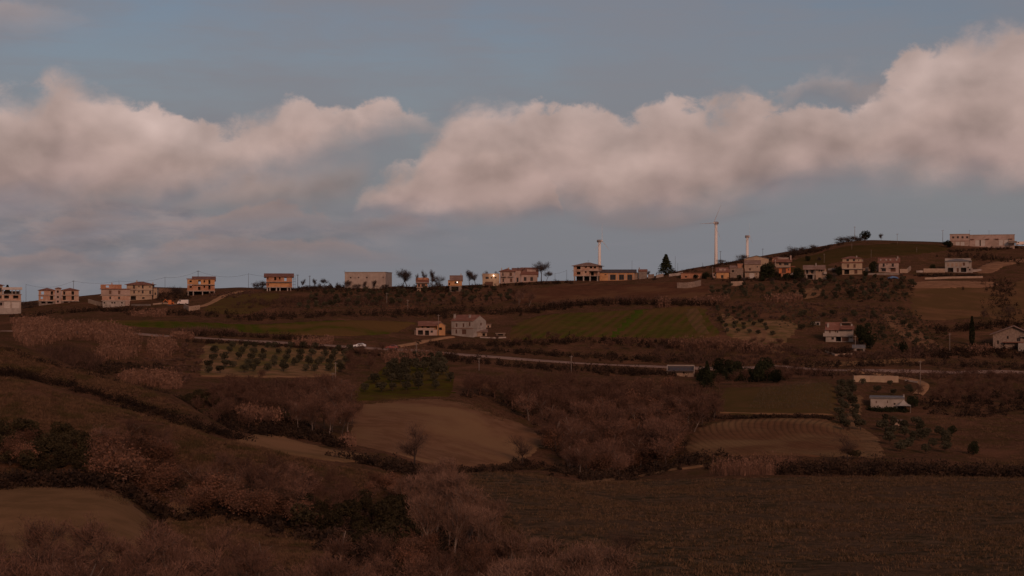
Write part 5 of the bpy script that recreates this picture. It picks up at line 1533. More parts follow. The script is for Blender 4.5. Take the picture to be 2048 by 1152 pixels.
def tri_cloud(rng, C, size, up=0.0, stretch=1.0):
    """one small triangle of leaves at each point"""
    n = len(C)
    d = rng.normal(size=(n, 3)); d[:, 2] += up; d /= np.linalg.norm(d, axis=1)[:, None]
    e = rng.normal(size=(n, 3)); e -= d * (e * d).sum(1)[:, None]; e /= np.linalg.norm(e, axis=1)[:, None]
    s = size * rng.uniform(0.6, 1.3, (n, 1))
    V = np.stack([C - e * s * 0.5 - d * s * .4, C + e * s * 0.5 - d * s * .3, C + d * s * 0.7 * stretch], 1).reshape(-1, 3)
    return V, np.arange(3 * n).reshape(-1, 3)


def sliver(rng, A, D, L, w):
    """thin twig from A along D"""
    n = len(A)
    D = D / np.linalg.norm(D, axis=1)[:, None]
    e = rng.normal(size=(n, 3)); e -= D * (e * D).sum(1)[:, None]; e /= np.linalg.norm(e, axis=1)[:, None]
    L = np.asarray(L).reshape(-1, 1); w = np.asarray(w).reshape(-1, 1)
    V = np.stack([A - e * w * .5, A + e * w * .5, A + D * L], 1).reshape(-1, 3)
    return V, np.arange(3 * n).reshape(-1, 3)


def bare_mesh(seed, H=8.0, spread=0.36, n_tw=900, upright=0.9, tw_w=0.055, leafy=0, m_tw=None, m_b=None, multi=1, low=False):
    rng = np.random.default_rng(seed)
    mb = MB(); ends = []
    def branch(p, d, L, r, lev):
        n = 3
        pts = [p]; q = p.copy(); dd = d.copy()
        for _ in range(n):
            dd = dd + rng.normal(size=3) * 0.14 + np.array([0, 0, 0.10 * upright]); dd /= np.linalg.norm(dd)
            q = q + dd * L / n; pts.append(q.copy())
        r = max(r, H * .0032)
        mb.tube([tuple(x) for x in pts], [r, r * .85, r * .7, r * .5], 5 if lev == 0 else 3, cap=False)
        if lev >= 2:
            ends.append((pts[1], dd, L * .6)); ends.append((pts[-1], dd, L * .6)); return
        k = 5 if lev == 0 else 4
        for i in range(k):
            t = rng.uniform(0.05 if low else 0.35, 1.0) if lev == 0 else rng.uniform(0.25, 1.0)
            b = pts[min(n, int(t * n) + (1 if lev == 0 else 0))]
            az = 2 * math.pi * (i + rng.uniform(-.3, .3)) / k
            out = np.array([math.cos(az), math.sin(az), 0]) * rng.uniform(.5, 1.0) * spread / .36 + dd * upright
            out /= np.linalg.norm(out)
            branch(np.array(b), out, L * rng.uniform(.5, .72), r * .5, lev + 1)
    for k in range(multi):
        a = rng.uniform(0, 6.28)
        d0 = np.array([math.cos(a) * .25, math.sin(a) * .25, 1.0]) if multi > 1 else np.array([rng.normal() * .05, rng.normal() * .05, 1.0])
        branch(np.array([math.cos(a) * .2, math.sin(a) * .2, -0.4]) * (1 if multi > 1 else 1), d0 / np.linalg.norm(d0), H * .42, H * .018, 0)
    E = np.array([e[0] for e in ends]); Dv = np.array([e[1] for e in ends])
    ix = rng.integers(0, len(E), n_tw)
    A = E[ix] + rng.normal(size=(n_tw, 3)) * np.array([.55, .55, .5]) * H * .075
    D = Dv[ix] * .6 + rng.normal(size=(n_tw, 3)) * .6 + np.array([0, 0, .45 * upright])
    V, Fc = sliver(rng, A, D, rng.uniform(.045, .115, n_tw) * H, rng.uniform(.7, 1.3, n_tw) * tw_w)
    if leafy:
        ix = rng.integers(0, len(E), leafy)
        C = E[ix] + rng.normal(size=(leafy, 3)) * H * .07
        V2, F2 = tri_cloud(rng, C, 0.20)
        V = np.concatenate([V, V2]); Fc = np.concatenate([Fc, F2 + len(V) - len(V2)])
    zm = V[:, 2].max(); sc = H / zm
    tm = mb.mesh('trunk', m_b or bark_m); tm.transform(__import__('mathutils').Matrix.Scale(sc, 4))
    return tm, mesh_np('crown', V * sc, Fc, m_tw or twig_m)


def leaf_mesh(seed, H=4.0, R=2.0, base=0.9, n=750, size=0.42, m=None, lumps=7, trunk=True, shape='round', m_b=None):
    rng = np.random.default_rng(seed)
    if shape == 'round':
        L = rng.normal(size=(lumps, 3)); L /= np.linalg.norm(L, axis=1)[:, None]
        L = L * np.array([R * .58, R * .58, (H - base) * .26]) + np.array([0, 0, (H + base) / 2])
        ix = rng.integers(0, lumps, n)
        d = rng.normal(size=(n, 3)); d /= np.linalg.norm(d, axis=1)[:, None]
        C = L[ix] + d * rng.uniform(.5, 1.0, (n, 1)) ** .5 * np.array([R * .5, R * .5, (H - base) * .27])
    elif shape == 'cone':
        t = rng.uniform(0, 1, n) ** .75
        tier = np.floor(t * 11) / 11; f = (t * 11) % 1
        r = R * (1 - tier * .97) * (1 - f * .55) * rng.uniform(.35, 1.05, n) ** .5
        a = rng.uniform(0, 6.283, n)
        r = r * (1 + .22 * np.sin(a * 3 + tier * 17) + .12 * np.sin(a * 7 + tier * 31))
        C = np.stack([r * np.cos(a), r * np.sin(a), base + t * (H - base) - r * .18], -1)
    else:   # column
        t = rng.uniform(0, 1, n)
        r = R * np.sin(np.clip(t * .93 + .07, 0, 1) * math.pi) ** .55 * (1 - t * .35) * rng.uniform(.4, 1, n) ** .5
        a = rng.uniform(0, 6.283, n)
        C = np.stack([r * np.cos(a), r * np.sin(a), base + t * (H - base)], -1)
    V, Fc = tri_cloud(rng, C, size, up=.25)
    tm = None
    if trunk:
        mb = MB().tube([(0, 0, -.4), (rng.normal() * .08, rng.normal() * .08, base * .8), (rng.normal() * .1, 0, (H + base) / 2)], [.16 * H / 4, .12 * H / 4, .05], 6)
        if shape == 'round':
            for k in range(4):
                a = k * 1.57 + rng.uniform(-.4, .4)
                mb.tube([(0, 0, base * .75), (math.cos(a) * R * .5, math.sin(a) * R * .5, (H + base) / 2)], [.07 * H / 4, .025], 4, cap=False)
        tm = mb.mesh('trunk', m_b or bark_m)
    return tm, mesh_np('crown', V, Fc, m or olive_m)


BARE = [bare_mesh(100 + i, 8, .36 + .05 * (i % 3), 1250, tw_w=.05, m_b=pale_bark if i % 2 else bark_m) for i in range(6)]
BARE_P = [bare_mesh(120 + i, 8, .33, 1700, 1.15, .065, 0, twig_pale, pale_bark, multi=2) for i in range(4)]
BIG = [bare_mesh(140 + i, 9, .46, 1900, .8, .032, 0, twig_dark, bark_m) for i in range(3)]
SKYT = [bare_mesh(150 + i, 8, .28 + .08 * i, 1500, 1.3 - .25 * i, .055, 0, foliage_mat('sky_twigs', (0.085, 0.058, 0.048), (0.06, 0.042, 0.036)) if i == 0 else bpy.data.materials['sky_twigs'], bark_m) for i in range(3)]
LOWT = [bare_mesh(170 + i, 8, .5, 2000, .55, .06, 0, bpy.data.materials['sky_twigs'], bark_m, multi=4, low=True) for i in range(3)]
for _t, _c in LOWT:
    for _me in (_t, _c):
        _me.transform(__import__('mathutils').Matrix.Translation((0, 0, -1.7)))
RUSS = [bare_mesh(160 + i, 7, .42, 420, .7, .05, 1700, russet_m, bark_m) for i in range(4)]
OLIVE = [leaf_mesh(200 + i, 3.9, 2.1, 1.0, 620, .40, olive_m, 7) for i in range(5)]
DARKT = [leaf_mesh(220 + i, 7, 2.8, .15, 1300, .50, dark_m, 9) for i in range(3)]
SHRUB = [leaf_mesh(230 + i, 3.2, 2.0, .2, 1200, .26, shrub_m, 6) for i in range(3)]
CONE = [leaf_mesh(240 + i, 12, 3.8, .9, 3000, .55, dark_m, shape='cone') for i in range(2)]
CYP = [leaf_mesh(250, 11, 1.15, .2, 1500, .45, dark_m, shape='column')]

ORD = ['first', 'second', 'third', 'fourth', 'fifth', 'sixth', 'seventh', 'eighth', 'ninth', 'tenth', 'eleventh', 'twelfth', 'thirteenth', 'fourteenth', 'fifteenth', 'sixteenth', 'seventeenth', 'eighteenth', 'nineteenth', 'twentieth']
ORD += ['twenty-' + o for o in ORD[:9]] + ['thirtieth'] + ['thirty-' + o for o in ORD[:9]] + ['fortieth'] + ['forty-' + o for o in ORD[:9]]
PROTO = {}
NTREE = {}


def plant(kind, variants, X, Y, h, href, label, cat, group, rz=None, sxy=1.0):
    i = int(RNG.integers(0, len(variants)))
    key = (kind, id(variants), i)
    loc = (X, Y, height(X, Y) - 0.05)
    if key not in PROTO:
        r = add(kind, None)
        tm, cm = variants[i]
        parts = []
        if tm: parts.append(add('trunk', tm, r))
        parts.append(add('crown', cm, r))
        PROTO[key] = (r, parts)
    else:
        src, sp = PROTO[key]
        r = src.copy(); COL.objects.link(r)
        for p in sp:
            q = p.copy(); COL.objects.link(q); q.parent = r
    r.location = loc
    s = h / href
    r.scale = (s * sxy, s * sxy, s)
    r.rotation_euler[2] = rz if rz is not None else float(RNG.uniform(0, 6.28))
    r['label'] = label; r['category'] = cat
    if group: r['group'] = group
    elif 'group' in r: del r['group']
    NTREE[kind] = NTREE.get(kind, 0) + 1
    return r


def scatter(poly, n, mind, ymin=70.0, ymax=960.0, visible=True):
    """ground points inside a photo outline, roughly even over the ground"""
    poly = [(float(a), float(b)) for a, b in poly]
    G = np.array([ground(a, b, ymin, ymax)[:2] for a, b in smooth_poly(poly, 4)])
    lo = G.min(0); hi = G.max(0); out = []
    tries = 0; gp = [tuple(g) for g in G]
    while len(out) < n and tries < 60:
        tries += 1
        c = RNG.uniform(lo, hi, (n * 3, 2))
        c = c[in_poly(c[:, 0], c[:, 1], gp)]
        for p in c:
            if len(out) >= n: break
            if all((p[0] - q[0]) ** 2 + (p[1] - q[1]) ** 2 > mind * mind for q in out): out.append(p)
    return np.array(out)


def to_px(X, Y):
    z = height(X, Y)
    return 1024 + F * X / Y, H0 - F * z / Y


TIER = {1: [''], 2: ['near side', 'far side'], 3: ['near edge', 'middle', 'far edge'], 4: ['front row', 'second row', 'third row', 'back row'],
        5: ['front row', 'second row', 'third row', 'fourth row', 'back row'], 6: ['front row', 'second row', 'third row', 'fourth row', 'fifth row', 'back row']}


MASS = []


def mass(variants, href, pts, hmin, hmax, sxy=1.0):
    for p in pts: MASS.append((variants[int(RNG.integers(0, len(variants)))], p[0], p[1], float(RNG.uniform(hmin, hmax)) / href, sxy))


def build_mass():
    VV = []; FF = []; TV = []; TF = []; nv = 0
    for (tm, cm), x, y, k, sxy in MASS:
        for me in (tm, cm):
            if 'tri' not in me:
                me['tri'] = 1
                co = np.zeros(len(me.vertices) * 3, np.float32); me.vertices.foreach_get('co', co)
                me.calc_loop_triangles()
                ti = np.zeros(len(me.loop_triangles) * 3, np.int32); me.loop_triangles.foreach_get('vertices', ti)
                ARR[me.name] = (co.reshape(-1, 3), ti.reshape(-1, 3))
            co, ti = ARR[me.name]
            if me is cm and len(ti) > 1000: ti = ti[:1000]; co = co[:3000]
            a = RNG.uniform(0, 6.28); c, s_ = math.cos(a), math.sin(a)
            V = np.stack([(co[:, 0] * c - co[:, 1] * s_) * k * sxy + x, (co[:, 0] * s_ + co[:, 1] * c) * k * sxy + y, co[:, 2] * k + height(x, y) - .05], -1)
            VV.append(V); FF.append(ti + nv); nv += len(V)
    tag(add('bare_woodland', mesh_np('bare_woodland', np.concatenate(VV), np.concatenate(FF), twig_m)), 'further bare brown trees thickening the woods and banks', 'woodland', None, 'stuff')


ARR = {}


def grove(kind, variants, href, pts, hmin, hmax, look, place, cat='tree', group=None, tiers=3, sxy=1.0):
    """label each tree by its look, its stand, its tier from the camera and its order from the left"""
    if len(pts) == 0: return
    pts = np.array(sorted(pts.tolist(), key=lambda p: p[1]))
    n = len(pts); tiers = min(tiers, max(1, n // 2))
    for t in range(tiers):
        seg = pts[n * t // tiers: n * (t + 1) // tiers]
        seg = sorted(seg.tolist(), key=lambda p: p[0] / p[1])
        for i, p in enumerate(seg):
            h = float(RNG.uniform(hmin, hmax))
            w = TIER[tiers][t]
            if n == 1: lab = f'{look} {place}'
            else: lab = f'{look} {place}, {w + ", " if w else ""}{ORD[min(i, len(ORD) - 1)]} from left'
            if len(lab.split()) > 16: print('LONG', lab)
            plant(kind, variants, p[0], p[1], h, href, lab, cat, group or f'trees {place}', sxy=sxy * float(RNG.uniform(.88, 1.15)))


def rowgrove(quad, rows, cols, look, place, hmin, hmax, jit=.6, drop=.08, group=None, variants=None):
    """planted rows between four photo corners: near-left, near-right, far-right, far-left"""
    G = [np.array(ground(*q)[:2]) for q in quad]
    for r in range(rows):
        a = G[0] + (G[3] - G[0]) * r / max(1, rows - 1); b = G[1] + (G[2] - G[1]) * r / max(1, rows - 1)
        k = 0
        for c in range(cols):
            if RNG.uniform() < drop: continue
            p = a + (b - a) * c / max(1, cols - 1) + RNG.normal(size=2) * jit
            lab = f'{look} {place}, {ORD[r]} row up, {ORD[k]} from left'
            k += 1
            plant('olive_tree', variants or OLIVE, p[0], p[1], float(RNG.uniform(hmin, hmax)), 3.9, lab, 'tree', group or f'olive trees {place}', sxy=float(RNG.uniform(.85, 1.15)))


# olives: planted groves
rowgrove([(415, 748), (676, 744), (700, 705), (440, 694)], 5, 12, 'olive tree', 'in the tan grove below the road', 2.2, 2.8, .45, .08)
rowgrove([(735, 785), (898, 780), (880, 722), (800, 722)], 6, 7, 'round olive tree', 'on the green grass', 2.6, 3.3, .8, .06)
rowgrove([(1688, 862), (1716, 862), (1702, 778), (1678, 778)], 8, 2, 'olive tree', 'in the paired line by the pale strip', 2.4, 3.1, .5, 0.0)
grove('olive_tree', OLIVE, 3.9, scatter([(1760, 850), (1800, 845), (1880, 870), (1900, 900), (1850, 912), (1800, 905), (1770, 880)], 24, 4.4), 2.2, 3.0, 'scattered olive tree', 'around the tiny tool shed', tiers=3)
grove('olive_tree', OLIVE, 3.9, scatter([(1700, 772), (1800, 775), (1830, 790), (1740, 796), (1700, 800)], 9, 4.8), 1.8, 2.5, 'low olive tree', 'between the lane wall and bungalow', tiers=2)
rowgrove([(1455, 665), (1540, 672), (1500, 622), (1432, 618)], 7, 5, 'small olive tree', 'right of the big green field', 1.7, 2.2, .5, .1)
grove('olive_tree', OLIVE, 3.9, scatter([(590, 622), (700, 612), (860, 610), (1000, 606), (1030, 585), (960, 580), (780, 584), (640, 588)], 80, 5.8, 560), 2.0, 2.9, 'dusky olive tree', 'on the slope under the barn', tiers=4)
grove('olive_tree', OLIVE, 3.9, scatter([(1420, 590), (1520, 598), (1640, 600), (1800, 600), (1820, 562), (1700, 562), (1560, 570), (1440, 575)], 78, 5.8, 560), 2.0, 3.0, 'olive tree', 'below the right ridge houses', tiers=4)
grove('olive_tree', OLIVE, 3.9, scatter([(1560, 640), (1640, 628), (1800, 640), (1860, 690), (1780, 700), (1720, 660), (1600, 662)], 26, 6, 430), 1.9, 2.8, 'dim olive tree', 'around the terrace house slope', tiers=3)

# woods of bare trees
WOOD = [(912, 792), (990, 784), (1100, 786), (1200, 792), (1310, 806), (1390, 812), (1436, 835), (1385, 868), (1362, 915), (1300, 945), (1200, 957), (1140, 945), (1110, 905), (1060, 845), (985, 806), (925, 797)]
WP = scatter(WOOD, 140, 4.4, 300)
WP = WP[np.argsort(WP[:, 1])]
mass(BARE, 8, WP[74:], 6.0, 8.6, 1.15)
grove('bare_tree', BARE, 8, WP[:74], 6.0, 8.6, 'bare brown tree', 'in the central wood', group='bare trees of the central wood', tiers=4, sxy=1.15)
grove('russet_tree', RUSS, 7, scatter([(1090, 892), (1130, 930), (1180, 952), (1290, 945), (1360, 900), (1370, 860), (1290, 850), (1180, 860)], 20, 5, 290), 4.8, 7.0, 'rust leaved oak', 'at the lower wood edge', tiers=2, sxy=1.1)
grove('russet_tree', RUSS, 7, scatter([(1180, 800), (1300, 790), (1370, 800), (1300, 840), (1180, 840)], 12, 6, 320), 5, 7.0, 'rust tinged oak', 'inside the central wood', tiers=2, sxy=1.1)
grove('bare_tree', BARE, 8, scatter([(560, 830), (640, 790), (705, 795), (708, 850), (696, 886), (620, 872), (560, 850)], 30, 4.0, 290), 5.6, 8.2, 'slender bare tree', 'left of the big brown field', tiers=3)
mass(BARE, 8, scatter([(380, 845), (430, 800), (540, 800), (560, 850), (520, 866), (440, 868)], 22, 4.2, 290), 4, 6.2, 1.0)
mass(BARE, 8, scatter([(410, 790), (480, 765), (600, 762), (700, 768), (690, 790), (560, 800), (430, 812)], 26, 5.0, 330), 2.6, 4.4, 1.3)
mass(BARE, 8, scatter([(700, 712), (760, 705), (800, 700), (760, 735), (715, 755), (690, 742)], 14, 4.0, 400), 3.5, 5.5, 1.0)
# foreground
grove('bare_tree', BARE, 8, scatter([(-60, 1130), (120, 1118), (260, 1135), (340, 1140), (420, 1250), (200, 1290), (-80, 1280)], 40, 2.0), 2.6, 4.6, 'bare tree', 'under the rounded field, lower left', tiers=5, group='bare trees along the lower left edge', sxy=1.1)
grove('bare_tree', BARE, 8, scatter([(400, 1150), (620, 1135), (780, 1140), (960, 1150), (960, 1260), (420, 1260)], 32, 2.3), 2.6, 4.4, 'bare tree', 'along the bottom edge left of centre', tiers=4, sxy=1.1)
grove('bare_tree', BARE_P, 8, scatter([(800, 1010), (850, 990), (915, 1000), (960, 1060), (1000, 1120), (900, 1130), (830, 1070)], 26, 2.8), 4.2, 6.6, 'pale multi-stemmed bare tree', 'in the central gully', tiers=4)
grove('bare_tree', BARE_P, 8, scatter([(1010, 1150), (1080, 1140), (1170, 1165), (1230, 1190), (1200, 1260), (1000, 1260)], 20, 2.2), 2.8, 4.4, 'pinkish bare tree', 'at the bottom right of the gully', tiers=3, sxy=1.2)
mass(BARE_P, 8, scatter([(1230, 1165), (1340, 1180), (1420, 1200), (1400, 1260), (1240, 1260)], 9, 2.6), 1.4, 2.2, 1.4)
grove('russet_tree', RUSS, 7, scatter([(190, 940), (260, 925), (340, 940), (360, 985), (300, 1010), (230, 975)], 15, 3.0), 3.6, 5.6, 'rust leaved tree', 'above the rounded field', tiers=3, sxy=1.1)
grove('bare_tree', BARE, 8, scatter([(200, 905), (280, 890), (350, 905), (350, 940), (240, 945)], 12, 3.0), 3.4, 4.8, 'bare brown tree', 'behind the rust trees at left', tiers=2, sxy=1.2)
grove('russet_tree', RUSS, 7, scatter([(380, 1005), (460, 1010), (560, 1030), (600, 1060), (480, 1045), (390, 1030)], 13, 2.8), 3.0, 4.6, 'rust leaved tree', 'on the lower bank', tiers=2, sxy=1.1)
grove('bare_tree', BARE, 8, scatter([(400, 985), (470, 960), (560, 965), (600, 990), (590, 1020), (430, 1010)], 16, 3.2), 4.0, 5.6, 'bare brown tree', 'behind the lower bank rust trees', tiers=2, sxy=1.2)
grove('russet_tree', RUSS, 7, scatter([(720, 990), (760, 975), (800, 985), (790, 1010), (730, 1005)], 6, 2.6), 2.6, 4.0, 'bright rust leaved tree', 'left of the pinkish gully trees', tiers=1)
grove('russet_tree', RUSS, 7, scatter([(780, 1110), (830, 1095), (870, 1110), (880, 1150), (800, 1150)], 8, 2.0), 1.8, 2.8, 'small rust leaved tree', 'low in the central gully', tiers=1)
grove('russet_tree', RUSS, 7, scatter([(950, 1130), (1000, 1120), (1010, 1160), (960, 1170)], 4, 2.0), 2.0, 2.8, 'small rust leaved tree', 'left of the pinkish bottom thicket', tiers=1)
grove('russet_tree', RUSS, 7, scatter([(0, 920), (50, 905), (60, 935), (10, 950)], 4, 2.4), 3.0, 4.2, 'rust tipped tree', 'at the left edge among dark shrubs', tiers=1)
grove('evergreen_shrub', SHRUB, 3.2, scatter([(-40, 880), (60, 870), (180, 890), (200, 925), (120, 950), (-40, 930)], 30, 2.4), 1.8, 3.0, 'dark evergreen bush', 'above the rounded field', 'bush', 'evergreen bushes at the left edge', 3)
grove('evergreen_shrub', SHRUB, 3.2, scatter([(600, 1040), (680, 1010), (790, 1020), (850, 1070), (800, 1115), (700, 1110), (620, 1075)], 28, 2.6), 1.6, 3.0, 'green bush', 'left of the gully trees', 'bush', 'green bushes in the central hollow', 4)
grove('evergreen_shrub', SHRUB, 3.2, scatter([(300, 815), (360, 800), (430, 800), (440, 850), (380, 850)], 20, 3.0, 290), 1.8, 3.0, 'green bush', 'in the valley behind the spur', 'bush', 'green bushes behind the spur', 2)
mass(BARE, 8, scatter([(600, 1000), (700, 985), (740, 1020), (650, 1040)], 10, 3.2), 2.8, 4.2, 1.0)
# right slopes
mass(BARE, 8, scatter([(1840, 790), (1900, 760), (2000, 755), (2100, 760), (2110, 800), (1960, 820), (1860, 812)], 32, 4.6, 350), 4.0, 6.2, 1.15)
grove('evergreen_tree', DARKT, 7, scatter([(1402, 775), (1440, 762), (1500, 766), (1560, 766), (1550, 750), (1470, 745), (1410, 752)], 17, 3.6, 380), 3.4, 6.2, 'dark evergreen tree', 'in the black copse right of panel shed', tiers=2)
mass(BARE, 8, scatter([(1430, 790), (1500, 772), (1640, 765), (1650, 755), (1540, 755), (1440, 772)], 14, 5.0, 380), 3.5, 5.5, 1.0)
mass(BARE, 8, scatter([(1180, 700), (1300, 700), (1420, 705), (1560, 712), (1560, 690), (1400, 690), (1240, 692)], 24, 6.0, 500), 2.5, 4.2, 1.3)
mass(BARE, 8, scatter([(980, 690), (1060, 695), (1150, 690), (1150, 680), (1060, 684), (990, 680)], 10, 5.0, 500), 3, 4.6, 1.0)
grove('bare_tree', BARE, 8, scatter([(1000, 612), (1040, 618), (1070, 612), (1060, 600), (1010, 600)], 6, 5.0, 560), 5.5, 7.5, 'tall brown bare tree', 'at the left end of the long hedge', tiers=1)

# single trees named by what they stand beside
def one(kind, variants, href, px, py, top, label, ymin=70.0, Y=None, sxy=1.0, cat='tree', grp=None):
    if Y is None: X, Y, z = ground(px, py, ymin)
    else: X = (px - 1024) / F * Y; z = height(X, Y)
    plant(kind, variants, X, Y, (py - top) * Y / F, href, label, cat, grp, sxy=sxy)


one('bare_tree', BIG, 9, 828, 962, 852, 'tall fine bare tree standing before the big brown field, left of centre', 250, sxy=1.15)
one('bare_tree', BIG, 9, 1042, 930, 862, 'round bare tree at the right tip of the big brown field', 290, sxy=1.3)
one('bare_tree', BIG, 9, 1692, 925, 860, 'spreading grey bare tree at the right end of the ploughed field', 290, sxy=1.35)
one('evergreen_shrub', SHRUB, 3.2, 1708, 918, 895, 'dark bush at the foot of the spreading grey bare tree', 290)
one('bare_tree', BIG, 9, 1245, 1140, 1055, 'faint twiggy tree on the meadow, bottom centre right', sxy=1.2)
one('conifer', CONE, 12, 606, 1000, 946, 'lone dark conifer among brown trees in the lower left middle', 150, sxy=1.2)
one('conifer', CONE, 12, 1332, 553, 512, 'big solitary conifer standing against the sky on the ridge', Y=770, sxy=1.65)
one('conifer', CONE, 12, 15, 600, 552, 'dark conifer behind the unfinished block at the left edge', Y=745, sxy=1.1)
one('conifer', CONE, 12, 1414, 775, 722, 'tall dark conifer just right of the panel roof shed', 380, sxy=1.0)
one('cypress', CYP, 11, 1944, 692, 632, 'single slim dark cypress on the right slope', 430)
one('evergreen_tree', DARKT, 7, 1532, 757, 712, 'dark rounded evergreen above the vineyard', 400, sxy=.9)
one('evergreen_tree', DARKT, 7, 1806, 705, 682, 'dark evergreen beside the lane end right of terrace house', 420)
one('evergreen_tree', DARKT, 7, 1728, 690, 640, 'tall dark evergreen hedge tree right of the terrace house', 430, sxy=.8)
one('evergreen_tree', DARKT, 7, 1742, 698, 662, 'lower dark evergreen right of the terrace house', 430, sxy=.9)
one('evergreen_tree', DARKT, 7, 1826, 816, 786, 'dark round tree right of the party tent', 360, sxy=1.0)
one('evergreen_tree', DARKT, 7, 1946, 910, 880, 'single dark round tree on the lower right slope', 290)
one('evergreen_tree', DARKT, 7, 1905, 868, 850, 'small dark bush tree on the right slope', 310, sxy=1.4)
one('evergreen_tree', DARKT, 7, 1537, 556, 520, 'black evergreen between the garage house and orange house', 600, sxy=1.1)
one('evergreen_tree', DARKT, 7, 1527, 556, 530, 'lower black evergreen beside the garage house', 600, sxy=1.1)
one('evergreen_tree', DARKT, 7, 1598, 560, 534, 'dark tree behind the garden pavilion', 600, sxy=1.2)
one('evergreen_tree', DARKT, 7, 1575, 560, 545, 'dark bush before the deep orange house', 600, sxy=1.5)
one('evergreen_tree', DARKT, 7, 1676, 552, 528, 'dark tree left of the cream three level house', 600, sxy=.8)
one('evergreen_tree', DARKT, 7, 1747, 546, 522, 'dark tree between the cream and pinkish houses', 600, sxy=1)
one('evergreen_tree', DARKT, 7, 1615, 533, 520, 'dark bush on the hill flank behind the porch house', Y=800, sxy=1.2)
one('evergreen_tree', DARKT, 7, 1896, 515, 498, 'dark tree on the bank below the workshop', Y=845, sxy=1.5)
one('evergreen_tree', DARKT, 7, 1730, 488, 467, 'dense dark tree on top of the hill', Y=895, sxy=1.4)
one('evergreen_tree', DARKT, 7, 1700, 672, 655, 'dark tree behind the terrace house on its left', 460, sxy=1.6)
one('bare_tree', LOWT, 8, 1698, 490, 471, 'rounded bare tree on the hilltop left of the mast', Y=885, sxy=2.0)
one('bare_tree', LOWT, 8, 1681, 492, 476, 'low bare bush tree at the left end of the hilltop group', Y=882, sxy=2.0)
one('bare_tree', LOWT, 8, 1716, 488, 470, 'bare bush tree between the mast and the dense dark tree', Y=888, sxy=1.8)
one('bare_tree', SKYT, 8, 1763, 484, 468, 'small umbrella shaped bare tree alone on the hilltop', Y=895, sxy=1.3)
one('bare_tree', LOWT, 8, 1592, 520, 493, 'round bare tree on the hill shoulder above the orange house', Y=830, sxy=1.5)
one('bare_tree', LOWT, 8, 1606, 517, 497, 'second bare tree on the hill shoulder', Y=835, sxy=1.5)
one('bare_tree', LOWT, 8, 1625, 508, 492, 'bare tree left of the tiny hilltop hut', Y=850, sxy=1.6)
one('bare_tree', LOWT, 8, 1483, 526, 507, 'dark bare tree at the foot of the smallest turbine', Y=815, sxy=1.7)
one('bare_tree', LOWT, 8, 1441, 530, 517, 'small bare tree beside the tallest turbine base', Y=812, sxy=1.5)
for (px, top, base, s_, lab) in [(812, 536, 575, .85, 'tall bare tree right of the concrete barn'), (803, 545, 578, .9, 'bare tree directly beside the concrete barn'),
        (834, 540, 570, .4, 'thin poplar left behind the small brown house'), (853, 536, 572, .45, 'thin bare poplar above the small brown house'), (864, 537, 575, .6, 'bare poplar right of the small brown house'),
        (878, 546, 578, 1.1, 'rounded bare tree left of the orange tower house'), (938, 543, 577, .9, 'bare tree right of the orange tower house'), (952, 547, 577, .9, 'bare tree before the cream farm building'),
        (964, 542, 572, .6, 'slim bare tree behind the cream farm building'), (1040, 527, 560, .8, 'bare tree rising behind the pink farmhouse roof'), (1050, 530, 560, .6, 'second bare tree behind the pink farmhouse roof'),
        (993, 537, 565, .6, 'slim bare tree left of the pink farmhouse'),
        (1083, 524, 568, .85, 'tall bare tree at the right end of the pink farmhouse'), (1094, 548, 570, .9, 'small bare tree right of the pink farmhouse'),
        (523, 553, 580, 1.5, 'broad bare tree left of the raised brick shell'), (512, 557, 580, 1.3, 'low bare tree left of the raised brick shell'), (603, 558, 578, .7, 'wispy tree between the two dark ridge poles'),
        (629, 556, 577, .8, 'young bare tree right of the dark ridge poles'), (640, 560, 577, .8, 'second young bare tree in the ridge row'), (650, 556, 577, .8, 'third young bare tree in the ridge row'), (662, 558, 576, .8, 'fourth young bare tree in the ridge row'), (675, 557, 576, .8, 'fifth young bare tree in the ridge row'),
        (347, 560, 585, 1.4, 'grey bare tree left of the orange brick shell'), (356, 562, 586, 1.3, 'second grey bare tree left of the orange brick shell'),
        (693, 560, 580, .9, 'bare tree before the left corner of the concrete barn'), (731, 562, 580, .9, 'bare tree before the middle of the concrete barn'), (748, 560, 580, .8, 'bare tree before the right part of the concrete barn'), (716, 564, 580, 1.2, 'low bare bush before the concrete barn'), (772, 565, 580, 1.2, 'low bare bush before the right corner of the barn'),
        (1298, 541, 558, 1, 'small bare bush tree right of the long orange building'), (1345, 540, 556, 1.2, 'bare bush tree behind the big conifer'),
        (50, 583, 606, 1.2, 'brown bare tree right of the unfinished block'), (62, 590, 610, 1.4, 'low brown bare tree right of the unfinished block')]:
    Yv = 772 if px > 480 else (760 if px > 300 else 715)
    if px in (693, 731, 748, 716, 772): Yv = 752
    low = s_ > 1.05 or px in (640, 662, 675)
    one('bare_tree', LOWT if low else SKYT, 8, px, base, top, lab, Y=Yv, sxy=(.75 if low else 1.25) * s_)
one('bare_tree', BIG, 9, 1968, 640, 612, 'bare tree on the brown field edge at right', 520)
one('bare_tree', BIG, 9, 2022, 638, 605, 'forked bare tree above the stone farmhouse', 520)


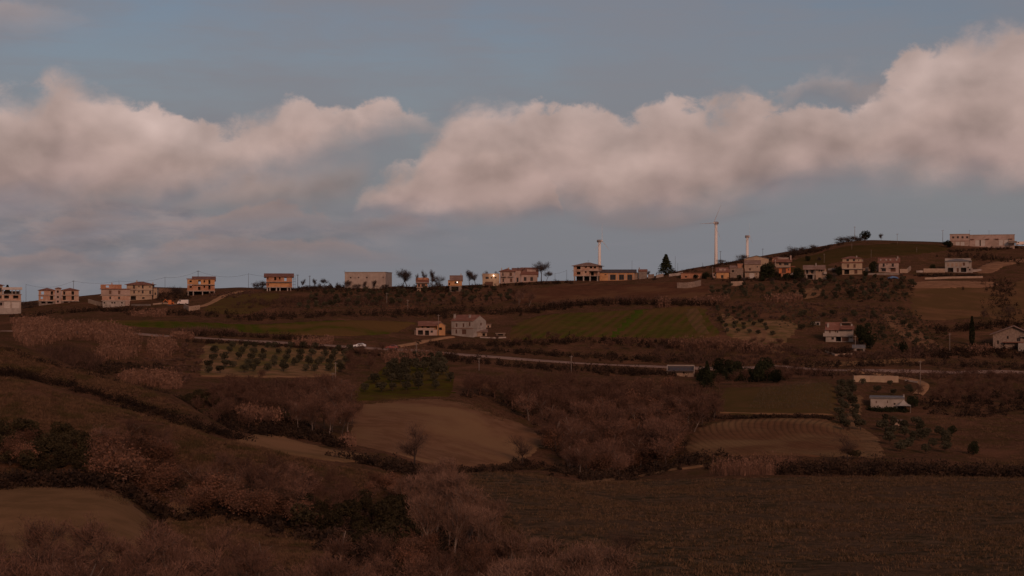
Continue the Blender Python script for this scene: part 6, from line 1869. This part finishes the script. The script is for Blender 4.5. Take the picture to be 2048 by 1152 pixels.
for (px, base, top, kind, s_, lab) in [
        (1412, 558, 542, 'D', 1.3, 'dark tree left of the small orange house on the slope'), (1425, 560, 549, 'B', 1.2, 'low bare tree in front of the small orange house annex'),
        (1463, 562, 548, 'B', 1.2, 'bare bush tree in front of the stone barn'), (1478, 560, 549, 'D', 1.3, 'low dark tree in front of the stone barn'),
        (1487, 562, 550, 'B', 1.2, 'bare tree at the left corner of the brown garage house'), (1523, 563, 553, 'D', 1.6, 'dark low hedge tree below the black evergreens'),
        (1545, 563, 550, 'B', 1.3, 'bare bush tree left below the deep orange house'), (1604, 566, 548, 'B', 1.2, 'bare tree at the left corner of the porch house'),
        (1658, 560, 546, 'D', 1.2, 'dark tree right of the porch house gate'), (1668, 556, 540, 'B', 1.2, 'bare tree left of the cream house dark tree'),
        (1730, 553, 541, 'D', 1.3, 'dark round bush tree right below the cream house'), (1803, 552, 541, 'B', 1.3, 'bare bush tree right of the pinkish house'),
        (1640, 525, 512, 'B', 1.3, 'bare tree on the hill flank above the porch house'), (1668, 518, 505, 'B', 1.3, 'bare tree on the hill flank above the cream house left side'),
        (1392, 557, 548, 'D', 1.5, 'dark bush tree at the low brown brick building'), (1310, 560, 548, 'B', 1.3, 'bare bush tree among the broken pale walls'),
        (1865, 540, 528, 'D', 1.4, 'dark tree left of the pale garage front house'), (1950, 543, 530, 'B', 1.3, 'bare bush tree right of the pale garage front house')]:
    yy = {1640: 800, 1668: 760}.get(px) if base < 530 else None
    if kind == 'D': one('evergreen_tree', DARKT, 7, px, base, top, lab, 600, Y=yy, sxy=s_)
    else: one('bare_tree', LOWT, 8, px, base, top, lab, 600, Y=yy, sxy=s_ * .7)


# ------------------------------------------------------------------ uncountable growth: thickets, hedges, reeds, tufts
def growth(name, label, pts, m, size=1.6, hgt=2.0, per=34, leaf=.42, kind='leaf', jx=1.0):
    """many small clumps joined into one mesh; pts (n,2) on the ground"""
    if len(pts) == 0: return
    n = len(pts)
    Z = heights(pts[:, 0], pts[:, 1])
    s = RNG.uniform(.55, 1.25, n)
    ix = np.repeat(np.arange(n), per)
    k = len(ix)
    if kind == 'leaf':
        d = RNG.normal(size=(k, 3)); d /= np.linalg.norm(d, axis=1)[:, None]; d[:, 2] = np.abs(d[:, 2])
        C = np.stack([pts[ix, 0], pts[ix, 1], Z[ix]], -1) + d * RNG.uniform(.4, 1, (k, 1)) * np.stack([s[ix] * size * .5, s[ix] * size * .5, s[ix] * hgt], -1)
        V, Fc = tri_cloud(RNG, C, leaf, .2)
    elif kind == 'twig':
        a = RNG.uniform(0, 6.28, k); r = np.sqrt(RNG.uniform(0, 1, k)) * s[ix] * size * .5
        A = np.stack([pts[ix, 0] + np.cos(a) * r, pts[ix, 1] + np.sin(a) * r, Z[ix] + RNG.uniform(-.1, .45, k) * hgt * s[ix]], -1)
        D = np.stack([np.cos(a) * .35, np.sin(a) * .35, np.ones(k)], -1) + RNG.normal(size=(k, 3)) * .32
        V, Fc = sliver(RNG, A, D, RNG.uniform(.45, .75, k) * hgt * s[ix], np.full(k, leaf))
    else:  # reed stems with plumes
        a = RNG.uniform(0, 6.28, k); r = np.sqrt(RNG.uniform(0, 1, k)) * size * .6
        A = np.stack([pts[ix, 0] + np.cos(a) * r, pts[ix, 1] + np.sin(a) * r, Z[ix] - .2], -1)
        D = np.stack([np.zeros(k), np.zeros(k), np.ones(k)], -1) + RNG.normal(size=(k, 3)) * .10
        L = RNG.uniform(.45, 1.15, k) * hgt * s[ix] ** .6
        V, Fc = sliver(RNG, A, D, L, np.full(k, leaf))
        D /= np.linalg.norm(D, axis=1)[:, None]
        C = A + D * L[:, None] * RNG.uniform(.6, .98, (k, 1))
        V2, F2 = tri_cloud(RNG, C, leaf * 3.0, .9, 1.8)
        Fc = np.concatenate([Fc, F2 + len(V)]); V = np.concatenate([V, V2])
    tag(add(name, mesh_np(name, V, Fc, m)), label, name.replace('_', ' '), None, 'stuff')


def along(pts, n, w, ymin=70.0):
    bd = smooth_poly(pts, 6, False)
    G = np.array([ground(p[0], p[1], ymin)[:2] for p in bd])
    seg = np.linalg.norm(G[1:] - G[:-1], axis=1); cs = np.concatenate([[0], np.cumsum(seg)])
    t = RNG.uniform(0, cs[-1], n); i = np.clip(np.searchsorted(cs, t) - 1, 0, len(seg) - 1)
    f = (t - cs[i]) / np.maximum(seg[i], 1e-6)
    return G[i] + (G[i + 1] - G[i]) * f[:, None] + RNG.normal(size=(n, 2)) * w * .5


def hedge(label, pts, n, w, hgt, m=None, per=44, leaf=.34, kind='leaf', ymin=70.0, name='hedgerow'):
    growth(name, label, along(pts, n, w, ymin), m or scrub_m, 2.2, hgt, per, leaf, kind)


def thicket(label, poly, n, hgt, m=None, per=40, leaf=.36, kind='leaf', ymin=70.0, name='thicket', size=2.2, mind=.3):
    growth(name, label, scatter(poly, n, mind, ymin), m or scrub_m, size, hgt, per, leaf, kind)


# dark bands and hedges
hedge('dark hedge line under the left ridge houses', [(50, 634), (130, 626), (230, 622), (330, 628), (430, 632), (520, 634)], 210, 7, 2.4, ymin=560)
hedge('dark scrub belt above the long green strip', [(480, 640), (560, 636), (640, 632), (740, 630), (830, 628), (900, 634)], 240, 8, 2.8, ymin=560)
hedge('brown twiggy brush on the slope left of the barn', [(510, 612), (600, 604), (700, 606), (780, 612)], 150, 16, 2.6, brush_m, 26, .16, 'twig', 560)
hedge('dark hedge behind the farmhouses', [(860, 628), (920, 622), (1000, 628), (1040, 622)], 100, 5, 3.0, ymin=560)
hedge('long dark hedge along the top of the big green field', [(1040, 630), (1100, 618), (1180, 610), (1280, 609), (1380, 610), (1430, 612)], 260, 5, 3.2, ymin=560)
hedge('dusky brown hedge crest along the same field', [(1100, 613), (1200, 603), (1300, 602), (1360, 606)], 90, 3, 2.6, brush_m, 30, .18, 'twig', 560)
hedge('dark bank below the green field', [(970, 692), (1060, 688), (1140, 684), (1230, 684), (1300, 690), (1360, 696)], 200, 6, 2.2, ymin=500)
hedge('dark roadside hedge above the road', [(860, 690), (940, 698), (1040, 706), (1180, 714), (1300, 720), (1420, 722)], 240, 6, 1.8, ymin=480)
hedge('dark roadside hedge below the left road', [(380, 684), (460, 688), (560, 694), (680, 702), (760, 712)], 150, 4, 1.4, ymin=420)
hedge('dark hedge above the left road', [(370, 672), (460, 672), (560, 678), (640, 682)], 110, 4, 2.2, ymin=480)
hedge('brown bushes on the green strip edge', [(375, 668), (420, 664), (480, 672)], 50, 5, 2.6, brush_m, 40, .16, 'twig', 480)
hedge('dark scrub below the road at centre', [(860, 712), (960, 726), (1060, 736), (1180, 742), (1300, 748)], 240, 9, 2.2, ymin=420)
hedge('dark hedge along the right road', [(1560, 728), (1680, 732), (1800, 730), (1900, 732), (2080, 738)], 190, 7, 2.4, ymin=440)
hedge('scrub belt below the right road', [(1600, 752), (1700, 748), (1850, 756), (1960, 752), (2080, 758)], 160, 7, 2.4, brush_m, ymin=420)
hedge('black hedge at the foot of the white bungalow', [(1742, 822), (1775, 823), (1812, 822)], 60, 1.4, 1.3, dark_m, 40, .35, ymin=350)
hedge('dark streamside hedge across the lower right', [(1540, 946), (1640, 944), (1750, 946), (1850, 948), (1950, 952), (2080, 956)], 420, 7, 2.6, ymin=280)
hedge('dark streamside hedge below the big brown field', [(860, 945), (930, 945), (1010, 940), (1080, 932), (1130, 948)], 140, 4, 1.4, ymin=270)
hedge('dark bank under the central wood', [(1130, 962), (1200, 955), (1300, 945), (1380, 925), (1440, 930), (1520, 945)], 230, 7, 1.8, ymin=280)
hedge('dark strip of brush above the vineyard path', [(1440, 838), (1540, 835), (1660, 836)], 100, 1.6, .9, ymin=330)
hedge('dark bush line in the gully between the two spurs', [(-40, 745), (60, 758), (160, 782), (250, 808), (340, 838), (420, 862), (470, 876)], 420, 3.2, 1.5, per=46, leaf=.22, ymin=240)
hedge('dark bush line along the crest of the upper spur', [(0, 696), (100, 728), (200, 755), (300, 788), (380, 815), (430, 850)], 190, 1.8, 0.9, per=46, leaf=.22, ymin=290)
hedge('dark bushes at the lower end of the narrow field', [(700, 920), (745, 930), (790, 940), (850, 950)], 90, 4, 1.6, ymin=230)
hedge('dark bank above the rounded foreground field', [(-60, 972), (60, 968), (160, 968), (230, 978), (300, 1020)], 260, 4, 1.5, ymin=165)
hedge('dark undergrowth below the lower bank trees', [(420, 1018), (520, 1040), (620, 1065), (700, 1095), (760, 1130)], 220, 4, 1.2)
hedge('dark strip right of the workshop hill', [(1900, 515), (1960, 516), (2030, 524), (2080, 530)], 90, 8, 3, ymin=700)
hedge('dark hedge below the workshop', [(1900, 505), (1960, 500), (2040, 496)], 70, 4, 1.6, ymin=800)
hedge('dark hedge above the right tan field', [(1830, 552), (1900, 552), (1960, 553)], 80, 3, 1.4, ymin=680)
hedge('brown ragged hedge right of the tan field', [(1985, 560), (2000, 590), (2010, 620), (2040, 645)], 110, 9, 3, ymin=560)
hedge('dark hedge below the tan field', [(1860, 660), (1900, 662), (1960, 655), (2040, 648)], 120, 6, 2.2, ymin=520)
thicket('scrubby ridge bushes left of the brick shell above the track', [(420, 588), (520, 584), (520, 592), (440, 598)], 50, 1.4, brush_m, ymin=600)
thicket('dark bushes left of the orange brick shell', [(312, 590), (375, 590), (372, 602), (320, 602)], 60, 2.6, ymin=600)
thicket('dark brush under the ridge trees near the small brown house', [(795, 585), (900, 585), (890, 576), (800, 576)], 80, 2.8, ymin=640)
thicket('dark brush row under the concrete barn', [(600, 584), (790, 584), (790, 577), (610, 577)], 120, 1.7, ymin=640)
thicket('scrub on the right hand slope among the olives', [(1420, 610), (1560, 605), (1700, 612), (1800, 620), (1820, 650), (1600, 640), (1440, 640)], 240, 1.2, brush_m, ymin=520)
thicket('brown scrub below the terrace house', [(1560, 700), (1650, 712), (1760, 720), (1860, 716), (1880, 690), (1760, 705)], 180, 1.8, brush_m, ymin=440)
thicket('dark scrub right of the cypress', [(1850, 722), (1960, 715), (2080, 720), (2080, 700), (1960, 695), (1860, 705)], 200, 2.2, ymin=430)
thicket('reddish brush of the slope under the left grove', [(400, 800), (480, 770), (620, 765), (700, 775), (700, 800), (560, 812), (450, 822)], 420, 1.5, brush_m, 26, .15, 'twig', 330)
thicket('dark undergrowth in the hollow above the narrow field', [(380, 868), (430, 830), (560, 835), (660, 880), (690, 900), (600, 880), (470, 872)], 320, 1.8, ymin=285)
thicket('dark undergrowth of the central wood', WOOD, 520, 1.8, ymin=300, per=22)
thicket('dark brush among the bottom right copse', [(1830, 812), (1900, 790), (2080, 790), (2080, 825), (1900, 835)], 220, 1.8, ymin=340)
thicket('low dark undergrowth in the central gully', [(640, 1060), (780, 1000), (900, 990), (1000, 1100), (980, 1180), (760, 1160)], 420, 1.0, m=scrub_m, per=26, leaf=.3)
thicket('brown brush along the bottom left', [(-60, 1120), (300, 1125), (420, 1170), (600, 1150), (980, 1170), (980, 1250), (-60, 1270)], 620, .8, brush_m, 40, .16)
thicket('reddish brush on the slope around the rust trees', [(180, 960), (260, 930), (360, 950), (400, 1000), (330, 1030), (250, 990)], 220, 1.1, brush_m, 40, .18)
thicket('ragged brush on the bank above the road bend', [(1340, 690), (1560, 695), (1640, 720), (1500, 730), (1380, 728), (1300, 715)], 320, 1.8, brush_m, 26, .17, 'twig', 480)
thicket('dry brush on the slope right of the bungalow', [(1840, 840), (1900, 830), (2080, 835), (2080, 930), (1960, 925), (1900, 890)], 260, .7, tuft_b, 22, .12, 'twig', 290)
thicket('dark scrub band below the reeds at left', [(120, 735), (260, 728), (330, 735), (300, 760), (200, 752)], 170, 1.3, ymin=330)
thicket('scrub between the reed beds and left road', [(290, 700), (400, 690), (400, 740), (370, 765), (320, 745)], 120, .8, brush_m, ymin=340)

# giant cane
thicket('black undergrowth filling the copse right of the panel shed', [(1398, 772), (1440, 764), (1560, 764), (1566, 752), (1470, 748), (1404, 756)], 150, 3.4, dark_m, 50, .42, ymin=400)
thicket('dark brush on the hill shoulder above the orange house', [(1575, 520), (1600, 512), (1640, 504), (1640, 500), (1600, 506), (1578, 514)], 60, 2.2, ymin=770)
hedge('dark hedge hiding the road at centre right', [(1205, 744), (1300, 748), (1400, 752), (1480, 752), (1560, 748), (1660, 752)], 240, 4, 1.7, ymin=430)
hedge('low ridge brush between the barn and the brown house', [(790, 578), (900, 578), (1000, 572), (1140, 566)], 130, 5, 1.6, ymin=700)
hedge('low ridge brush left of the concrete barn', [(596, 578), (640, 577), (690, 576)], 70, 4, 1.8, ymin=700)
hedge('ragged brush along the rising hill shoulder', [(1345, 548), (1400, 540), (1460, 528), (1560, 515), (1620, 503), (1680, 490)], 150, 4, 1.5, ymin=770)
thicket('brown bushes over the slope under the barn', [(560, 622), (700, 612), (860, 612), (1000, 606), (1020, 590), (860, 586), (700, 590), (600, 600)], 260, 1.4, brush_m, 34, .34, ymin=560)
thicket('dark vine like rows of low bushes below the pinkish house', [(1690, 560), (1820, 558), (1815, 600), (1690, 600)], 120, 1.0, scrub_m, 34, .32, ymin=600)
thicket('low weeds along the margin of the big brown field', [(700, 806), (860, 795), (940, 805), (1010, 836), (1000, 842), (920, 812), (860, 801), (706, 813)], 120, .5, tuft_b, 26, .14, 'twig', 290)
thicket('scattered weeds over the ploughed field ends', [(1640, 842), (1760, 880), (1760, 912), (1660, 912), (1700, 880)], 60, .4, tuft_b, 18, .12, 'twig', 290)
thicket('ragged weeds at the far edge of the rounded foreground field', [(-60, 984), (60, 978), (180, 980), (250, 1004), (240, 1010), (170, 984), (60, 982), (-60, 988)], 120, .35, tuft_b, 26, .06, 'twig')
thicket('dark low shrubs in broken rows right of the terrace house', [(1720, 620), (1790, 612), (1880, 650), (1900, 690), (1820, 700), (1760, 660)], 130, 1.1, shrub_m, 40, .3, ymin=500)
thicket('dark shrubs around the terrace house foundation', [(1652, 700), (1690, 696), (1705, 704), (1680, 712), (1655, 708)], 40, 1.6, ymin=440)
thicket('dark scrub under the orange and porch houses', [(1450, 566), (1560, 562), (1660, 566), (1650, 560), (1540, 556), (1460, 560)], 110, 1.4, ymin=640)
thicket('dark garden growth between the garage and porch houses', [(1522, 560), (1556, 560), (1608, 562), (1604, 553), (1530, 552)], 60, 2.4, dark_m, ymin=640)
thicket('dry tan grass below the right ridge houses', [(1500, 580), (1700, 578), (1810, 580), (1800, 600), (1640, 604), (1500, 600)], 300, .5, tuft_b, 22, .2, 'twig', 560)
thicket('pinkish cane bed curving across the upper left', [(40, 690), (35, 655), (80, 650), (150, 655), (230, 660), (280, 680), (280, 705), (240, 725), (190, 718), (210, 690), (150, 680), (80, 690)], 620, 3.6, reed_m, 16, .13, 'reed', 380, 'cane_thicket', 2.6)
thicket('brown cane and brush fringe on the spur side of the left cane bed', [(60, 715), (120, 700), (200, 715), (180, 745), (120, 735)], 260, 2.4, brush_m, 20, .15, 'twig', 350)
thicket('small round cane clump right of the left bed', [(298, 712), (302, 690), (325, 685), (350, 695), (345, 708), (322, 718)], 90, 3.0, reed_m, 18, .12, 'reed', 360, 'cane_thicket', 2.0)
thicket('flat oval cane bed beside the upper spur', [(232, 760), (260, 752), (300, 750), (350, 755), (358, 768), (350, 780), (300, 772), (250, 768)], 190, 2.4, reed_m, 20, .11, 'reed', 325, 'cane_thicket', 2.0)
thicket('cane fringe along the left road', [(345, 677), (360, 672), (382, 674), (380, 680)], 40, 2.2, reed_m, 16, .14, 'reed', 460, 'cane_thicket', 2)
thicket('cane clump in front of the green strip', [(585, 688), (620, 682), (662, 682), (660, 690), (600, 692)], 60, 2.4, reed_m, 14, .14, 'reed', 460, 'cane_thicket', 2)
thicket('cane clump on the hollow edge above the narrow field', [(480, 835), (500, 822), (530, 826), (560, 842), (550, 850), (510, 845)], 80, 3.0, reed_m, 14, .11, 'reed', 300, 'cane_thicket', 1.8)
thicket('cane fringe beside the driveway', [(762, 722), (790, 712), (830, 710), (880, 716), (870, 726), (800, 728)], 120, 3.2, reed_m, 14, .13, 'reed', 420, 'cane_thicket', 2)
thicket('tall upright cane row below the ploughed field', [(1425, 948), (1440, 936), (1500, 932), (1560, 930), (1600, 936), (1560, 948), (1500, 952)], 150, 3.3, reed_m, 14, .07, 'reed', 285, 'cane_thicket', 1.6)
thicket('cane bank right of the big green field', [(1340, 690), (1400, 684), (1460, 690), (1540, 700), (1540, 708), (1440, 702), (1360, 700)], 150, 2.8, reed_m, 12, .15, 'reed', 480, 'cane_thicket', 2.2)
thicket('cane strip on the slope below the orange house', [(1370, 606), (1420, 600), (1460, 600), (1450, 606), (1400, 610)], 60, 2.6, reed_m, 12, .17, 'reed', 560, 'cane_thicket', 2.2)
thicket('cane strip on the slope below the garage house', [(1530, 602), (1560, 596), (1600, 596), (1600, 602), (1560, 606)], 60, 2.8, reed_m, 12, .17, 'reed', 560, 'cane_thicket', 2.2)
thicket('small cane clump at the end of the long hedge', [(1313, 614), (1322, 608), (1336, 608), (1336, 614)], 26, 3.4, reed_m, 14, .16, 'reed', 560, 'cane_thicket', 1.8)
thicket('cane clump in front of the stone farmhouse', [(1935, 704), (1950, 696), (1980, 698), (1975, 706)], 36, 2.0, reed_m, 14, .13, 'reed', 440, 'cane_thicket', 1.8)
thicket('cane clump below the narrow field trees', [(680, 893), (690, 884), (705, 884), (705, 894)], 26, 2.2, reed_m, 16, .09, 'reed', 280, 'cane_thicket', 1.4)
thicket('pale cane fringe below the left houses', [(20, 646), (60, 640), (100, 644), (60, 650)], 60, 2.4, reed_m, 12, .16, 'reed', 560, 'cane_thicket', 2)
thicket('pale cane fringe under the construction yard', [(265, 632), (300, 626), (330, 626), (325, 634)], 50, 2.6, reed_m, 12, .16, 'reed', 560, 'cane_thicket', 2)

build_mass()

def plant_rows(label, quad, rows, per, hgt, m, size=1.1, leaf=.3, ymin=500, jit=.35, name='orchard_rows', tri=30):
    G = [np.array(ground(*q, ymin)[:2]) for q in quad]; P_ = []
    for r in range(rows):
        a = G[0] + (G[1] - G[0]) * r / (rows - 1); b = G[3] + (G[2] - G[3]) * r / (rows - 1)
        for k in range(per):
            if RNG.uniform() < .14: continue
            P_.append(a + (b - a) * k / (per - 1) + RNG.normal(size=2) * jit)
    growth(name, label, np.array(P_), m, size, hgt, tri, leaf)


plant_rows('fine planted rows on the slope below the cream and pinkish houses', [(1650, 600), (1810, 602), (1800, 562), (1680, 562)], 11, 14, 1.0, olive_m)
plant_rows('fine planted rows on the slope right of the terrace house', [(1770, 700), (1880, 698), (1830, 622), (1730, 618)], 8, 20, 1.0, olive_m, ymin=430)
plant_rows('small planted rows between the drilled field and the terrace house', [(1560, 655), (1640, 640), (1600, 606), (1520, 610)], 7, 12, .9, olive_m)
plant_rows('diagonal rows of small bushes on the slope under the concrete barn', [(640, 618), (880, 612), (800, 584), (620, 586)], 13, 11, 1.1, olive_m, ymin=560)
plant_rows('diagonal rows of small bushes below the orange tower house', [(860, 610), (1030, 604), (1000, 572), (880, 584)], 9, 10, 1.0, scrub_m, ymin=560)
plant_rows('rows of low bushes below the deep orange house', [(1440, 596), (1600, 596), (1600, 568), (1460, 572)], 9, 9, 1.1, olive_m, ymin=560)

# vines: posts and rows
G = [np.array(ground(*q)[:2]) for q in ((1500, 818), (1662, 822), (1660, 772), (1530, 775))]
vp = []
for r in range(19):
    a = G[0] + (G[1] - G[0]) * r / 18; b = G[3] + (G[2] - G[3]) * r / 18
    for k in range(14):
        vp.append(a + (b - a) * k / 13 + RNG.normal(size=2) * .12)
vp = np.array(vp)
growth('grapevines', 'bare vine rows running up the small vineyard above the ploughed field', vp, foliage_mat('vine_wood', (0.14, 0.10, 0.06), (0.10, 0.07, 0.045)), .9, 1.3, 14, .07, 'twig')

# tussocks: real grass clumps over the meadow and spurs
def tufts(label, poly, n, m, hgt, ymin=70.0, w=.10):
    pts = scatter_fast(poly, n, ymin)
    growth('grass_tufts', label, pts, m, .55, hgt, 7, w, 'twig')


def scatter_fast(poly, n, ymin=70.0):
    G = [ground(a, b, ymin)[:2] for a, b in smooth_poly([(float(a), float(b)) for a, b in poly], 4)]
    A = np.array(G); lo = A.min(0); hi = A.max(0); out = np.zeros((0, 2))
    for _ in range(40):
        c = RNG.uniform(lo, hi, (n * 2, 2))
        c = c[in_poly(c[:, 0], c[:, 1], G)]
        # clumpy
        v = vnoise(c[:, 0] / 2.6, c[:, 1] / 2.6, 31) + vnoise(c[:, 0] / 9, c[:, 1] / 9, 32)
        c = c[v + RNG.uniform(-.45, .45, len(v)) > 0.0]
        out = np.concatenate([out, c])
        if len(out) >= n: break
    return out[:n]


tufts('tussocks of dry grass over the lower right meadow', [(900, 958), (1000, 946), (1090, 953), (1140, 964), (1300, 963), (1450, 958), (1700, 955), (2150, 953), (2200, 1220), (1600, 1220), (1180, 1220), (1040, 1090), (950, 1020)], 30000, tuft_m, .5, w=.12)
tufts('dry grass tussocks on the lower spur', [(-80, 752), (0, 753), (175, 802), (350, 849), (470, 884), (620, 922), (780, 955), (760, 985), (600, 965), (400, 960), (200, 905), (-80, 880)], 15000, tuft_b, .5, 190, w=.11)
tufts('dry grass tussocks on the upper spur', [(-80, 690), (0, 691), (100, 727), (200, 752), (300, 785), (400, 830), (330, 828), (200, 785), (0, 742), (-80, 735)], 7000, tuft_b, .5, 270, w=.13)
tufts('dry grass tussocks on the bank under the lower trees', [(330, 1035), (420, 1030), (560, 1060), (700, 1100), (820, 1150), (500, 1130), (380, 1090)], 5000, tuft_b, .4, 120, w=.08)
print('TREES', NTREE, sum(len(o.data.polygons) for o in COL.objects if o.type == 'MESH' and o.get('kind') == 'stuff'))
